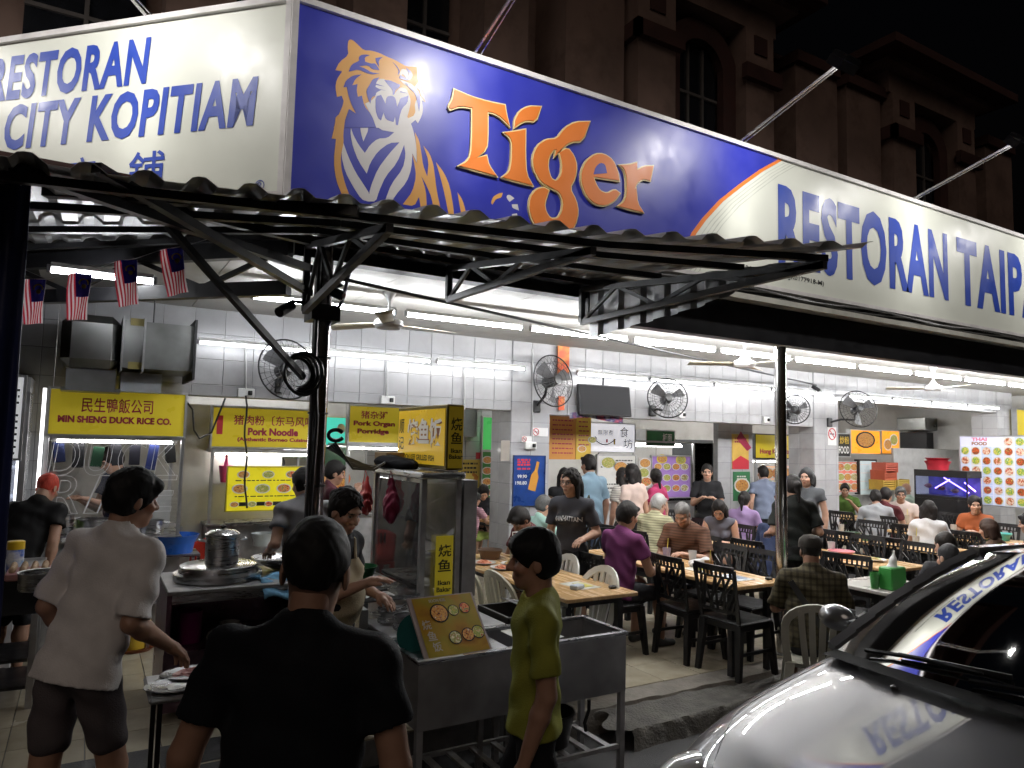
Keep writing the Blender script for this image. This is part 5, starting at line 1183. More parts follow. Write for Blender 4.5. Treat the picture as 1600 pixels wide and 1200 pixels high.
def pot(x, y, z, r, h, label, lid=True, m_=None, name='stock_pot', handles=True):
    t = thing(name, label, 'pot', (x, y, z)); M_ = m_ or STEEL()
    q = MB(); q.lathe([(r*.97, 0), (r, .01), (r, h), (r*1.05, h+.008), (r*1.05, h+.014), (r*.95, h+.012), (r*.95, .02), (0, .02)], (x, y, z), 26); q.build('body', M_, t, smooth=True)
    if lid:
        q = MB(); q.lathe([(r*1.0, h+.015), (r*.8, h+.035), (.0, h+.05)], (x, y, z), 26); q.build('lid', M_, t, smooth=True)
        q = MB(); q.lathe([(.012, h+.05), (.022, h+.07), (.0, h+.078)], (x, y, z), 10); q.build('knob', BLKP(), t, smooth=True)
    if handles:
        for s in (-1, 1): q = MB(); q.tube([(x+s*r, y-.04, z+h*.85), (x+s*(r+.045), y-.03, z+h*.88), (x+s*(r+.045), y+.03, z+h*.88), (x+s*r, y+.04, z+h*.85)], .007, 6); q.build('handle', M_, t, smooth=True)
    return t
def bowl(x, y, z, r, h, label, m_, name='bowl', cat='bowl', base=.55, n=24):
    q = MB(); q.lathe([(r*base, 0), (r*.85, h*.55), (r, h), (r*1.04, h), (r*1.02, h-.006), (r*.83, h*.5), (r*base*.9, .008), (0, .008)], (x, y, z), n); return q.build(name, m_, smooth=True, label=label, cat=cat)
def plate(x, y, z, r, label, m_, food=None, sx=1, sy=1, rz=0):
    t = thing('plate', label, 'plate', (x, y, z)); q = MB(); q.lathe([(r*.55, 0), (r*.62, .004), (r, .018), (r*.99, .022), (r*.6, .009), (0, .008)], (0, 0, 0), 24, sx=sx, sy=sy); M_ = Matrix.Translation((x, y, z))@Matrix.Rotation(rz, 4, 'Z'); q.v = [tuple(M_@Vector(v)) for v in q.v]; q.build('dish', m_, t, smooth=True)
    if food:
        q = MB(); rg = random.Random(int(x*997+y*31))
        def ff(u, v):
            rr_ = r*.66*math.sqrt(u); a = v*2*math.pi; return tuple(M_@Vector((rr_*math.cos(a)*sx, rr_*math.sin(a)*sy, .014+.022*(1-u)+rg.uniform(-.006, .008)*(1-u*.6))))
        q.grid(ff, 7, 16); q.build('food', food, t)
    return t
MEL = mat('white melamine', (.68, .66, .62), .2, var=.05); FOODM = ramp_mat('mixed food', [(.10, .05, .02), (.45, .22, .06), (.12, .22, .03), (.6, .45, .2)], 40, .4); REDF = ramp_mat('red sauce food', [(.25, .04, .02), (.5, .12, .04), (.6, .4, .2)], 40, .4)

# ---- left: duck rice stall
DY = 7.15
t, x0, x1, z0, z1 = board('stall_sign', 'yellow stall sign reading duck rice in maroon letters', 'sign', (80, 607), (286, 682), DY, YS, ALU, .09, [('民生鴨飯公司', .22, .50, .75, .84, MAROON(), .012), ('MIN SHENG DUCK RICE CO.', .06, .26, .90, .42, MAROON(), .05)])
ds = stall('duck_rice_stall', 'steel duck rice stall behind glass with outlined lettering', x0-.02, x1+.02, DY+.02, DY+1.0, .97, z0-.03, glass=True)
for s_, a, b in (('DUCK', (74, 684), (279, 743)), ('RICE', (74, 743), (277, 799))):
    p0 = gy(*a, DY-.0); p1 = gy(*b, DY-.0)
    for i, L_ in enumerate(s_):
        cu = bpy.data.curves.new('t', 'FONT'); cu.body = L_; cu.fill_mode = 'NONE'; cu.bevel_depth = .006; cu.bevel_resolution = 0; cu.resolution_u = 4; cu.size = 1; cu.shear = .15
        o = bpy.data.objects.new('t', cu); col.objects.link(o); me = bpy.data.meshes.new_from_object(o.evaluated_get(bpy.context.evaluated_depsgraph_get())); bpy.data.objects.remove(o)
        V_ = np.array([v.co for v in me.vertices]); lo_, hi_ = V_.min(0), V_.max(0); xa = p0[0]+(p1[0]-p0[0])*(i/len(s_)+.02); xb = p0[0]+(p1[0]-p0[0])*((i+.95)/len(s_))
        q = MB(); q.add([(xa+(xb-xa)*(v[0]-lo_[0])/(hi_[0]-lo_[0]), DY+v[2]*.25+.012, p1[2]+(p0[2]-p1[2])*(v[1]-lo_[1])/(hi_[1]-lo_[1])) for v in V_], [tuple(p.vertices) for p in me.polygons]); q.build('outline_letter', flat('white line print', (.75, .75, .76), emit=.05), ds)
q = MB(); q.b2((x0-.055, DY-.02, FL+.9), (x0-.03, DY+.0, z1)); q.build('light_strip', mat('lit strip', (1, 1, 1), .5, var=0, emit=3), ds)
q = MB(); q.b2((x0-.02, DY+1.35, FL), (x1+1.2, DY+1.38, 2.38)); q.build('back_panel', mat('cream stall wall', (.46, .44, .40), .6, var=.1), ds)
q = MB(); q.tube([(x0+.02, DY+.3, z0-.06), (x1-.02, DY+.3, z0-.06)], .01, 6); q.build('hanging_rail', STEEL(), ds)
for i, c in enumerate(((.01, .015, .05), (.012, .012, .014), (.01, .04, .02), (.02, .02, .025), (.012, .012, .02), (.02, .03, .12), (.015, .015, .015))):
    xx = x0+.08+i*(x1-x0-.15)/6; q = MB(); q.box((xx, DY+.3, z0-.16-.02*(i % 3)), (.09, .012, .18+.05*(i % 2)), rotm(0, .12*((i % 3)-1), 0), bev=.004); q.build('hanging_cloth', cloth('stall cloth %d' % i, c), ds)
pot(x0+.12, DY+.35, FL+.97, .11, .17, 'steel pot behind the glass at the left of the duck rice stall'); pot(x0+.38, DY+.40, FL+.97, .13, .12, 'wide steel pan behind the glass of the duck rice stall', lid=False); pot(x0+.85, DY+.3, FL+.97, .10, .10, 'small steel pan at the right end of the duck rice counter', lid=False)
q = MB(); q.box((x0+.85, DY+.55, FL+1.16), (.34, .02, .36), rotm(.2, 0, 0)); q.build('chopping_board', mat('white board', (.66, .66, .65), .4), label='white chopping board standing in the duck rice stall', cat='board')
# exhaust duct
def dz(px, py, y=6.75): return gy(px, py, y)
a = dz(98, 486); b = dz(300, 584); dk = thing('exhaust_duct', 'large galvanised exhaust duct hanging above the duck rice sign', 'duct', ((a[0]+b[0])/2, 7.0, b[2]))
DU = mat('galvanised sheet', (.26, .265, .26), .33, .85, var=.3, vscale=2, dirt=.4, bump=.1, bscale=5)
xm = float(dz(192, 500)[0]); za, zb_ = float(a[2]), float(b[2])
q = MB(); q.b2((a[0], 6.75, zb_), (xm, 7.5, za), bev=.07); q.build('duct_body', DU, dk)
q = MB(); q.b2((xm+.002, 6.78, zb_+.02), (float(b[0]), 7.45, za-.02)); q.build('duct_section', DU, dk)
for xx in (xm+.01, xm+.17): q = MB(); q.b2((xx-.008, 6.74, zb_-.01), (xx+.008, 7.5, za+.01)); q.build('flange', STEELD(), dk)
q = MB(); q.b2((float(b[0]), 6.72, zb_-.05), (float(b[0])+.02, 7.5, za+.03)); q.build('end_flange', BLKM(), dk)
q = MB(); q.b2((a[0]+.05, 6.85, zb_-.16), (xm-.02, 7.35, zb_-.002)); q.b2((a[0]+.02, 6.83, zb_-.19), (xm+.02, 7.37, zb_-.161)); q.build('hood_neck', DU, dk)
q = MB(); q.b2((xm+.02, 7.0, zb_-.17), (xm+.34, 7.35, zb_-.001)); q.build('side_duct', mat('pale duct sheet', (.5, .52, .55), .45, .5), dk)
for zz in (za-.03, zb_+.04): q = MB(); q.b2((xm+.06, 6.772, zz-.03), (xm+.17, 6.78, zz+.03)); q.build('tape', mat('yellowed tape', (.40, .33, .12), .6), dk)
for xx in (float(b[0])-.3, float(a[0])+.1): q = MB(); q.tube([(xx, 7.1, za-.03), (xx, 7.1, CE)], .006, 5); q.build('hanger', BLKM(), dk)
# glass fridge and bench at the left edge
p = gy(45, 640, 6.95); fx, ft = float(p[0]), float(gy(40, 612, 6.95)[2]); fr = thing('display_fridge', 'tall lit glass drinks fridge at the left edge', 'fridge', (fx-.3, 7.2, FL))
q = MB(); q.b2((fx-.62, 7.00, FL), (fx-.60, 7.50, ft)); q.b2((fx-.60, 7.48, FL), (fx-.02, 7.50, ft)); q.b2((fx-.62, 6.95, ft), (fx, 7.50, ft+.12)); q.b2((fx-.62, 6.98, FL), (fx, 7.50, FL+.75)); q.build('cabinet', mat('fridge white', (.6, .6, .62), .35), fr)
q = MB(); q.b2((fx-.62, 6.95, FL+.76), (fx, 6.975, ft-.002)); q.build('door', pane_mat('fridge glass', refl=.12, body=.25), fr); q = MB(); q.b2((fx-.01, 6.98, FL+.76), (fx, 7.50, ft-.002)); q.build('side_glass', MATS['fridge glass'], fr)
q = MB(); q.b2((fx-.61, 6.945, FL+.76), (fx-.57, 7.00, ft-.002)); q.b2((fx-.04, 6.945, FL+.76), (fx+.004, 7.00, ft-.002)); q.build('door_frame', ALU, fr)
for k in range(5): q = MB(); q.b2((fx-.59, 7.02, FL+.85+k*.24), (fx-.03, 7.46, FL+.862+k*.24)); q.build('shelf', mat('lit white shelf', (.8, .85, 1), .4, var=0, emit=.5), fr)
q = MB(); q.tube([(fx-.05, 7.03, FL+.8), (fx-.05, 7.03, ft-.05)], .014, 6); q.build('lamp', mat('lit fridge lamp', (.9, .95, 1), .4, var=0, emit=6), fr)
t, x0, x1, z0, z1 = board('price_board', 'narrow lit price board on the fridge at the left edge', 'sign', (3, 588), (28, 716), 6.9, LB('lit white face', (.75, .76, .78), .45), ALU, .05); rules(t, [z0+.03+.05*k for k in range(12)], 6.9, x0+.02, x1-.02, BLACK(), .018)
bx_ = gz(100, 872, 1.10); wb = thing('work_bench', 'dark steel work bench with shelves at the left edge', 'bench', (-.75, 4.9, FL)); wy = float(gz(60, 890, 1.10)[1])
WX1 = float(gz(68, 888, 1.10)[0])
q = MB(); q.b2((-1.9, wy, 1.06), (WX1, wy+.58, 1.10), bev=.006); q.build('bench_top', STEELD(), wb)
q = MB(); q.b2((-1.9, wy+.02, .80), (WX1-.01, wy+.56, 1.058)); q.build('drawer_front', BLKM(), wb)
for xx in (WX1-.03, -1.2):
    for yy in (wy+.03, wy+.54): q = MB(); q.b2((xx-.02, yy-.02, FL), (xx+.02, yy+.02, .799)); q.build('leg', STEELD(), wb)
for zz in (.30, .48): q = MB(); q.b2((-1.9, wy+.03, zz), (WX1-.055, wy+.53, zz+.02)); q.build('shelf', BLKM(), wb)
def on(px, py, z): p = gz(px, py, z); return float(p[0]), float(p[1])
x, y = on(22, 893, 1.10); t = thing('wipes_tub', 'white and blue tub with a yellow lid on the bench', 'tub', (x, y, 1.10)); q = MB(); q.lathe([(.045, 0), (.05, .01), (.05, .15), (.046, .155)], (x, y, 1.10), 18); q.build('body', ramp_mat('blue white label', [(.05, .12, .45), (.7, .72, .75), (.1, .25, .5)], 14), t, smooth=True); q = MB(); q.lathe([(.052, .15), (.052, .20), (.045, .205)], (x, y, 1.10), 18); q.build('lid', mat('yellow plastic', (.75, .50, .03), .35), t, smooth=True)
x, y = on(62, 890, 1.14); t = thing('egg_tray', 'tray of brown eggs on the bench at the left', 'egg tray', (x, y, 1.10)); q = MB(); q.box((x, y, 1.12), (.36, .26, .05), bev=.01); q.build('tray', mat('pink tray', (.45, .22, .22), .6), t)
eg = MB(); eg.lathe([(0, -.026), (.014, -.022), (.02, -.006), (.019, .008), (.012, .024), (0, .03)], (0, 0, 0), 10); egm = eg.mesh('egg', mat('egg shell', (.55, .38, .24), .5, rand=.15), True)
for i in range(6):
    for j in range(4): inst('egg', egm, t, (x-.145+i*.058, y-.09+j*.06, 1.158))
x, y = on(65, 915, 1.10); pot(x, y-.1, 1.10, .12, .09, 'square sided steel pan on the front of the left bench', lid=False, handles=False)
x, y = on(70, 845, 1.12); pot(x, y+.05, 1.10, .09, .16, 'steel bucket pot behind the egg tray', lid=False)
x, y = on(119, 872, 1.10); q = MB(); q.box((x, y, 1.15), (.09, .07, .09), bev=.012); q.box((x-.02, y, 1.205), (.05, .05, .03), bev=.006); q.build('green_box', mat('lime plastic', (.28, .62, .04), .35), label='lime green plastic box beside the egg tray', cat='box')
x, y = on(140, 845, 1.12); q = MB(); q.grid(lambda u, v: (x-.2+u*.4, y-.1+v*.25, 1.13+.02*math.sin(u*6+v*3)), 8, 6); q.build('paper_sheets', mat('white paper', (.66, .66, .65), .7), label='loose white paper sheets on the bench by the green box', cat='paper')
# ---- porridge sign, pork noodle stall
board('stall_sign', 'partly hidden yellow porridge and rice sign', 'sign', (281, 645), (345, 687), 9.0, YEL(), ALU, .06, [('粥飯', .2, .45, .75, .8, MAROON(), .012), ('PORRIDGE, RICE', .02, .14, .98, .34, MAROON(), .045)])
NY = 8.15
t, x0, x1, z0, z1 = board('stall_sign', 'yellow pork noodle sign with maroon lettering', 'sign', (334, 636), (500, 700), NY, YS, ALU, .09, [('猪肉粉〔东马风味〕', .18, .56, .96, .83, MAROON(), .015), ('Pork Noodle', .31, .30, .78, .50, MAROON(), .05), ('(Authentic Borneo Cuisine)', .22, .12, .90, .25, MAROON(), .045)])
q = MB(); q.b2((x0+.04, NY-.004, z0+.13), (x0+.10, NY-.001, z0+.33)); q.build('red_tab', RED(), t)
ns_ = stall('noodle_stall', 'aluminium framed pork noodle stall with yellow picture menu', x0, x1, NY+.0, NY+.9, .95, z0-.06, glass=False)
q = MB(); q.b2((x0+.03, NY+.1, FL+1.35), (x1-.03, NY+.55, FL+1.365)); q.build('glass_shelf', pane_mat('stall glass'), ns_)
q = MB(); q.b2((x0-.3, NY+1.5, FL), (x1+.4, NY+1.53, 2.4)); q.build('back_panel', MATS['cream stall wall'], ns_)
t, x0, x1, z0, z1 = board('menu_board', 'yellow picture menu of noodle dishes on the stall front', 'menu', (357, 730), (470, 795), NY-.12, LB('lit menu yellow', (.72, .62, .02), .35), flat('yellow edge', (.5, .42, .02)), .02, fw_=.012)
W_, H_ = x1-x0, z1-z0
dishes(t, [(x0+W_*u, z0+H_*v) for u, v in ((.2, .83), (.53, .83), (.85, .83))], NY-.12, .042); dishes(t, [(x0+W_*u, z0+H_*v) for u, v in ((.16, .5), (.46, .5), (.75, .5))], NY-.12, .052); dishes(t, [(x0+W_*u, z0+H_*.14) for u in (.1, .33, .55, .8)], NY-.12, .03)
q = MB()
for u in (.16, .39, .61): q.b2((x0+W_*u, NY-.124, z0+H_*.10), (x0+W_*(u+.11), NY-.121, z0+H_*.19))
q.build('price_tag', BLACK(), t, kind='stuff'); rules(t, [z0+H_*.31, z0+H_*.68], NY-.12, x0+W_*.1, x1-W_*.08, BLACK(), .010)
q = MB(); q.b2((x0, NY-.14, FL+.95), (x1, NY+.02, FL+.97)); q.build('ledge', STEEL(), label='steel ledge under the yellow picture menu', cat='ledge')
x, y = on(345, 800, FL+.97); t = thing('soap_bottle', 'clear bottle of green liquid on the noodle stall', 'bottle', (x, y, FL+.95)); q = MB(); q.lathe([(.04, 0), (.045, .02), (.045, .13), (.018, .19), (.016, .22)], (x, y, FL+.95), 16); q.build('body', mat('clear plastic', (.6, .75, .7), .15, alpha=.5), t, smooth=True); q = MB(); q.lathe([(.041, .003), (.043, .09), (0, .09)], (x, y, FL+.95), 16); q.build('liquid', mat('green liquid', (.05, .45, .10), .2), t, smooth=True); q = MB(); q.lathe([(.018, .22), (.018, .25), (0, .252)], (x, y, FL+.95), 10); q.build('cap', WHITE(), t)
x, y = on(352, 752, FL+1.38); q = MB(); q.lathe([(.05, 0), (.075, .18), (.07, .18), (.046, .01)], (x, y, FL+1.37), 14); q.lathe([(.03, .15), (.012, .27), (.02, .30), (0, .31)], (x, y, FL+1.37), 8); q.build('pink_basket', mat('pink plastic', (.55, .06, .22), .35), label='pink plastic basket on the noodle stall shelf', cat='basket', smooth=True)
for k, (px, py, r, c, lb) in enumerate(((365, 825, .10, (.15, .33, .45), 'blue bowl under the noodle stall ledge'), (410, 835, .12, (.5, .55, .55), 'translucent lidded tub under the noodle stall ledge'))):
    x, y = on(px, py+20, FL+.7); bowl(x, y, FL+.72, r, .13, lb, mat('tub %d' % k, c, .3), base=.8)
# teal lightbox, green board, organ porridge
board('lightbox', 'bright teal lightbox behind the dark pole', 'sign', (510, 652), (539, 695), 9.4, LB('lit teal face', (.06, .58, .47), .8), ALU, .06, [('●', .55, .40, .98, .78, WHITE(), .0)])
t, x0, x1, z0, z1 = board('menu_board', 'dark green board with a large bowl picture beside the dark pole', 'menu', (508, 698), (541, 775), 9.2, flat('dark green board', (.02, .07, .03)), ALU, .04); dishes(t, [((x0+x1)/2, z0+.22)], 9.2, .13, plate=flat('orange bowl print', (.6, .15, .02)))
t, x0, x1, z0, z1 = board('stall_sign', 'yellow pork organ porridge sign with maroon lettering', 'sign', (547, 634), (622, 692), 8.6, YS, ALU, .08, [('猪杂粥', .22, .66, .76, .88, MAROON(), .015), ('Pork Organ', .08, .42, .92, .60, MAROON(), .05), ('Porridge', .16, .20, .80, .38, MAROON(), .05)])
stall('porridge_stall', 'aluminium framed porridge stall with red bags hanging', x0-.02, x1+.5, 8.6, 9.4, .95, z0-.05, glass=True)
# ---- fish stall: glass cabinet, lightbox, burners, front sink cart
CX0, CY0 = float(gy(660, 745, 4.72)[0]), 4.72; CX1 = float(gy(722, 745, 4.72)[0]); CZ = float(gy(690, 738, 4.72)[2]); CY1 = 5.72; CB = FL+.72
fc = thing('glass_cabinet', 'steel framed glass display cabinet of the grilled fish stall', 'cabinet', ((CX0+CX1)/2, 5.2, FL))
for a in (CX0+.02, CX1-.02):
    for b in (CY0+.02, CY1-.02): q = MB(); q.b2((a-.02, b-.02, CB), (a+.02, b+.02, CZ-.05)); q.build('post', STEELD(), fc)
q = MB(); q.b2((CX0-.02, CY0-.03, CZ-.049), (CX1+.02, CY1+.02, CZ), bev=.012); q.build('roof', STEEL(), fc)
q = MB(); q.b2((CX0, CY0, FL+.06), (CX1, CY1, CB-.002)); q.build('base', STEELD(), fc)
GL = pane_mat('smeared glass', refl=.14, body=.10)
q = MB(); q.b2((CX0+.042, CY0+.012, CB+.03), (CX1-.042, CY0+.018, CZ-.08)); q.build('front_pane', GL, fc); q = MB(); q.b2((CX0+.012, CY0+.05, CB+.03), (CX0+.018, CY1-.05, CZ-.08)); q.build('side_pane', GL, fc); q = MB(); q.b2((CX1-.018, CY0+.05, CB+.03), (CX1-.012, CY1-.05, CZ-.08)); q.build('side_pane', STEELD(), fc)
q = MB(); q.b2((CX0+.05, CY0+.05, CB+.36), (CX1-.03, CY1-.05, CB+.375)); q.build('shelf', STEELD(), fc)
x = CX0+.10; pot(x, CY0+.16, CB+.0, .07, .30, 'tall white plastic jar inside the glass cabinet', m_=mat('milky jar', (.6, .58, .56), .4), handles=False)
q = MB(); q.b2((CX1+.03, CY0+.02, FL+.75), (CX1+.14, CY1-.1, CZ-.06)); q.build('steel_panel', STEELD(), fc)
t, x0, x1, z0, z1 = board('stall_sign', 'narrow yellow upright grilled fish sign on the cabinet glass', 'sign', (682, 838), (706, 932), CY0-.03, YEL(), None, .01, [('烧', .12, .66, .88, .86, BLACK(), .015), ('鱼', .12, .42, .88, .62, BLACK(), .015), ('Ikan', .14, .20, .86, .28, BLACK(), .03), ('Bakar', .08, .09, .92, .17, BLACK(), .03)])
lbx = thing('lightbox', 'lit yellow grilled fish lightbox standing on the glass cabinet', 'lightbox', ((CX0+CX1)/2, 5.2, CZ))
LX0, LX1 = float(gy(698, 690, 4.78)[0]), float(gy(725, 690, 4.78)[0]); LY0, LY1 = 4.78, float(gx(621, 690, LX0)[1]); LZ0, LZ1 = CZ+.012, float(gy(712, 632, 4.78)[2])
q = MB(); q.b2((LX0, LY0, LZ0), (LX1, LY1, LZ1), bev=.008); q.build('housing', mat('bronze housing', (.20, .15, .04), .4, .3), lbx)
q = MB(); q.b2((LX0-.006, LY0+.03, LZ0+.03), (LX0-.001, LY1-.03, LZ1-.03)); q.build('side_face', LB('lit amber face', (.66, .42, .02), .30), lbx)
q = MB(); q.b2((LX0+.012, LY0-.005, LZ0+.015), (LX1-.012, LY0-.001, LZ1-.015)); q.build('end_face', LB('dull amber face', (.42, .29, .02), .10), lbx)
def sideF(u0, v0, u1, v1): return lambda u, v: (LX0-.010, LY1-(LY1-LY0)*(u0+(u1-u0)*u), LZ0+(LZ1-LZ0)*(v0+(v1-v0)*v))
lettering('烧鱼饭', lambda u, v: tuple(np.array(sideF(.235, .325, .935, .80)(u, v))+np.array([.0025, 0, -.006])), flat('brown shadow print', (.30, .10, .03)), lbx, bold=.06); lettering('烧鱼饭', sideF(.24, .34, .93, .80), flat('white brush print', (.72, .66, .60), emit=.12), lbx, bold=.03); lettering('顺', sideF(.06, .55, .17, .80), BLACK(), lbx, bold=.01); lettering('记', sideF(.06, .28, .17, .50), BLACK(), lbx, bold=.01); lettering('SOON KEE GRILLED FISH', sideF(.14, .12, .80, .21), BLACK(), lbx, bold=.03)
def endF(u0, v0, u1, v1): return boxF(LX0+(LX1-LX0)*u0, LZ0+(LZ1-LZ0)*v0, LX0+(LX1-LX0)*u1, LZ0+(LZ1-LZ0)*v1, LY0-.009)
lettering('烧', endF(.2, .60, .85, .80), BLACK(), lbx, bold=.015); lettering('鱼', endF(.2, .40, .85, .58), BLACK(), lbx, bold=.015); lettering('Ikan', endF(.22, .26, .85, .33), BLACK(), lbx, bold=.03); lettering('Bakar', endF(.12, .17, .92, .24), BLACK(), lbx, bold=.03)
v = Vol(.03); v.ell((CX0+.05, 5.5, CZ+.05), (.11, .16, .05)); v.ell((CX0+.10, 5.3, CZ+.03), (.09, .14, .05)); v.noise = lambda P_: .006*np.sin(P_[..., 0]*60+P_[..., 1]*45)
V_, F_ = v.mesh(.012); tb1 = thing('bundle', 'black cloth bundle lying on top of the glass cabinet', 'bundle', (0, 0, 0)); meshobj('cloth', V_, F_, cloth('black cloth', (.012, .012, .015)), tb1)
q = MB(); q.box((CX0+.10, CY1-.1, CZ+.06), (.20, .16, .12), rotm(0, 0, .3), bev=.004); q.build('cardboard_box', mat('cardboard', (.30, .20, .11), .8), label='small cardboard box on the back of the glass cabinet', cat='box')
def bagv(c, sc_, colr, name, label):
    v = Vol(.03); x, y, z = c; v.ell((x, y, z-.22*sc_), (.05*sc_, .095*sc_, .10*sc_)); v.cap((x, y-.03*sc_, z-.15*sc_), (x, y, z-.0*sc_), .04*sc_, .010*sc_); v.cap((x, y+.05*sc_, z-.16*sc_), (x, y+.01*sc_, z-.02*sc_), .03*sc_, .010*sc_); v.noise = lambda P_: .009*np.sin(P_[..., 2]*42+P_[..., 0]*40+2*np.sin(P_[..., 1]*30))*np.sin(P_[..., 1]*75+P_[..., 2]*20); V_, F_ = v.mesh(.011)
    t = thing(name, label, 'bag', (0, 0, 0)); meshobj('bag_body', V_, F_, mat('thin plastic %.2f' % colr[0], colr, .5, var=.45, vscale=9, bump=.6, bscale=22), t); q = MB(); q.tube([(x-.03, y, z-.05), (x-.01, y, z+.06), (x+.02, y, z-.05)], .006, 5); q.build('handles', MATS['thin plastic %.2f' % colr[0]], t)
bagv((CX0-.10, 5.05, CZ-.06), 1.0, (.22, .012, .05), 'plastic_bag', 'crimson plastic bag hanging at the side of the glass cabinet'); bagv((CX0-.12, 5.55, CZ-.08), .9, (.45, .03, .03), 'plastic_bag', 'bright red plastic bag hanging behind the crimson bag')
# side counter behind the vendor
sc_ = thing('side_counter', 'steel side counter with papers between vendor and glass cabinet', 'counter', (1.75, 5.0, FL)); q = MB(); q.b2((1.62, 4.62, FL+.80), (CX0-.03, 5.6, FL+.83)); q.build('top', STEEL(), sc_)
for a, b in ((1.65, 4.66), (1.65, 5.55)): q = MB(); q.b2((a-.02, b-.02, FL), (a+.02, b+.02, FL+.799)); q.build('leg', STEELD(), sc_)
bowl(1.78, 5.15, FL+.83, .12, .12, 'dark green plastic bowl on the side counter', mat('dark green plastic', (.015, .12, .04), .35)); q = MB(); q.box((1.72, 4.8, FL+.845), (.22, .16, .025), rotm(0, 0, .2), bev=.004); q.build('tablet', BLKP(), label='black tablet lying on the side counter', cat='tablet')
q = MB(); q.grid(lambda u, v: (1.64+u*.2, 4.60+v*.2, FL+.836+.008*math.sin(u*9)), 6, 5); q.build('paper_sheets', MATS['white paper'], label='white papers at the near end of the side counter', cat='paper')
t = thing('water_bottle', 'big translucent teal water bottle behind the vendor', 'bottle', (1.50, 4.55, FL+.80)); q = MB(); q.lathe([(.06, 0), (.07, .02), (.07, .12), (.055, .15), (.07, .18), (.07, .24), (.03, .29), (.03, .32)], (1.50, 4.55, FL+.80), 18); q.build('body', mat('teal plastic', (.04, .32, .38), .15, alpha=.75), t, smooth=True); q = MB(); q.lathe([(.035, .32), (.035, .35), (0, .352)], (1.50, 4.55, FL+.80), 14); q.build('cap', mat('teal cap', (.03, .2, .26), .4), t)
q = MB(); q.b2((1.42, 4.44, FL+.06), (1.60, 4.66, FL+.80)); q.build('gas_cabinet', STEELD(), label='narrow steel box carrying the teal water bottle', cat='box')
# burner table
bt = thing('burner_table', 'steel burner table with pans in front of the glass cabinet', 'table', (1.9, 4.36, FL)); q = MB(); q.b2((1.62, 4.12, .84), (2.42, 4.60, .87), bev=.004); q.build('top', STEELD(), bt)
for a in (1.66, 2.38):
    for b in (4.15, 4.57): q = MB(); q.b2((a-.018, b-.018, .0 if b < 4.4 else FL), (a+.018, b+.018, .839)); q.build('leg', STEELD(), bt)
for i, (x, y, r) in enumerate(((1.78, 4.48, .10), (1.95, 4.50, .085), (1.80, 4.28, .09))): pot(x, y, .87, r, .07, ('steel pan at the back left of the burner table', 'small steel pan at the back right of the burner table', 'steel pan nearest the vendor\'s hand')[i], lid=False)
bowl(2.08, 4.27, .87, .15, .075, 'wide black wok on the burner table', mat('wok iron', (.03, .03, .032), .35, .7), 'wok', 'wok', .4)
gt_ = thing('charcoal_grill', 'black charcoal trough with a slanted wire grille at the end of the cart', 'grill', (2.62, 4.32, .7)); q = MB()
q.b2((2.44, 4.13, .72), (2.46, 4.55, .90)); q.b2((2.84, 4.13, .72), (2.86, 4.55, .90)); q.b2((2.46, 4.13, .72), (2.84, 4.15, .90)); q.b2((2.46, 4.53, .72), (2.84, 4.55, .90)); q.b2((2.44, 4.13, .70), (2.86, 4.55, .719)); q.build('trough', mat('sooty steel', (.035, .034, .033), .55, .4, var=.3), gt_)
for k in range(14): q = MB(); q.bar((2.62+k*.016, 4.16, .935-k*.0035), (2.62+k*.016, 4.54, .935-k*.0035), .005, .006); q.build('grille_bar', STEEL(), gt_)
for a, b in ((2.47, 4.16), (2.83, 4.16), (2.47, 4.52), (2.83, 4.52)): q = MB(); q.b2((a-.015, b-.015, 0 if b < 4.3 else FL), (a+.015, b+.015, .699)); q.build('leg', STEELD(), gt_)
KX0, KX1, KY0, KY1, KZ1, KZ0 = 1.60, 3.02, 3.63, 4.09, .85, .50
ck = thing('sink_cart', 'long stainless steel trough cart at the front of the fish stall', 'cart', (2.3, 3.86, 0)); SS = mat('dull brushed steel', (.36, .36, .37), .35, .6, var=.25, vscale=2.5, bump=.05, bscale=7, dirt=.4)
for lo, hi in (((KX0, KY0, KZ0), (KX1, KY0+.015, KZ1)), ((KX0, KY1-.015, KZ0), (KX1, KY1, KZ1)), ((KX0, KY0+.016, KZ0), (KX0+.015, KY1-.016, KZ1)), ((KX1-.015, KY0+.016, KZ0), (KX1, KY1-.016, KZ1))): q = MB(); q.b2(lo, hi); q.build('side_panel', SS, ck)
q = MB(); q.b2((KX0+.016, KY0+.016, KZ0), (KX1-.016, KY1-.016, KZ0+.012)); q.build('basin_floor', SS, ck)
q = MB(); q.b2((KX0-.008, KY0-.012, KZ1), (KX1+.008, KY0+.022, KZ1+.018)); q.b2((KX0-.008, KY1-.022, KZ1), (KX1+.008, KY1+.012, KZ1+.018)); q.b2((KX0-.008, KY0+.022, KZ1), (KX0+.022, KY1-.022, KZ1+.018)); q.b2((KX1-.022, KY0+.022, KZ1), (KX1+.008, KY1-.022, KZ1+.018)); q.build('rim', STEEL(), ck)
q = MB(); q.b2((KX0+.016, KY0+.024, KZ1-.03), (KX0+.62, KY1-.024, KZ1-.012)); q.build('work_plate', STEEL(), ck)
for a in (KX0+.02, KX0+.62, KX1-.02):
    for b in (KY0+.02, KY1-.02): q = MB(); q.b2((a-.018, b-.018, 0), (a+.018, b+.018, KZ0-.001)); q.build('leg', STEELD(), ck)
for b in (KY0+.02, KY1-.02): q = MB(); q.b2((KX0+.04, b-.012, .155), (KX1-.04, b+.012, .18)); q.build('rail', STEELD(), ck)
for k in range(9): q = MB(); xx = KX0+.1+k*(KX1-KX0-.2)/8; q.b2((xx-.02, KY0+.034, .156), (xx+.02, KY1-.034, .172)); q.build('shelf_slat', STEELD(), ck)
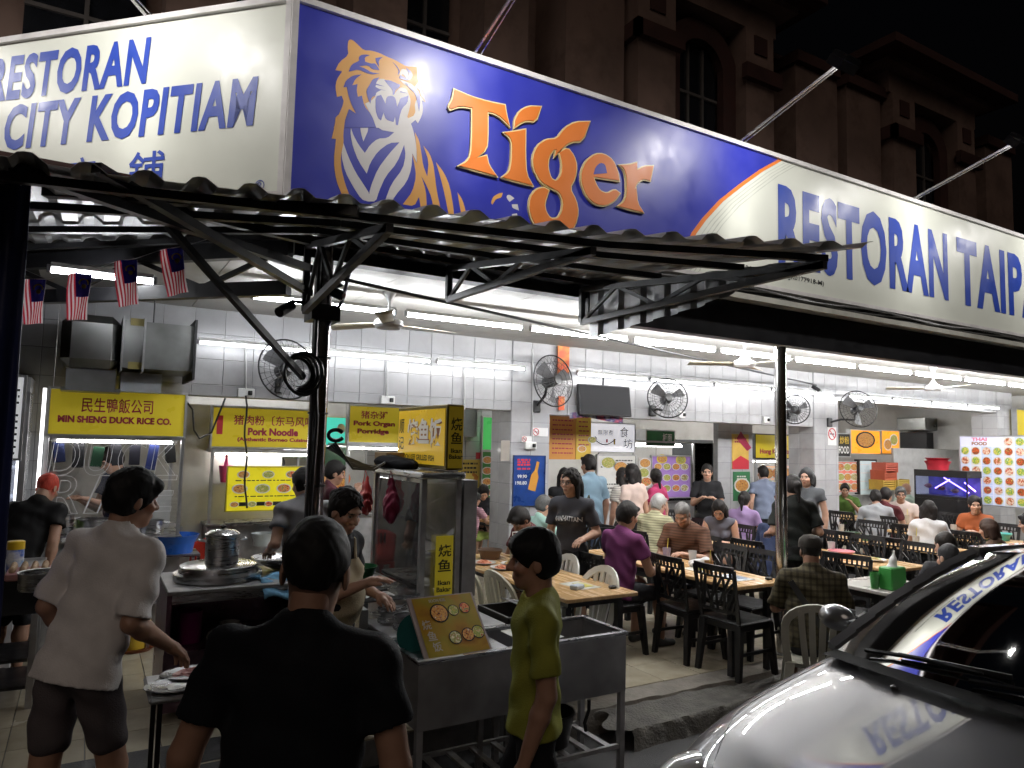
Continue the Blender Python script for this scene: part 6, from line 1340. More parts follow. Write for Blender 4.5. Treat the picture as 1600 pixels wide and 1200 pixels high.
q = MB(); q.tube([(2.72, KY0-.02, KZ0-.0), (2.72, KY0-.02, KZ0-.06), (2.69, KY0-.02, KZ0-.13), (2.70, KY0-.02, KZ0-.18)], .012, 6); q.build('drain_hose', BLKP(), ck)
bk_ = thing('bucket', 'round black plastic bucket on the lower rail of the steel cart', 'bucket', (2.60, 3.85, .18)); q = MB(); q.lathe([(.115, 0), (.15, .19), (.158, .19), (.158, .20), (.145, .20), (.11, .012), (0, .012)], (2.60, 3.85, .182), 28); q.build('shell', BLKP(), bk_, smooth=True)
# leaning picture menu on the cart
ml = [np.array(gy(635, 955, 3.98)), np.array(gy(742, 943, 3.98))]; b0, b1 = np.array([float(gz(668, 1033, .86)[0]), 3.68, .845]), np.array([float(gz(778, 1018, .86)[0]), 3.70, .845])
A0 = np.array([b0[0]-.02, 3.92, 1.13]); A1 = np.array([b1[0]-.02, 3.94, 1.13])
mn = thing('menu_board', 'yellow picture menu of grilled fish leaning on the steel cart', 'menu', tuple((b0+b1)/2))
nrm = np.cross(b1-b0, A0-b0); nrm /= np.linalg.norm(nrm)
def mF(d): return lambda u, v: tuple((b0*(1-u)+b1*u)*(1-v)+(A0*(1-u)+A1*u)*v+nrm*d)
q = MB(); f_ = mF(0); g_ = mF(.012); q.add([f_(0, 0), f_(1, 0), f_(1, 1), f_(0, 1), g_(0, 0), g_(1, 0), g_(1, 1), g_(0, 1)], [(3, 2, 1, 0), (4, 5, 6, 7), (0, 1, 5, 4), (1, 2, 6, 5), (2, 3, 7, 6), (3, 0, 4, 7)]); q.build('board', mat('pale pink board edge', (.45, .38, .38), .5), mn)
q = MB(); f_ = mF(.0135); q.add([f_(.06, .02), f_(.97, .02), f_(.97, .98), f_(.06, .98)], [(0, 1, 2, 3)]); q.build('print', ramp_mat('amber print', [(.30, .10, .01), (.50, .28, .02), (.42, .34, .03), (.52, .36, .04)], 5, .35), mn)
for i, (u, v, r) in enumerate(((.40, .70, .060), (.62, .72, .036), (.80, .74, .036), (.52, .28, .042), (.72, .30, .042), (.88, .32, .042))):
    q = MB(); c = np.array(mF(.015)(u, v)); e1 = (b1-b0)/np.linalg.norm(b1-b0); e2 = np.cross(nrm, e1)
    for rr_, dd in ((r, 0), (r*.85, .001)):
        q = MB(); q.add([tuple(c+nrm*dd+(e1*math.cos(a)+e2*math.sin(a))*rr_) for a in np.linspace(0, 2*math.pi, 17)[:-1]], [tuple(range(16))]); q.build('dish_picture' if dd else 'plate_picture', FOOD[i % 4] if dd else BLACK(), mn)
lettering('烧', (lambda u, v: mF(.0145)(.10+.13*u, .46+.15*v)), MEL, mn, bold=.015); lettering('鱼', (lambda u, v: mF(.0145)(.13+.13*u, .28+.15*v)), MEL, mn, bold=.015); lettering('饭', (lambda u, v: mF(.0145)(.16+.13*u, .10+.15*v)), MEL, mn, bold=.015); lettering('SOON KEE', (lambda u, v: mF(.0145)(.30+.25*u, .89+.05*v)), MEL, mn, bold=.03)
q = MB(); q.bar(tuple(A0*.5+A1*.5-nrm*.02), (float((b0[0]+b1[0])/2), 4.03, .86), .02, .01); q.build('prop', STEELD(), mn)
q = MB(); q.lathe([(.11, 0), (.115, .01), (.105, .01), (.0, .006)], (0, 0, 0), 24); M_ = Matrix.Translation((1.70, 3.93, .93))@Matrix.Rotation(R(80), 4, 'X')@Matrix.Rotation(R(25), 4, 'Z'); q.v = [tuple(M_@Vector(v)) for v in q.v]; q.build('round_tray', mat('teal enamel', (.02, .14, .14), .3), label='teal round tray standing behind the leaning menu', cat='tray', smooth=True)
q = MB(); q.grid(lambda u, v: (2.3+u*.28, 3.68+v*.3, .868+.004*math.sin(u*8)), 5, 5); q.build('plastic_sheet', mat('pale plastic sheet', (.55, .56, .5), .35), label='pale plastic sheet beside the leaning menu on the cart', cat='sheet')
# stool table with oval steel plates
sx0, sy0 = on(272, 1070, .70); tt_ = thing('folding_table', 'small white folding table with oval steel plates', 'table', (sx0, sy0, 0)); q = MB(); q.box((sx0+.14, sy0, .69), (.55, .42, .03), bev=.012); q.build('top', mat('white table skin', (.55, .54, .53), .35), tt_)
for a in (-.08, .36):
    for b in (-.17, .17): q = MB(); q.b2((sx0+a-.012, sy0+b-.012, .0), (sx0+a+.012, sy0+b+.012, .674)); q.build('leg', BLKM(), tt_)
plate(sx0+.03, sy0-.08, .706, .15, 'empty oval steel plate on the white folding table', STEEL(), None, 1.25, .85); plate(sx0+.12, sy0+.10, .706, .15, 'oval steel plate with raw meat on the white folding table', STEEL(), ramp_mat('raw meat', [(.30, .06, .06), (.5, .2, .18), (.22, .04, .05)], 30, .35), 1.25, .85)
# soup stove
SX, SY_ = on(300, 945, .98); SX -= .02; sv_t = thing('soup_stove', 'dark steel soup stove with round burner and open shelf', 'stove', (SX+.3, SY_+.3, FL)); PUR_LIGHT = mat('dark steel with painted purple light', (.20, .13, .17), .32, .8, var=.3)  # purple light falling on the stove is painted into the steel colour
X0_, X1_, Y0_ = float(gz(262, 930, 1.0)[0]), float(gz(262, 930, 1.0)[0])+.95, float(gz(262, 930, 1.0)[1])
q = MB(); q.b2((X0_, Y0_, .99), (X1_, Y0_+.75, 1.02), bev=.005); q.build('top', STEELD(), sv_t); q = MB(); q.b2((X0_, Y0_+.05, FL+.06), (X1_, Y0_+.74, FL+.44)); q.build('lower_cabinet', PUR_LIGHT, sv_t)
for a in (X0_, X1_-.03): q = MB(); q.b2((a, Y0_+.02, FL+.441), (a+.03, Y0_+.74, .989)); q.build('side_panel', PUR_LIGHT, sv_t)
q = MB(); q.b2((X0_+.03, Y0_+.70, FL+.441), (X1_-.03, Y0_+.74, .989)); q.build('back_panel', PUR_LIGHT, sv_t); q = MB(); q.b2((X0_+.03, Y0_+.02, .93), (X1_-.03, Y0_+.04, .989)); q.build('front_rail', STEEL(), sv_t)
q = MB(); q.b2((X0_+.3, Y0_+.015, FL+.18), (X0_+.33, Y0_+.049, FL+.30)); q.build('door_handle', STEEL(), sv_t)
bxx, byy = X0_+.36, Y0_+.36
q = MB(); q.lathe([(.29, 0), (.30, .01), (.30, .05), (.27, .04), (.27, .055), (.26, .10), (.25, .105), (.0, .105)], (bxx, byy, 1.02), 36); q.build('burner_ring', STEEL(), sv_t, smooth=35)
pot(bxx+.02, byy+.02, 1.106, .115, .215, 'tall shiny stock pot on the round burner', True)
pot(X0_+.18, Y0_+.30, FL+.44, .08, .20, 'magenta plastic cup on the open stove shelf', False, mat('magenta plastic', (.30, .015, .18), .35), 'cup', False); plate(X0_+.45, Y0_+.28, FL+.44, .16, 'stack of pale plates on the open stove shelf', MEL); plate(X0_+.45, Y0_+.28, FL+.462, .15, 'top plate of the stack on the open stove shelf', MEL); bowl(X0_+.48, Y0_+.5, FL+.44, .07, .06, 'small pale bowl behind the plates on the stove shelf', MEL)
tw = Vol(.02); q = MB(); q.grid(lambda u, v: (X1_-.35+u*.36, Y0_-.02+.3*v-.04*(v < .2), 1.035+.02*math.sin(u*9+v*4)-.10*max(0, .35-v)/.35), 12, 10); o = q.build('towel', cloth('sky blue towel', (.16, .36, .55)), label='sky blue towel draped over the stove edge', cat='towel', smooth=True); o.modifiers.new('t', 'SOLIDIFY').thickness = .012
bowl(X1_-.12, Y0_+.55, 1.03, .20, .09, 'wide steel wok on the right of the soup stove', STEEL(), 'wok', 'wok', .3)
# rack with blue tub, red chair, yellow pail
rx0, ry0 = on(272, 862, .98); rk = thing('tub_rack', 'small steel rack under the blue tub', 'rack', (rx0, ry0, FL)); q = MB(); q.b2((rx0-.2, ry0-.18, .955), (rx0+.2, ry0+.18, .975)); q.b2((rx0-.2, ry0-.18, .55), (rx0+.2, ry0+.18, .565)); q.build('shelf', STEEL(), rk)
for a in (-.185, .185):
    for b in (-.165, .165): q = MB(); q.b2((rx0+a-.012, ry0+b-.012, FL), (rx0+a+.012, ry0+b+.012, .954)); q.build('leg', STEEL(), rk)
bowl(rx0, ry0, .976, .20, .16, 'bright blue plastic tub on the small steel rack', mat('bright blue plastic', (.015, .12, .55), .3), 'tub', 'tub', .78); bowl(rx0-.02, ry0, .566, .15, .16, 'beige tub on the lower shelf of the steel rack', mat('beige plastic', (.45, .3, .2), .4), 'tub', 'tub', .8); pot(rx0, ry0, FL, .15, .28, 'dark blue bin below the steel rack', False, mat('dark blue plastic', (.02, .05, .11), .4), 'bin', False)
cxr, cyr = rx0+.42, ry0+.95; t = thing('plastic_chair', 'red plastic chair behind the blue tub', 'chair', (cxr, cyr, FL)); RP = mat('red plastic', (.55, .035, .02), .35); q = MB()
q.box((cxr, cyr, FL+.44), (.42, .42, .03), bev=.01); q.build('seat', RP, t); q = MB(); q.grid(lambda u, v: (cxr-.2+u*.4, cyr-.2-.05*v-.03*math.sin(u*3.14), FL+.46+.38*v*(.82+.18*math.sin(u*3.14))), 10, 8); o = q.build('backrest', RP, t, smooth=True); o.modifiers.new('t', 'SOLIDIFY').thickness = .014
for k in range(3): q = MB(); q.b2((cxr-.05+k*.05-.008, cyr-.285, FL+.68), (cxr-.05+k*.05+.008, cyr-.262, FL+.80)); q.build('slot', BLACK(), t)
for a in (-.18, .18):
    for b in (-.18, .18): q = MB(); q.bar((cxr+a, cyr+b, FL+.43), (cxr+a*1.15, cyr+b*1.15, FL), .05); q.build('leg', RP, t)
yx, yy = on(209, 1015, FL); t = thing('pail', 'yellow plastic pail standing in a brown saucer on the tiles', 'pail', (yx, yy, FL)); q = MB(); q.lathe([(.10, .02), (.115, .24), (.125, .24), (.12, .25), (.105, .25), (.09, .03), (0, .03)], (yx, yy, FL), 22); q.build('body', mat('dull yellow plastic', (.55, .38, .03), .4), t, smooth=True); q = MB(); q.lathe([(.14, 0), (.17, .03), (.16, .03), (.13, .012), (0, .01)], (yx, yy, FL), 22); q.build('saucer', mat('brown saucer', (.22, .06, .02), .5), t, smooth=True)
x, y = on(238, 842, FL+.97); x *= 1.14; y *= 1.14; t = thing('chopstick_holder', 'clear holder with pink chopsticks behind the white T-shirt', 'holder', (x, y, FL+.97)); q = MB(); q.lathe([(.05, 0), (.055, .12), (.05, .12), (.046, .01)], (x, y, FL+.97), 14); q.build('cup', mat('clear plastic'.strip(), (.6, .75, .7), .15, alpha=.5), t)
for k in range(12): q = MB(); a = k*.52; q.bar((x+.02*math.cos(a), y+.02*math.sin(a), FL+.98), (x+.05*math.cos(a), y+.05*math.sin(a), FL+1.19), .006); q.build('chopstick', mat('pale pink plastic', (.6, .3, .28), .4), t)
q = MB(); q.b2((x-.25, y-.15, FL+.94), (x+.25, y+.2, FL+.969)); q.b2((x-.24, y-.14, FL), (x-.2, y-.1, FL+.94)); q.b2((x+.2, y-.14, FL), (x+.24, y-.1, FL+.94)); q.build('prep_table', STEELD(), label='narrow steel prep table holding the chopsticks', cat='table')
# small extras on the partition and first pillar
board('electrical_box', 'grey electrical box on the tiled partition', 'electrical box', (723, 633), (744, 682), 10.5, mat('grey enamel', (.30, .36, .37), .4), STEELD(), .1, fw_=.008)
q = MB()
t = thing('cable_bundle', 'grey bundled cables curving across the tiled partition', 'cables', (5, 10.55, 2.9))
for k in range(6):
    p = [gy(a, b+k*2.2, 10.55-.01*k) for a, b in ((726, 632), (727, 612), (733, 603), (748, 598), (765, 594), (790, 590))]; q = MB(); q.tube(p, .012, 5); q.build('cable', mat('grey cable', (.35, .35, .36), .5), t, smooth=True)
board('lightbox', 'bright green lightbox with an orange emblem behind the pillar', 'sign', (755, 652), (783, 703), 10.4, LB('lit green face', (.06, .45, .10), .55), ALU, .05, [('●', .45, .40, .98, .85, ORS, .02)])
t, x0, x1, z0, z1 = board('menu_board', 'green picture menu below the green lightbox', 'menu', (754, 706), (783, 790), 10.45, flat('green menu', (.05, .22, .05), emit=.06), ALU, .03); dishes(t, [(x0+(x1-x0)*u, z0+(z1-z0)*v) for v in (.85, .65, .45, .25) for u in (.25, .75)], 10.45, .065)
t, x0, x1, z0, z1 = board('poster', 'yellow poster with a giraffe picture on the partition', 'poster', (717, 718), (749, 772), 10.5, flat('poster yellow', (.62, .48, .10)), None, .01); rules(t, [z1-.08, z1-.15, z1-.22], 10.5, x0+.05, x1-.05, BLACK(), .03); q = MB(); q.bar((x0+.24, 10.494, z0+.02), (x0+.33, 10.494, z0+.30), .07, .003, up=(0, 1, 0)); q.bar((x0+.33, 10.494, z0+.29), (x0+.25, 10.494, z0+.33), .05, .003, up=(0, 1, 0)); q.build('animal_print', flat('brown print', (.5, .2, .03)), t)
board('notice', 'small red notice on the partition', 'notice', (744, 707), (754, 717), 10.5, RED(), None, .01)
PY = WY-.032
t, x0, x1, z0, z1 = board('poster', 'dark blue promotion poster with a tilted beer bottle on the pillar', 'poster', (803, 712), (850, 789), PY, mat('blue poster', (.012, .045, .20), .3, var=.4, vscale=4), flat('blue edge', (.01, .03, .12)), .008, [('99.90', .12, .55, .42, .62, WHITE(), .02), ('198.80', .06, .42, .42, .49, WHITE(), .02)], fw_=.006); rules(t, [z0+(z1-z0)*v for v in (.90, .85, .80, .72)], PY-.001, x0+.05, x0+(x1-x0)*.52, RED(), .022)
q = MB(); W_, H_ = x1-x0, z1-z0; c0, c1 = np.array([x0+W_*.58, z0+H_*.30]), np.array([x0+W_*.78, z0+H_*.88]); dd = (c1-c0)/np.linalg.norm(c1-c0); nn = np.array([dd[1], -dd[0]]); L_ = np.linalg.norm(c1-c0)
pr_ = [(0, .055), (.5, .055), (.68, .022), (1, .02)]; P_ = [c0+dd*L_*a+nn*b for a, b in pr_]+[c0+dd*L_*a-nn*b for a, b in pr_[::-1]]; q.prism([tuple(p) for p in P_], lambda u, v, s: (u, PY-.004 if s == 0 else PY-.001, v)); q.build('bottle_print', flat('amber bottle print', (.55, .25, .03)), t)
def no_smoking(a, b, y, label):
    t, x0, x1, z0, z1 = board('no_smoking_sign', label, 'sign', a, b, y, flat('sign white', (.68, .68, .67)), None, .006); r_ = min(x1-x0, z1-z0)*.40; cx_, cz_ = x0+(x1-x0)*(.5 if (x1-x0) < (z1-z0)*1.3 else .25), (z0+z1)/2+(.12*(z1-z0) if (z1-z0) > (x1-x0) else 0)
    q = MB(); q.tube([(cx_+r_*math.cos(a_), y-.003, cz_+r_*math.sin(a_)) for a_ in np.linspace(0, 2*math.pi, 21)], .10*r_, 5); q.bar((cx_-r_*.7, y-.003, cz_+r_*.7), (cx_+r_*.7, y-.003, cz_-r_*.7), .004, r_*.16); q.build('ban_ring', RED(), t); q = MB(); q.b2((cx_-r_*.6, y-.002, cz_-.1*r_), (cx_+r_*.6, y-.001, cz_+.1*r_)); q.build('cigarette_mark', BLACK(), t)
no_smoking((815, 681), (832, 691), PY, 'small no smoking sign on the blue poster pillar'); no_smoking((831, 668), (856, 682), PY, 'wider no smoking sign on the blue poster pillar'); no_smoking((1293, 667), (1307, 696), PY, 'large no smoking sign on the pillar by the street food sign')
def socket(px, py, y, label, w_=.16, h_=.09):
    p = gy(px, py, y); t = thing('power_socket', label, 'socket', tuple(p)); q = MB(); q.box((p[0], y-.015, p[2]), (w_, .03, h_), bev=.006); q.build('plate', WHITE(), t); q = MB(); q.box((p[0]+w_*.22, y-.045, p[2]), (.04, .03, .045), bev=.006); q.build('plug', BLKP(), t); return p
pp_ = socket(828, 696, PY, 'white double socket with black plug on the blue poster pillar'); socket(384, 614, WY-.01, 'white socket with black plug on the left tiled beam'); socket(605, 625, WY-.01, 'white socket above the pork organ sign'); socket(1064, 648, WY-.01, 'white socket on the tiled beam above the drinks room', .12); socket(1196, 656, WY-.01, 'white socket above the yellow street food sign', .12)
t, x0, x1, z0, z1 = board('picture', 'small framed food picture on the side of the blue poster pillar', 'picture', (783, 688), (796, 720), PY+.0, flat('grey print', (.3, .27, .24)), None, .006)
# red banner on the beam behind the fan
board('banner', 'narrow orange red vertical banner behind the large wall fan', 'banner', (872, 540), (889, 594), WY-.06, ramp_mat('banner print', [(.6, .06, .02), (.65, .12, .03), (.55, .3, .05)], 9, .5), None, .01); board('banner', 'short orange red banner end below the large wall fan', 'banner', (873, 619), (882, 641), WY-.05, MATS['banner print'], None, .01)
# orange menu panels
t, x0, x1, z0, z1 = board('menu_board', 'orange to yellow menu panel beside the blue poster pillar', 'menu', (859, 647), (899, 718), 8.3, mat('orange menu', (.55, .24, .05), .4, var=.15, vscale=2), None, .02); rules(t, [z0+.08+.065*k for k in range(10)], 8.3, x0+.05, x1-.05, MAROON(), .018)
t, x0, x1, z0, z1 = board('menu_board', 'yellow menu panel left of the white lightbox', 'menu', (901, 647), (923, 718), 8.3, mat('yellow menu', (.62, .42, .05), .4, var=.12, vscale=2), None, .02); rules(t, [z0+.2+.065*k for k in range(8)], 8.3, x0+.04, x1-.04, MAROON(), .018); dishes(t, [(x0+.1, z0+.15), (x0+.28, z0+.28)], 8.3, .05)
# ---- white lightbox stall
LY = 8.8
t, x0, x1, z0, z1 = board('lightbox', 'white lightbox sign with a spoon drawing and black characters', 'lightbox', (923, 661), (991, 706), LY, LB('lit white sign', (.80, .80, .86), .55), ALU, .14, [('無限煮', .16, .57, .50, .78, BLACK(), -.005), ('食', .66, .52, .86, .90, BLACK(), -.002), ('坊', .74, .12, .96, .48, BLACK(), -.002)])
W_, H_ = x1-x0, z1-z0; q = MB(); q.tube([(x0+W_*(.10+.45*k/10), LY-.006, z0+H_*(.52-.30*math.sin(math.pi*(.15+.75*k/10))+.02)) for k in range(11)], .008, 5); q.lathe([(.0, -.003), (.03, 0), (0, .003)], (x0+W_*.10, LY-.006, z0+H_*.46), 10, axis='y'); q.build('spoon_drawing', BLACK(), t); q = MB(); q.box((x0+W_*.36, LY-.006, z0+H_*.38), (.03, .004, .05)); q.build('red_mark', RED(), t); q = MB(); q.box((x0+W_*.53, LY-.006, z0+H_*.36), (.03, .004, .09)); q.build('yellow_mark', flat('mustard print', (.6, .4, .05)), t)
q = MB(); q.b2((x0, LY+.1, FL), (x1, LY+.9, FL+1.0)); q.build('counter', mat('white counter', (.5, .5, .5), .5), label='white counter of the lightbox stall', cat='counter')
t, x0, x1, z0, z1 = board('menu_board', 'white picture menu sheets under the white lightbox', 'menu', (934, 712), (992, 785), LY, LB('white menu print', (.66, .65, .62), .12), ALU, .03); rules(t, [z0+.10+.06*k for k in range(4)]+[z1-.08-.05*k for k in range(3)], LY, x0+.06, x1-.06, BLACK(), .018); dishes(t, [(x0+.45, z0+.55), (x0+.2, z0+.62)], LY, .10)
y2 = 9.0
t, x0, x1, z0, z1 = board('menu_board', 'purple picture menu with rows of bowls on the noodle counter', 'menu', (1019, 713), (1078, 776), y2, LB('purple menu', (.30, .17, .46), .25), ALU, .03); W_, H_ = x1-x0, z1-z0; dishes(t, [(x0+W_*u, z0+H_*v) for v in (.75, .48, .22) for u in (.15, .38, .62, .85)], y2, .06); dishes(t, [(x0+W_*.25, z0+H_*.94), (x0+W_*.75, z0+H_*.92)], y2, .075, plate=YS)
st2 = stall('noodle_counter', 'aluminium counter stall with strip lights behind the purple menu', x0-.35, x1+.15, y2+.05, y2+1.0, .95, float(gy(1040, 692, y2)[2]), glass=True)
for k in range(2): q = MB(); q.tube([(x0-.1, y2+.2+k*.25, float(gy(1040, 697, y2)[2])), (x1, y2+.2+k*.25, float(gy(1040, 697, y2)[2]))], .016, 6); q.build('strip_light', mat('lit stall strip', (1, 1, 1), .5, var=0, emit=9), st2)
t, xa, xb, za_, zb2 = board('picture_sheet', 'photo sheet of dishes beside the purple menu', 'menu', (998, 715), (1017, 762), y2-.02, flat('pale sheet', (.5, .45, .45)), None, .01); dishes(t, [(xa+(xb-xa)*u, za_+(zb2-za_)*v) for u, v in ((.5, .82), (.4, .5), (.6, .2))], y2-.02, .085)
board('lightbox', 'green and white boxed sign on top of the noodle counter', 'sign', (1010, 673), (1053, 696), y2+.1, mat('bottle green board', (.03, .17, .06), .4), ALU, .3, [('板面', .58, .15, .92, .85, WHITE(), .02)])
# drinks fridge in the doorway
t0_ = gy(1086, 692, 10.2); t1_ = gy(1114, 770, 10.2); fx0, fx1, fz = float(t0_[0]), float(t1_[0]), float(t0_[2]); fr = thing('display_fridge', 'lit drinks fridge full of bottles in the doorway', 'fridge', ((fx0+fx1)/2, 10.5, FL))
q = MB(); q.b2((fx0, 10.75, FL), (fx1, 10.8, fz)); q.b2((fx0, 10.2, fz), (fx1, 10.8, fz+.06)); q.b2((fx0-.03, 10.2, FL), (fx0, 10.8, fz)); q.b2((fx1, 10.2, FL), (fx1+.03, 10.8, fz)); q.build('cabinet', mat('dark fridge', (.06, .065, .07), .4), fr); q = MB(); q.b2((fx0, 10.735, FL+.2), (fx1, 10.748, fz-.02)); q.build('lit_back', mat('lit fridge back', (.8, .9, 1), .5, var=0, emit=.7), fr); q = MB(); q.b2((fx0, 10.2, FL+.1), (fx1, 10.21, fz-.002)); q.build('door', pane_mat('fridge glass 2', refl=.08), fr)
btm = MB(); btm.lathe([(.03, 0), (.03, .14), (.012, .20), (.012, .24), (0, .241)], (0, 0, 0), 10)
for k in range(5):
    q = MB(); q.b2((fx0+.01, 10.3, FL+.25+k*.32), (fx1-.01, 10.72, FL+.262+k*.32)); q.build('shelf', ALU, fr)
    for j in range(6): q = inst('bottle', btm.mesh('bottle', [flat('bottle red', (.4, .05, .04)), flat('bottle pale', (.5, .55, .55)), flat('bottle amber', (.35, .15, .03))][(k+j//2) % 3], True), fr, (fx0+.06+j*(fx1-fx0-.1)/5.5, 10.4, FL+.262+k*.32))
q = MB(); q.tube([(fx0+.02, 10.25, FL+.3), (fx0+.02, 10.25, fz-.1)], .012, 6); q.build('lamp', MATS['lit fridge lamp'], fr)
# posters on second partition
t, x0, x1, z0, z1 = board('poster', 'yellow and red drink poster on the second partition', 'poster', (1144, 678), (1170, 733), 8.29, mat('drink poster', (.62, .40, .08), .4, var=.1), None, .01); rules(t, [z1-.09, z1-.14], 8.29, x0+.06, x1-.06, MAROON(), .03); q = MB(); q.prism([(x0, z0), (x1, z0), (x1, z0+.14), ((x0+x1)/2, z0+.22), (x0, z0+.12)], lambda u, v, s: (u, 8.286 if s == 0 else 8.289, v)); q.build('red_wave', RED(), t); q = MB(); q.prism([(x0+.1, z0+.5), (x0+.35, z0+.3), (x0+.45, z0+.35), (x0+.2, z0+.62)], lambda u, v, s: (u, 8.286 if s == 0 else 8.289, v)); q.build('splash_print', MAROON(), t)
t, x0, x1, z0, z1 = board('poster', 'green drink poster below the yellow one', 'poster', (1146, 737), (1172, 782), 8.29, flat('green poster', (.03, .16, .06)), None, .01); rules(t, [z1-.09, z1-.13], 8.29, x0+.08, x1-.08, MEL, .022); dishes(t, [((x0+x1)/2, z0+.25)], 8.29, .12)
# ---- yellow street food stall
HY = 8.45
t, x0, x1, z0, z1 = board('stall_sign', 'yellow street food sign with dark red lettering behind the pole', 'sign', (1180, 679), (1247, 716), HY, YS, BLKM(), .09, [('Hong Kong Street', .10, .12, .95, .40, MAROON(), .05)])
hs = stall('street_food_stall', 'street food stall with warm lit picture front', x0, x1, HY+.0, HY+.9, .98, z0-.04, glass=False)
t, x0, x1, z0, z1 = board('menu_board', 'warm lit row of food photographs under the yellow street sign', 'menu', (1192, 728), (1250, 768), HY+.1, LB('warm lit board', (.7, .42, .25), .6), ALU, .03); dishes(t, [(x0+(x1-x0)*(k+.5)/4, z0+(z1-z0)*v) for k in range(4) for v in (.72, .28)], HY+.1, .11)
# ---- right bay
RY = 9.2
board('stall_sign', 'black food sign with white and gold characters at the right', 'sign', (1309, 678), (1328, 713), RY, BLACK(), ALU, .08, [('炒粉', .15, .55, .95, .9, flat('gold print', (.6, .4, .05), emit=.2), .015), ('FOOD', .05, .12, .95, .45, WHITE(), .03)])
t, x0, x1, z0, z1 = board('lightbox', 'orange lightbox with a big wok of food at the right', 'lightbox', (1329, 672), (1375, 709), RY, LB('lit orange face', (.80, .30, .02), .7), ALU, .08); q = MB(); dishes(t, [((x0+x1)/2, z0+(z1-z0)*.60)], RY, (z1-z0)*.37, plate=BLACK(), sx=1.9); q = MB(); q.b2((x0, RY-.012, z0), (x1, RY-.009, z0+.10)); q.build('lower_band', MATS['lit orange face'], t)
t, x0, x1, z0, z1 = board('lightbox', 'second orange lightbox with noodle photographs', 'lightbox', (1377, 673), (1405, 709), RY, MATS['lit orange face'], ALU, .08); dishes(t, [(x0+(x1-x0)*.35, z0+(z1-z0)*.4), (x0+(x1-x0)*.7, z0+(z1-z0)*.62)], RY, (z1-z0)*.26, sx=1.2)
t, x0, x1, z0, z1 = board('menu_board', 'red picture menu on the stall below the black food sign', 'menu', (1308, 722), (1340, 768), RY-.05, LB('lit red menu', (.6, .16, .12), .35), ALU, .03); dishes(t, [(x0+(x1-x0)*(a+.5)/3, z0+(z1-z0)*(b+.5)/3) for a in range(3) for b in range(3)], RY-.05, .085)
q = MB(); q.b2((x0-.1, RY+.0, FL), (x1+2.0, RY+.8, FL+.95)); q.build('counter', STEELD(), label='steel counter below the orange lightboxes', cat='counter')
t0_ = gy(1343, 720, RY-.1); t1_ = gy(1369, 772, RY-.1); t = thing('display_fridge', 'glass fridge below the orange lightbox', 'fridge', (float(t0_[0]), RY, FL)); q = MB(); q.b2((t0_[0], RY-.1, t1_[2]), (t1_[0], RY-.001, t0_[2])); q.build('cabinet', LB('lit fridge face', (.5, .6, .62), .25), t); q = MB(); q.b2((t0_[0]-.03, RY-.11, t1_[2]), (t0_[0], RY, t0_[2]+.03)); q.b2((t1_[0], RY-.11, t1_[2]), (t1_[0]+.03, RY, t0_[2]+.03)); q.b2((t0_[0], RY-.11, t0_[2]), (t1_[0], RY, t0_[2]+.03)); q.build('frame', BLKM(), t)
for k in range(4): q = MB(); zz = t1_[2]+(t0_[2]-t1_[2])*(k+.5)/4; q.b2((t0_[0]+.02, RY-.106, zz), (t1_[0]-.02, RY-.1005, zz+.02)); q.build('shelf', WHITE(), t)
x_, _z = float(gy(1372, 765, 8.8)[0]), 0
for k, (a, b, c, lb) in enumerate(((1370, 765, (.55, .35, .06), 'yellow plastic crate at the bottom of the crate stack'), (1372, 750, (.5, .10, .05), 'red plastic crate in the middle of the crate stack'), (1374, 738, (.55, .12, .08), 'red basket on top of the crate stack'), (1392, 764, (.50, .36, .08), 'second yellow crate beside the crate stack'))):
    p = gy(a+12, b, 8.8); t = thing('crate', lb, 'crate', tuple(p)); w_, h_ = .40, .20; cm_ = mat('crate %d' % k, c, .4)
    q = MB(); q.b2((p[0]-w_/2, 8.7, p[2]), (p[0]+w_/2, 9.0, p[2]+.02)); q.build('base', cm_, t)
    for s in range(4): q = MB(); q.b2((p[0]-w_/2, 8.70, p[2]+.025+s*.045), (p[0]+w_/2, 8.712, p[2]+.055+s*.045)); q.build('slat', cm_, t)
    for s in (-1, 1): q = MB(); q.b2((p[0]+s*w_/2-.012, 8.69, p[2]), (p[0]+s*w_/2+.012, 9.0, p[2]+h_)); q.build('end_panel', cm_, t)
q = MB(); p0 = gy(1396, 700, 8.9); p1 = gy(1500, 765, 8.9); q.b2((p0[0], 8.9, FL), (p1[0], 8.95, p0[2])); q.build('partition_wall', mat('pale screen', (.44, .44, .44), .5), label='pale grey screen behind the aquarium', cat='screen')
# aquarium with violet lamp
AX = 12.35
p0 = gx(1428, 733, AX); p1 = gx(1512, 778, AX); ya, yb, az1, az0 = float(p0[1]), float(p1[1]), float(p0[2]), float(p1[2]); aq = thing('aquarium', 'black framed aquarium glowing violet with blue light', 'aquarium', (AX+.2, (ya+yb)/2, FL)); hh = (az1-az0)*.26
for nm, z0_, z1_, m_ in (('hood', az1-hh, az1, BLKP()), ('base', az0-.05, az0, BLKP()), ('stand', FL, az0-.051, BLKM())): q = MB(); q.b2((AX, yb, z0_), (AX+.45, ya, z1_)); q.build(nm, m_, aq)
for y_ in (ya-.02, yb): q = MB(); q.b2((AX, y_, az0), (AX+.02, y_+.02, az1-hh)); q.build('edge', BLKP(), aq)
q = MB(); q.b2((AX+.004, yb+.02, az0), (AX+.01, ya-.02, az1-hh)); q.build('front_glass', pane_mat('aquarium glass', (.75, .8, 1), .06), aq)
q = MB(); q.b2((AX+.42, yb+.01, az0), (AX+.44, ya-.01, az1-hh)); q.build('back_panel', mat('deep violet back', (.06, .05, .25), .4, var=.5, vscale=5, emit=.45), aq)
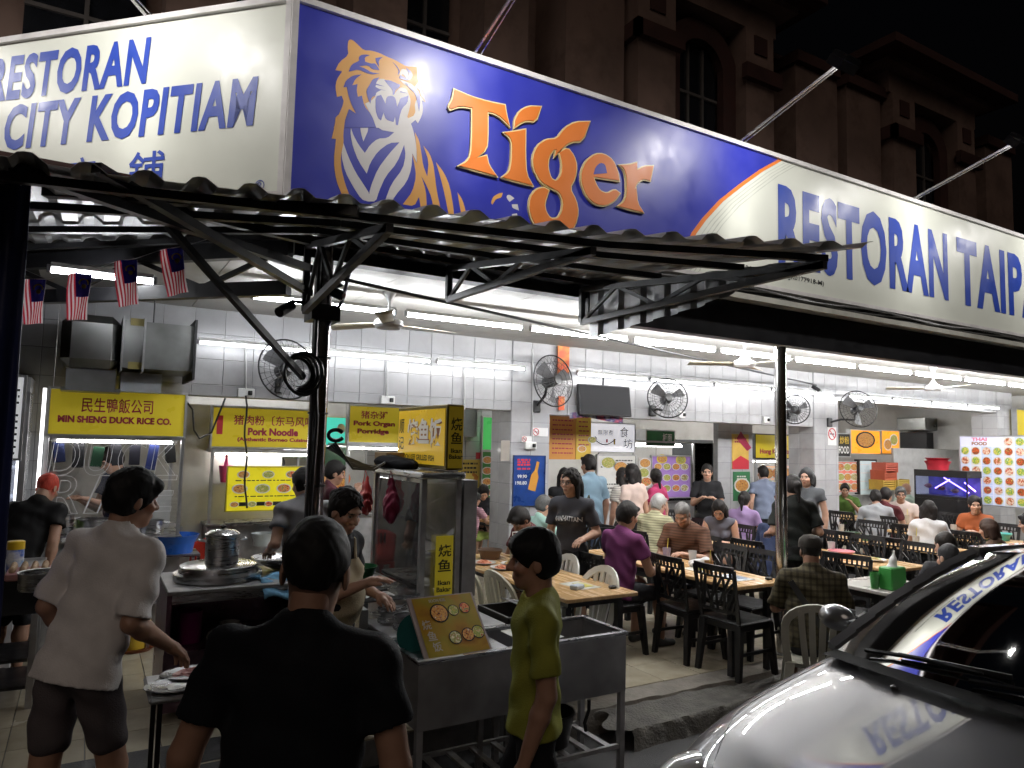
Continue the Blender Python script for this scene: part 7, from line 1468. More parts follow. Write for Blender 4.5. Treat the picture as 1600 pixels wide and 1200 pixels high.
for a, b, c, d in ((.25, .35, .5, .85), (.42, .95, .85, .2), (.80, .75, .97, .3)): q = MB(); q.tube([(AX+.25, ya-(ya-yb)*a, az0+(az1-az0-hh)*b), (AX+.3, ya-(ya-yb)*c, az0+(az1-az0-hh)*d)], .011, 6); q.build('lamp_tube', mat('lit violet tube', (.5, .3, 1), .4, var=0, emit=7, ecol=(.45, .25, 1)), aq)
for k in range(3): q = MB(); q.lathe([(0, -.07), (.04, -.03), (.035, .03), (0, .08)], (AX+.2, yb+.3+k*.22, az0+.09+.03*k), 8, axis='y', sx=.5); q.build('fish', flat('pink fish', (.45, .16, .16)), aq, smooth=True)
bowl(AX+.22, (ya+yb)/2+.15, az1, .20, .15, 'red plastic basket on top of the aquarium', mat('basket red', (.5, .03, .05), .35), 'basket', 'basket', .8); bowl(AX+.22, (ya+yb)/2+.15, az1+.152, .19, .05, 'red colander stacked in the basket on the aquarium', MATS['basket red'], 'colander', 'colander', .8)
# kitchen hood and duct far right
q = MB(); p0 = gy(1448, 676, 9.6); p1 = gy(1496, 703, 9.6); q.b2((p0[0], 9.6, p1[2]), (p1[0], 10.4, p0[2])); q.build('kitchen_hood', BLKM(), label='dark kitchen hood behind the aquarium', cat='hood')
q = MB(); p0 = gy(1446, 652, 9.5); p1 = gy(1522, 676, 9.5); q.b2((p0[0], 9.5, p1[2]), (p1[0], 10.2, p0[2]), bev=.02); q.build('exhaust_duct', DU, label='galvanised duct above the dark kitchen hood', cat='duct')
# picture menu wall, turned towards the tables
TX = 12.9; A_ = gx(1500, 682, TX); B_ = gx(1645, 797, TX); ya, yb, zt_, zb3 = float(A_[1]), float(B_[1]), float(A_[2]), float(B_[2])
t = thing('menu_board', 'bright wall of food photographs headed with Thai food lettering', 'menu', (TX, (ya+yb)/2, zb3))
q = MB(); q.b2((TX, yb, zb3), (TX+.06, ya, zt_)); q.build('panel', LB('lit picture wall', (.55, .56, .70), .5), t)
q = MB(); q.b2((TX-.01, yb, zt_), (TX+.07, ya, zt_+.02)); q.b2((TX-.01, yb, zb3-.02), (TX+.07, ya, zb3)); q.b2((TX-.01, ya, zb3-.02), (TX+.07, ya+.02, zt_+.02)); q.build('frame', ALU, t)
n_c, n_r = 8, 7; cw, rh = (ya-yb)/n_c, (zt_-zb3)/n_r
tm_ = MB(); tm_.box((0, 0, 0), (.004, cw-.012, rh-.012)); tms = [tm_.mesh('photo_tile', LB('photo ground %d' % k, c, .35)) for k, c in enumerate(((.55, .60, .72), (.62, .60, .56), (.45, .52, .68)))]
def xdisc(r, m_): q = MB(); q.lathe([(r, -.004), (r, -.001)], (0, 0, 0), 14, axis='x'); q.f = [f[::-1] for f in q.f]; return q.mesh('dish_picture', m_)
pd = xdisc(min(cw, rh)*.44, mat('plate print white', (.62, .62, .62), .4, emit=.3)); fdm = [xdisc(min(cw, rh)*.37, ramp_mat('lit food picture %d' % i, c, 26, .4, .25)) for i, c in enumerate(([(.10, .02, .01), (.55, .10, .02), (.12, .02, .01), (.65, .40, .08)], [(.05, .16, .01), (.60, .50, .10), (.08, .25, .02), (.60, .62, .4)], [(.30, .02, .01), (.70, .60, .45), (.45, .06, .02), (.08, .16, .02)]))]
for r_ in range(n_r):
    for c in range(n_c):
        if r_ == 0 and c < 4: continue
        yy, zz = ya-cw*(c+.5), zt_-rh*(r_+.5); inst('photo_tile', tms[(r_*3+c) % 3], t, (TX-.003, yy, zz)); inst('plate_picture', pd, t, (TX-.006, yy, zz)); o_ = inst('dish_picture', fdm[(r_+c*2) % 3], t, (TX-.009, yy, zz))
def xF(u0, v0, u1, v1): return lambda u, v: (TX-.006, ya-(ya-yb)*(u0+(u1-u0)*u), zb3+(zt_-zb3)*(v0+(v1-v0)*v))
lettering('THAI', xF(.14, .935, .32, .985), flat('pink print', (.65, .2, .3), emit=.2), t, bold=.05); lettering('FOOD', xF(.14, .87, .32, .922), flat('brown print 2', (.35, .16, .08), emit=.1), t, bold=.05)
board('stall_sign', 'yellow stall sign cut by the right edge of the picture', 'sign', (1588, 640), (1640, 682), 7.4, YS, ALU, .08)
tb = bowl(0, 0, 0, .1, .1, 'x', MEL) if False else None
# ---- television and its bracket
p0 = gy(904, 599, WY-.12); p1 = gy(982, 652, WY-.12); tv = thing('television', 'black flat television hanging on the tiled beam', 'television', (float((p0[0]+p1[0])/2), WY-.1, float(p1[2]))); q = MB(); q.box(((p0[0]+p1[0])/2, WY-.13, (p0[2]+p1[2])/2), (float(p1[0]-p0[0]), .05, float(p0[2]-p1[2])), rotm(R(-8), 0, R(-2)), bev=.008); q.build('housing', BLKP(), tv); q = MB(); q.box(((p0[0]+p1[0])/2, WY-.158, (p0[2]+p1[2])/2), (float(p1[0]-p0[0])-.03, .006, float(p0[2]-p1[2])-.03), rotm(R(-8), 0, R(-2))); q.build('screen', mat('dark screen', (.006, .006, .008), .45, var=0, spec=.15), tv); q = MB(); q.tube([((p0[0]+p1[0])/2, WY-.1, p0[2]), ((p0[0]+p1[0])/2, WY-.1, p0[2]+.12)], .012, 6); q.build('bracket', BLKM(), tv)
q = MB(); p0 = gy(893, 645, WY-.1); p1 = gy(975, 658, WY-.1); q.grid(lambda u, v: (p0[0]+(p1[0]-p0[0])*u, WY-.06-.04*math.sin(u*9), p1[2]+(p0[2]-p1[2])*v+.03*math.sin(u*5)), 14, 4); q.build('bunting', ramp_mat('crumpled bunting', [(.4, .04, .05), (.03, .03, .12), (.5, .5, .5)], 9, .6), label='crumpled flag bunting below the television', cat='bunting', smooth=True)
# ---- wall fans
def wall_fan(px, py, y, r, yaw, tilt, label, wall_px=None):
    c = Vector(gy(px, py, y)); t = thing('wall_fan', label, 'fan', c, group='black wall fans')
    M_ = Matrix.Translation(c)@Matrix.Rotation(yaw, 4, 'Z')@Matrix.Rotation(tilt, 4, 'X'); tr = lambda q: (setattr(q, 'v', [tuple(M_@Vector(v)) for v in q.v]), q)[1]
    q = MB(); q.tube([(r*math.cos(a), 0, r*math.sin(a)) for a in np.linspace(0, 2*math.pi, 33)], .009, 5, cap=False)
    for rr_, yy in ((r*.72, -.055), (r*.45, -.075), (r*.72, .055), (.07, -.08)): q.tube([(rr_*math.cos(a), yy, rr_*math.sin(a)) for a in np.linspace(0, 2*math.pi, 25)], .0028, 4, cap=False)
    for k in range(28):
        a = 2*math.pi*k/28; ca, sa = math.cos(a), math.sin(a)
        q.tube([(.06*ca, -.08, .06*sa), (r*.6*ca, -.066, r*.6*sa), (r*ca, 0, r*sa), (r*.6*ca, .062, r*.6*sa), (.08*ca, .07, .08*sa)], .0022, 3, cap=False)
    tr(q).build('guard', BLKM(), t, smooth=True)
    for k in range(3):
        a0 = k*2*math.pi/3+.4; q = MB(); q.grid(lambda u, v: ((.05+u*(r*.86-.05))*math.cos(a0+(v-.5)*(.75-.15*u)), (v-.5)*.07, (.05+u*(r*.86-.05))*math.sin(a0+(v-.5)*(.75-.15*u))), 6, 4); tr(q).build('blade', mat('grey fan blade', (.12, .12, .125), .4), t, smooth=True)
    q = MB(); q.lathe([(0, -.09), (.05, -.085), (.05, -.03), (.07, .02), (.075, .13), (.05, .17), (0, .175)], (0, 0, 0), 16, axis='y'); tr(q).build('motor', BLKP(), t, smooth=True)
    wp = Vector(gy(*(wall_px or (px-8, py+30)), WY-.03)); q = MB(); q.tube([M_@Vector((0, .12, -.02)), M_@Vector((0, .16, -.14)), (wp+c)/2+Vector((0, .05, -.06)), wp], .018, 7); q.build('arm', BLKM(), t, smooth=True); q = MB(); q.box(wp, (.11, .05, .15), bev=.012); q.build('wall_mount', BLKM(), t)
wall_fan(865, 595, 7.2, .315, R(8), R(-6), 'large black wall fan on the pillar with the red banner', (838, 635)); wall_fan(1043, 622, 7.2, .27, R(-28), R(-10), 'black wall fan right of the television', (1020, 642)); wall_fan(1242, 640, 7.3, .22, R(-62), R(-4), 'black wall fan half hidden behind the steel pole', (1234, 648)); wall_fan(1341, 639, 7.1, .30, R(-30), R(-12), 'black wall fan on a long arm beside the right pillar', (1296, 660)); wall_fan(449, 577, 7.2, .30, R(15), R(-8), 'black wall fan behind the coiled cable', (438, 603))
# ---- ceiling fans
def ceil_fan(x, y, label, zl=2.96, a0=.3):
    t = thing('ceiling_fan', label, 'fan', (x, y, zl), group='white ceiling fans'); Wm = mat('fan white', (.62, .62, .63), .4)
    q = MB(); q.tube([(x, y, zl+.08), (x, y, CE-.08)], .013, 8); q.build('rod', Wm, t); q = MB(); q.lathe([(.012, -.09), (.06, -.01), (.06, 0)], (x, y, CE), 14); q.build('canopy', Wm, t, smooth=True); q = MB(); q.lathe([(.015, .12), (.06, .05), (.12, .02), (.125, -.02), (.10, -.045), (0, -.05)], (x, y, zl), 20); q.build('motor', Wm, t, smooth=True)
    for k in range(3):
        a = a0+k*2*math.pi/3; q = MB(); q.grid(lambda u, v: (x+(.12+u*.50)*math.cos(a)-(v-.5)*(.09+.05*u)*math.sin(a), y+(.12+u*.50)*math.sin(a)+(v-.5)*(.09+.05*u)*math.cos(a), zl-.005+(v-.5)*.025), 3, 2); o = q.build('blade', mat('pale fan blade', (.50, .46, .36), .45), t, smooth=True); o.modifiers.new('t', 'SOLIDIFY').thickness = .006
p = gz(609, 456, CE); ceil_fan(float(p[0]), float(p[1]), 'white ceiling fan nearest the dark pole', float(gx(608, 505, float(p[0]))[2]), .1)
p = gz(1163, 568, 2.98); ceil_fan(float(p[0]), float(p[1]), 'white ceiling fan behind the steel pole', 2.98, .5); p = gz(1458, 606, 2.98); ceil_fan(float(p[0]), float(p[1]), 'white ceiling fan at the right of the hall', 2.98, .15)
# ---- pole clutter
q = MB(); p = gy(466, 582, 4.42); cc = Vector(p); t = thing('cable_coil', 'coil of thick black cable hung on the dark pole', 'cable', tuple(cc))
for k in range(4): q = MB(); rr_ = .085+.012*k; q.tube([(cc.x+rr_*math.cos(a)*.95+.006*k, cc.y-.02*k+.02*math.sin(a*2+k), cc.z+rr_*math.sin(a)*1.05-.004*k) for a in np.linspace(0, 2*math.pi, 22)], .011, 6, cap=False); q.build('loop', BLKP(), t, smooth=True)
q = MB(); q.tube([(cc.x+.11, cc.y, cc.z-.03), (cc.x+.13, 4.43, cc.z-.3), (1.20, 4.43, 1.6), (1.17, 4.42, 1.2), (1.17, 4.42, .5)], .012, 6); q.tube([(1.19, 4.43, 3.2), (1.185, 4.425, 2.4), (1.18, 4.43, 1.2)], .014, 6); q.build('hanging_cable', BLKP(), t, smooth=True)
def cctv(px, py, y, dx, label):
    c = Vector(gy(px, py, y)); t = thing('security_camera', label, 'camera', c, group='dark security cameras'); d = Vector((dx, -.5, -.45)).normalized(); q = MB(); q.tube([c-d*.07, c+d*.06], .032, 14); q.build('body', BLKM(), t, smooth=True); q = MB(); q.tube([c+d*.061, c+d*.066], .026, 12); q.build('lens', mat('lens glass', (.02, .02, .025), .05, var=0), t); q = MB(); q.tube([c-d*.04, c+Vector((.05, .03, .06)), (1.24 if px < 500 else 1.3, 4.47, c.z+.06)], .012, 6); q.build('bracket', BLKM(), t)
cctv(445, 483, 4.4, -.6, 'dark security camera hanging left of the dark pole'); cctv(523, 457, 4.42, .8, 'dark security camera on the right of the dark pole'); cctv(1275, 607, 7.4, .3, 'small dark camera above the no smoking pillar')
q = MB(); q.tube([gy(548, 417, 4.55), gy(535, 470, 4.5), gy(512, 510, 4.45)], .012, 6); q.build('conduit', mat('lilac grey pipe', (.2, .18, .28), .5), label='thin slanted grey pipe from the fascia to the dark pole', cat='pipe', smooth=True)
q = MB()
for k in range(5): a = [gy(512+k*3, 700-k*2, 4.6), gy(535+k*4, 712+k*5, 4.8), gy(560+k*6, 722+k*3, 4.9), gy(585+k*4, 735-k*3, 5.0)]; q.tube(a, .009, 5)
q.build('loose_cables', BLKP(), label='tangle of loose black cables between dark pole and fish cabinet', cat='cables', smooth=True)
q = MB(); q.tube([(gy(525, 680, 4.6)[0]+.05*math.cos(a), 4.6, gy(525, 680, 4.6)[2]+.035*math.sin(a)) for a in np.linspace(.6, 5.8, 16)], .013, 6); q.build('cable_loop', BLKP(), label='thick black cable loop sticking out beside the dark pole', cat='cable', smooth=True)
wr = thing('hanging_wire', 'wavy black power cord hanging from the beam socket over the yellow menu', 'wire', (1.4, 7.4, 1)); q = MB(); q.tube([gy(384+2*math.sin(k*1.3), 618+k*16, 7.48) for k in range(12)], .010, 5); q.build('cord', BLKP(), wr, smooth=True)
q = MB(); q.tube([gy(287, 622, 7.4), gy(301, 640, 7.4), gy(303, 672, 7.4), gy(312, 685, 7.4), gy(330, 676, 7.4), gy(352, 622, 7.4)], .010, 5); q.build('looped_wire', BLKP(), label='looped black cord beside the duck rice sign', cat='wire', smooth=True)
# ---- small national flags on a string
def thin(name, c):
    if name in MATS: return MATS[name]
    M = bpy.data.materials.new(name); M.use_nodes = True; n = M.node_tree.nodes; b = n['Principled BSDF']; b.inputs['Base Color'].default_value = (*c, 1); b.inputs['Roughness'].default_value = .9
    tr = n.new('ShaderNodeBsdfTranslucent'); tr.inputs[0].default_value = (*c, 1); mx = n.new('ShaderNodeMixShader'); mx.inputs[0].default_value = .6
    M.node_tree.links.new(b.outputs[0], mx.inputs[1]); M.node_tree.links.new(tr.outputs[0], mx.inputs[2]); M.node_tree.links.new(mx.outputs[0], n['Material Output'].inputs[0]); MATS[name] = M; return M
def flag(px, py, d, h, roll, label):
    tl = Vector(gd(px, py, d)); t = thing('flag', label, 'flag', tl, group='small striped flags'); w_ = h*.47
    ex = Vector((_R[0], _R[1], 0)).normalized(); ez = Vector((0, 0, -1)); cr_, sr = math.cos(roll), math.sin(roll); e1 = ex*cr_+ez*sr; e2 = ez*cr_-ex*sr; n_ = e2.cross(e1)
    def P_(u, v, dd=0): return tl+e1*(w_*u)+e2*(h*v)+n_*(.012*math.sin(u*5+v*4)+dd)
    def rect(u0, v0, u1, v1, m_, nm, dd=0):
        q = MB(); q.grid(lambda a, b: P_(u0+(u1-u0)*a, v0+(v1-v0)*b, dd), max(1, int((u1-u0)*10)), 8); q.build(nm, m_, t)
    RW, WWt = thin('flag red', (.50, .03, .05)), thin('flag white', (.70, .60, .60))
    for k in range(14): rect(k/14, 0, (k+1)/14, 1, RW if k % 2 == 0 else WWt, 'stripe')
    rect(.36, 0, 1, .5, thin('flag navy', (.015, .022, .16)), 'canton', .002)
    YM = thin('flag yellow', (.75, .6, .05)); q = MB(); cu_, cv_ = .68, .20; o1 = [(math.cos(a), math.sin(a)) for a in np.linspace(R(200), R(-20), 14)]; po = [(cu_+.20*a, cv_-.095*b) for a, b in o1]+[(cu_+.15*a, cv_+.012-.08*b) for a, b in o1[::-1]]
    q.add([P_(u, v, .004) for u, v in po], [(i, i+1, 27-i-1, 27-i) for i in range(13)]); q.build('crescent', YM, t)
    q = MB(); st_ = [(cu_+(.13 if k % 2 == 0 else .075)*math.cos(k*math.pi/14), .27+(.062 if k % 2 == 0 else .036)*math.sin(k*math.pi/14)) for k in range(28)]; q.add([P_(u, v, .0045) for u, v in st_]+[P_(cu_, .27, .0045)], [(i, (i+1) % 28, 28) for i in range(28)]); q.build('star', YM, t)
flag(37, 437, 3.9, .245, R(-3), 'small striped flag farthest left near the blue tarpaulin'); flag(108, 427, 3.9, .255, R(0), 'small striped flag second from the left above the duct'); flag(179, 409, 3.9, .25, R(-8), 'small striped flag third from the left above the duct'); flag(250, 392, 3.9, .255, R(-12), 'small striped flag farthest right below the awning brace')
q = MB(); q.tube([gd(a, b, 3.91) for a, b in ((20, 436), (40, 436), (75, 436), (110, 427), (140, 424), (180, 409), (212, 404), (250, 391), (290, 384), (330, 372))], .002, 4); q.build('flag_string', WHITE(), label='thin string carrying the four small flags', cat='string')
# ---- things on the tables
TZ = FL+.75
plate(3.22, 5.9, TZ, .11, 'used plate with red sauce nearest the fish cabinet', MEL, REDF); plate(3.25, 5.6, TZ, .12, 'used plate with scraps on the table by the fish cabinet', MEL, REDF); plate(3.42, 5.75, TZ, .10, 'third used plate on the table by the fish cabinet', MEL, FOODM)
bowl(3.42, 6.15, TZ, .12, .09, 'brown clay pot on the table by the fish cabinet', mat('brown clay', (.12, .07, .045), .5), 'clay_pot', 'pot', .75); bowl(3.55, 5.45, TZ, .09, .06, 'dark sauce bowl in front of the man in maroon', mat('dark bowl', (.05, .03, .02), .3))
def jug(x, y, z, h, label, tint): 
    t = thing('water_jug', label, 'jug', (x, y, z)); q = MB(); q.lathe([(.045, 0), (.05, .01), (.052, h*.7), (.045, h*.8), (.046, h*.95)], (x, y, z), 18); q.build('body', mat('cloudy jug', tint, .15, alpha=.55), t, smooth=True); q = MB(); q.lathe([(.048, h*.95), (.048, h), (0, h+.002)], (x, y, z), 18); q.build('lid', MATS['cloudy jug'], t); q = MB(); q.tube([(x-.03, y, z+h), (x-.03, y, z+h+.05), (x+.03, y, z+h+.05), (x+.03, y, z+h)], .006, 5); q.build('handle', WHITE(), t)
jug(3.58, 5.95, TZ, .22, 'tall clear water jug beside the clay pot', (.7, .7, .6)); 
def cup(x, y, z, label, c=(.7, .7, .68), straw=(.7, .6, .1)):
    t = thing('cup', label, 'cup', (x, y, z)); q = MB(); q.lathe([(.03, 0), (.04, .13), (.037, .13), (.028, .006), (0, .006)], (x, y, z), 16); q.build('body', mat('cup %.2f%.2f' % (c[0], c[2]), c, .2, alpha=.7), t, smooth=True)
    if straw: q = MB(); q.tube([(x, y, z+.01), (x+.02, y, z+.22)], .004, 5); q.build('straw', mat('straw', straw, .4), t)
cup(3.60, 5.6, TZ, 'glass of drink beside the tall water jug'); cup(4.95, 5.35, TZ, 'purple printed cup with yellow straw before the man in brown', (.4, .35, .5)); cup(5.05, 5.1, TZ, 'small clear glass beside the purple cup', (.7, .7, .7), None); cup(8.5, 4.95, TZ, 'clear cup on the long table', (.7, .7, .7)); cup(7.0, 5.0, TZ, 'clear glass on the pink bowl table', (.7, .7, .7), None)
plate(4.85, 5.75, TZ, .12, 'plate of greens between the man in purple and the man in brown', MEL, FOODM); plate(4.98, 5.55, TZ, .09, 'side plate before the man in brown', MEL, FOODM); plate(7.0, 4.5, TZ, .11, 'plate of vegetables on the pink bowl table', MEL, FOODM); plate(8.6, 5.3, TZ, .11, 'plate before the bob haired woman', MEL, FOODM); plate(5.9, 3.7, TZ, .12, 'white plate beside the green bag', MEL); plate(10.2, 5.3, TZ, .11, 'plate before the woman in rust orange', MEL, FOODM); plate(6.3, 6.6, TZ, .1, 'plate before the old man in pale yellow', MEL, FOODM); plate(5.2, 9.2, TZ, .1, 'plate before the child', MEL, FOODM); plate(11.2, 7.2, TZ, .1, 'plate on the table beside the pillar', MEL, FOODM)
bowl(6.95, 4.85, TZ, .13, .06, 'pink plastic bowl on the table behind the steel pole', mat('pink bowl', (.6, .22, .26), .35)); bowl(10.3, 4.9, TZ, .14, .09, 'turquoise tub on the table by the picture menu wall', mat('turquoise', (.08, .42, .40), .35), 'tub', 'tub', .8); bowl(10.05, 5.0, TZ, .12, .06, 'green basket beside the turquoise tub', mat('green basket', (.05, .25, .06), .4), 'basket', 'basket', .8); bowl(10.2, 5.7, TZ, .17, .09, 'red basin behind the turquoise tub', MATS['basket red'], 'basin', 'basin', .8); bowl(8.55, 5.8, TZ, .1, .07, 'dark green bowl on the long table', mat('dark green bowl', (.03, .08, .04), .35))
for i, (x, y, rz, lb) in enumerate(((3.45, 4.72, .1, 'printed card on the near end of the plate strewn table'), (3.3, 5.25, -.2, 'printed card in the middle of the plate strewn table'), (4.9, 4.85, .15, 'white printed card on the near half of the purple man\'s table'), (4.9, 4.45, -.05, 'grey blue printed card near the end of the purple man\'s table'))):
    t = thing('menu_card', lb, 'card', (x, y, TZ)); q = MB(); q.box((x, y, TZ+.002), (.20, .28, .002), rotm(0, 0, rz)); q.build('card', flat('card %d' % (i % 2), ((.6, .6, .55), (.5, .55, .6))[i % 2]), t); q = MB(); q.box((x+.03, y, TZ+.0042), (.09, .16, .002), rotm(0, 0, rz)); q.build('card_print', flat('card print %d' % (i % 2), ((.55, .5, .08), (.15, .2, .3))[i % 2]), t)
for x, y, lb in ((3.62, 4.52, 'black lighter box at the near end of the plate strewn table'), (5.1, 4.25, 'small black object at the near end of the purple man\'s table')):
    q = MB(); q.box((x, y, TZ+.012), (.06, .04, .022), bev=.006); q.build('small_box', BLKP(), label=lb, cat='box')
v = Vol(.02); v.ell((5.0, 4.98, TZ+.03), (.09, .07, .04)); v.ell((5.05, 4.93, TZ+.05), (.05, .05, .045)); v.noise = lambda P_: .006*np.sin(P_[..., 0]*70+P_[..., 1]*60+P_[..., 2]*50); V_, F_ = v.mesh(.009); t = thing('plastic_bag', 'crumpled white plastic bag on the purple man\'s table', 'bag', (0, 0, 0)); meshobj('bag_body', V_, F_, mat('white film', (.7, .7, .7), .3), t)
q = MB(); x, y = 5.75, 3.55; t = thing('paper_bag', 'bright green carrier with white tissue on the grey table', 'bag', (x, y, TZ)); q.b2((x-.10, y-.06, TZ), (x+.10, y+.06, TZ+.18), bev=.01); q.build('carrier', flat('vivid green', (.04, .28, .05)), t); v = Vol(.015); v.cap((x, y, TZ+.17), (x+.03, y, TZ+.30), .045, .008); v.noise = lambda P_: .004*np.sin(P_[..., 2]*80); V_, F_ = v.mesh(.008); meshobj('tissue', V_, F_, MATS['white film'], t) 
for o in list(t.children):
    if o.name.startswith('tissue'): o.matrix_parent_inverse = Matrix.Translation((-x, -y, -TZ))
cup(5.62, 3.62, TZ, 'green cup behind the green carrier', (.06, .3, .07), None)

# ---- more small things on the tables, conduits on the beam
for i, (x, y, lb) in enumerate(((7.1, 5.35, 'tea glass at the far half of the pink bowl table'), (6.85, 5.7, 'iced drink at the far end of the pink bowl table'), (8.75, 6.1, 'iced drink at the far end of the long table'), (6.15, 6.35, 'iced drink beside the phone woman'), (11.1, 6.6, 'iced drink before the man in pale pink'), (10.35, 5.5, 'iced drink before the woman in rust orange'), (4.75, 4.6, 'small tea glass near the kerb end of the purple man\'s table'))): cup(x, y, TZ, lb, ((.45, .25, .12), (.62, .55, .45), (.6, .6, .58))[i % 3], ((.6, .1, .1), (.1, .3, .6), None)[i % 3])
for i, (x, y, lb) in enumerate(((6.8, 5.25, 'noodle bowl in the middle of the pink bowl table'), (8.45, 5.55, 'noodle bowl in the middle of the long table'), (8.7, 4.75, 'noodle bowl at the car end of the long table'), (6.45, 7.1, 'noodle bowl at the far end of the phone woman\'s table'), (11.3, 6.35, 'noodle bowl near the man in pale pink'))): bowl(x, y, TZ, .085, .06, lb, (MEL, mat('green melamine', (.15, .35, .2), .3), mat('orange melamine', (.55, .2, .05), .3))[i % 3])
for x, y, lb in ((3.35, 4.62, 'tissue packet on the near end of the plate strewn table'), (8.6, 4.62, 'tissue packet at the car end of the long table'), (6.95, 5.9, 'tissue packet on the pink bowl table')):
    q = MB(); q.box((x, y, TZ+.018), (.12, .07, .034), rotm(0, 0, .4), bev=.008); q.build('tissue_packet', mat('tissue pack', (.45, .52, .62), .4, var=.2), label=lb, cat='tissue')
for px, y0_, y1_, lb in ((384, 536, 608, 'thin white conduit above the socket over the yellow menu'), (605, 565, 620, 'thin white conduit above the socket by the pork organ sign'), (726, 575, 640, 'thin white conduit above the electrical box'), (832, 545, 690, 'grey conduit running down the blue poster pillar')):
    q = MB(); q.tube([gy(px, y0_, WY-.03), gy(px, y1_, WY-.03)], .010, 6); q.build('conduit', mat('white conduit', (.5, .5, .5), .5), label=lb, cat='pipe')
# ================================================================ parked silver car, nose to the left
CARL = 4.1
PAINT = mat('silver car paint', (.16, .16, .168), .34, .5, var=0, coat=1.0)
_b = PAINT.node_tree.nodes['Principled BSDF']; _b.inputs['Coat Roughness'].default_value = .015; _b.inputs['Coat IOR'].default_value = 2.5
CGL = mat('tinted windscreen glass', (.008, .010, .012), .03, 0, var=0, spec=.9, coat=1)
CX, CYC = 2.10, 1.66
car = thing('parked_car', 'silver hatchback car parked along the kerb reflecting the signboard', 'car', (CX+CARL/2, CYC, 0))
# half sections: x, then (y, z) from the centre line outwards and down
def sec(x, zc, zs, ys, zb, hump=0, zmid=None):
    """bonnet/belt section: centre height zc, shoulder height zs at half width ys, sill zb"""
    P_ = []
    for t in (0, .3, .58, .74, .84, .92): P_.append((ys*t*.97, zc-(zc-zs)*(t**2.6)+(hump*math.exp(-((t-.80)/.07)**2))))
    P_ += [(ys*.985, zs-.03), (ys, zs-.09), (ys*1.01, zs-.20), (ys*1.0, (zs+zb)/2-.03), (ys*.985, zb+.12), (ys*.96, zb)]
    return x, P_
S_ = [sec(.00, .56, .50, .42, .26), sec(.03, .64, .56, .62, .22), sec(.10, .72, .62, .74, .19), sec(.22, .80, .70, .80, .18, .012), sec(.40, .86, .78, .825, .18, .018), sec(.65, .925, .86, .835, .18, .020), sec(.95, .985, .92, .84, .18, .016), sec(1.20, 1.03, .965, .845, .18, .008), sec(1.42, 1.045, 1.00, .845, .18), sec(2.0, 1.02, 1.01, .85, .18), sec(2.9, 1.02, 1.02, .85, .18), sec(3.5, 1.03, 1.02, .845, .18), sec(3.9, 1.02, .98, .80, .2), sec(4.05, .95, .90, .70, .26), sec(4.10, .8, .75, .55, .3)]
q = MB(); o = []; n = len(S_[0][1])
for x, P_ in S_:
    row = [(x, -y, z) for y, z in P_[::-1]]+[(x, y, z) for y, z in P_[1:]]; o += [(CX+a, CYC+b, c) for a, b, c in row]
m_ = 2*n-1
f = [(i*m_+k, i*m_+k+1, (i+1)*m_+k+1, (i+1)*m_+k) for i in range(len(S_)-1) for k in range(m_-1)]+[tuple(range(m_))[::-1], tuple((len(S_)-1)*m_+k for k in range(m_))]
q.add(o, f); bo = q.build('body', PAINT, car, smooth=180); sd = bo.modifiers.new('s', 'SUBSURF'); sd.levels = 2; sd.render_levels = 3
# greenhouse
GZ = 1.50
def gh(x, zb, zt, yb, yt): return x, zb, zt, yb, yt
q = MB()
W0 = [(1.26, -.73, 1.025), (1.18, -.40, 1.04), (1.15, 0, 1.045), (1.18, .40, 1.04), (1.26, .73, 1.025)]; W1 = [(2.40, -.575, 1.475), (2.30, -.30, 1.515), (2.27, 0, 1.525), (2.30, .30, 1.515), (2.40, .575, 1.475)]
def lerp3(a, b, t): return tuple(a[i]+(b[i]-a[i])*t for i in range(3))
def wsf(u, v, dz=0):
    k = u*4; i = min(3, int(k)); f_ = k-i; a = lerp3(W0[i], W0[i+1], f_); b = lerp3(W1[i], W1[i+1], f_); p = lerp3(a, b, v); bul = .035*math.sin(math.pi*v)
    return (CX+p[0]-bul*.6, CYC+p[1], p[2]+bul+dz)
q.grid(lambda u, v: wsf(u, v), 16, 12); ws = q.build('windscreen', pane_mat('windscreen glass', (.55, .6, .58), .16), car, smooth=True)
q = MB(); q.grid(lambda u, v: (CX+2.27+.12*(abs(u-.5)*2)**2*(1-v)+v*1.4, CYC+(u-.5)*2*(.585-.02*v), 1.50+.028*math.sin(math.pi*u)-.03*(abs(u-.5)*2)**3+.02*math.sin(math.pi*v)-.03*v), 14, 10); q.build('roof', PAINT, car, smooth=True)
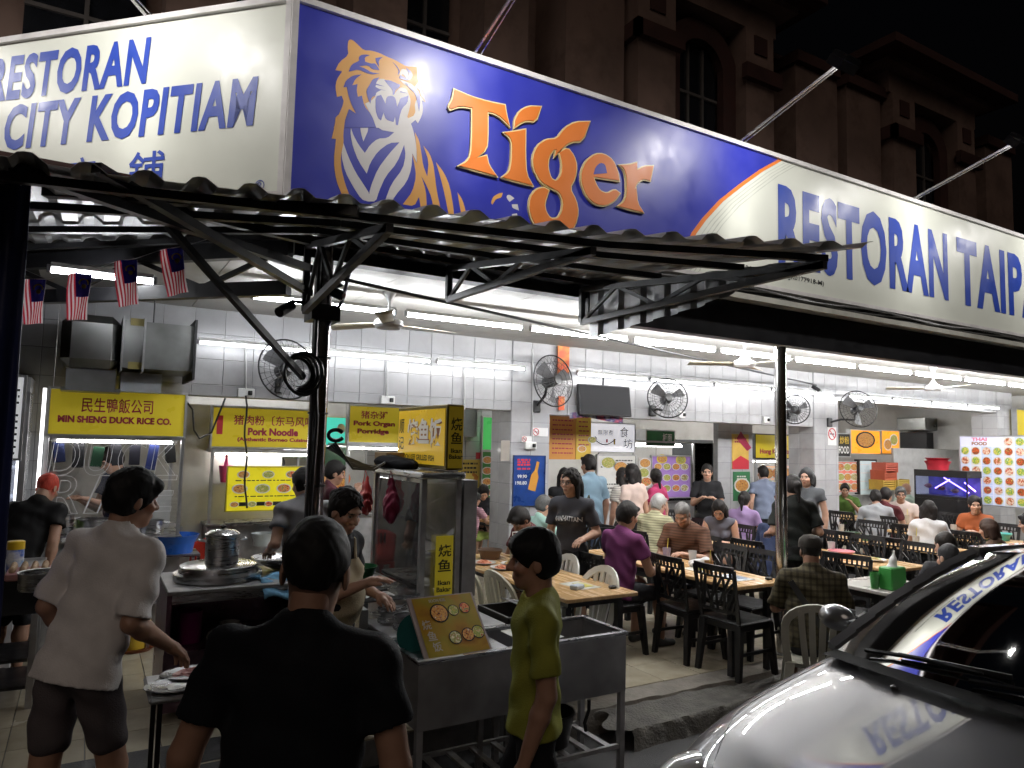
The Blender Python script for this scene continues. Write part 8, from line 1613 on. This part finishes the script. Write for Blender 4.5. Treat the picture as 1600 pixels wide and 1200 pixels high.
for s in (-1, 1):
    q = MB(); A_ = [Vector(wsf(0 if s < 0 else 1, v, .004)) for v in np.linspace(0, 1, 9)]
    for k, a in enumerate(A_[:-1]): q.bar(a+Vector((.02, s*.03, 0)), A_[k+1]+Vector((.02, s*.018, 0)), .05, .045, up=(0, s, .4))
    q.build('windscreen_pillar', PAINT, car, smooth=50)
    q = MB(); q.add([(CX+1.42, CYC+s*.775, 1.02), (CX+3.55, CYC+s*.775, 1.04), (CX+3.4, CYC+s*.60, 1.43), (CX+2.42, CYC+s*.605, 1.465)], [(0, 1, 2, 3)]); q.build('side_window', CGL, car)
    q = MB(); q.bar((CX+2.36, CYC+s*.60, 1.48), (CX+3.68, CYC+s*.585, 1.455), .06, .05); q.build('roof_rail', PAINT, car)
    q = MB(); q.bar((CX+2.55, CYC+s*.782, 1.03), (CX+2.55, CYC+s*.61, 1.46), .07, .02, up=(0, s, 0)); q.build('door_pillar', BLKM(), car)
    # mirror
    v = Vol(.03); mx, my, mz = CX+1.62, CYC+s*.97, 1.10; v.ell((mx, my, mz), (.075, .105, .072)); v.cut((mx+.055, my, mz), (1, 0, 0)); V_, F_ = v.mesh(.010); mr_ = meshobj('door_mirror', V_-np.array(car.location), F_, PAINT, car)
    q = MB(); q.bar((mx+.02, CYC+s*.80, 1.04), (mx+.01, my-s*.06, mz-.03), .06, .04); q.build('mirror_stalk', BLKP(), car); q = MB(); q.box((mx+.057, my, mz), (.004, .16, .10), bev=.002); q.build('mirror_glass', STEEL(), car)
    # headlight
    v = Vol(.03); v.ell((CX+.22, CYC+s*.655, .66), (.20, .115, .085)); V_, F_ = v.mesh(.013); meshobj('headlight', V_-np.array(car.location), F_, mat('headlight lens', (.55, .56, .56), .06, .1, var=.15, coat=1), car)
    for wx in (.72, 3.25):
        wl = bpy.data.objects.new('wheel', None); wl.parent = car; col.objects.link(wl); yy = CYC+s*.78
        q = MB(); q.lathe([(.20, -.10), (.28, -.10), (.30, -.07), (.30, .07), (.28, .10), (.20, .10)], (CX+wx, yy, .30), 28, axis='y'); q.build('tyre', mat('tyre rubber', (.015, .015, .016), .8), wl, smooth=40); q = MB(); q.lathe([(.0, .085*s), (.06, .095*s), (.19, .075*s), (.20, .09*s)], (CX+wx, yy, .30), 20, axis='y'); q.build('rim', ALU, wl, smooth=40)
q = MB(); q.b2((CX+3.60, CYC-.55, 1.03), (CX+3.66, CYC+.55, 1.44)); q.build('rear_window', CGL, car)
# cowl, wipers, washer jets
q = MB(); q.grid(lambda u, v: (wsf(u, 0)[0]-.10+v*.13, wsf(u, 0)[1]*1.0, wsf(u, 0)[2]+.006-.012*(1-v)), 14, 3); q.build('cowl', mat('matt black cowl', (.008, .008, .008), .85, var=0, spec=.15), car, smooth=True)
for u0, u1 in ((.86, .50), (.52, .12)):
    a = Vector(wsf(u0, .02, .03)); b = Vector(wsf(u1, .07, .03)); q = MB(); q.tube([a, a.lerp(b, .5)+Vector((0, 0, .012)), b], [.012, .010, .006], 6); q.build('wiper', BLKP(), car, smooth=True)
    q = MB(); q.bar(Vector(wsf(u0-.12, .06, .02)), Vector(wsf(u1-.06, .10, .02)), .012, .02); q.build('wiper_blade', BLKP(), car)
for yy in (.28, -.28): q = MB(); q.lathe([(.018, 0), (.016, .012), (0, .018)], (CX+1.04, CYC+yy, 1.0), 10); q.build('washer_jet', BLKP(), car, smooth=True)
# interior
INT = mat('dark grey interior', (.03, .03, .032), .7, var=.2)
q = MB(); q.b2((CX+1.25, CYC-.72, .60), (CX+3.5, CYC+.72, .72)); q.build('cabin_floor', INT, car); q = MB(); q.grid(lambda u, v: (CX+1.27+v*.42, CYC-.70+u*1.4, 1.005+.03*math.sin(math.pi*v)+.035*math.exp(-((u-.76)/.12)**2)*v), 14, 8); q.build('dashboard', INT, car, smooth=True); q = MB(); q.b2((CX+1.66, CYC-.70, .73), (CX+1.70, CYC+.70, 1.0)); q.build('dash_front', INT, car)
q = MB(); q.tube([(CX+1.78+.06*math.sin(a), CYC+.36+.18*math.cos(a), 1.0+.16*math.sin(a)) for a in np.linspace(0, 2*math.pi, 25)], .014, 6, cap=False); q.build('steering_wheel', BLKP(), car, smooth=True)
for yy in (.36, -.36):
    v = Vol(.05); v.cap((CX+2.35, CYC+yy, .80), (CX+2.52, CYC+yy, 1.20), .13, .10); v.ell((CX+2.55, CYC+yy, 1.34), (.05, .12, .08)); V_, F_ = v.mesh(.02); meshobj('seat', V_-np.array(car.location), F_, INT, car)
q = MB(); q.box((CX+1.93, CYC, 1.40), (.02, .22, .06), bev=.01); q.build('rear_view_mirror', BLKP(), car)

# shut lines of the bonnet, laid on the finished surface
from mathutils.bvhtree import BVHTree
bpy.context.view_layer.update(); _dg = bpy.context.evaluated_depsgraph_get(); _bv = BVHTree.FromObject(bo, _dg); _off = WM(bo)
def onbody(x, y):
    h = _bv.ray_cast(_off.inverted()@Vector((CX+x, CYC+y, 2.0)), Vector((0, 0, -1)))[0]
    return None if h is None else _off@h
for s in (-1, 1):
    pts = [onbody(.16+k*.1, s*(.52+.19*min(1, k/3.5))) for k in range(11)]; pts = [p for p in pts if p is not None]
    q = MB(); q.tube([p+Vector((0, 0, -.0005)) for p in pts], .0035, 5); q.build('shut_line', BLACK(), car, smooth=True)
pts = [onbody(.16-.02*(1-(k/6-1)**2), -.52+1.04*k/12) for k in range(13)]; pts = [p for p in pts if p is not None]
if len(pts) > 2: q = MB(); q.tube(pts, .0035, 5); q.build('shut_line', BLACK(), car, smooth=True)
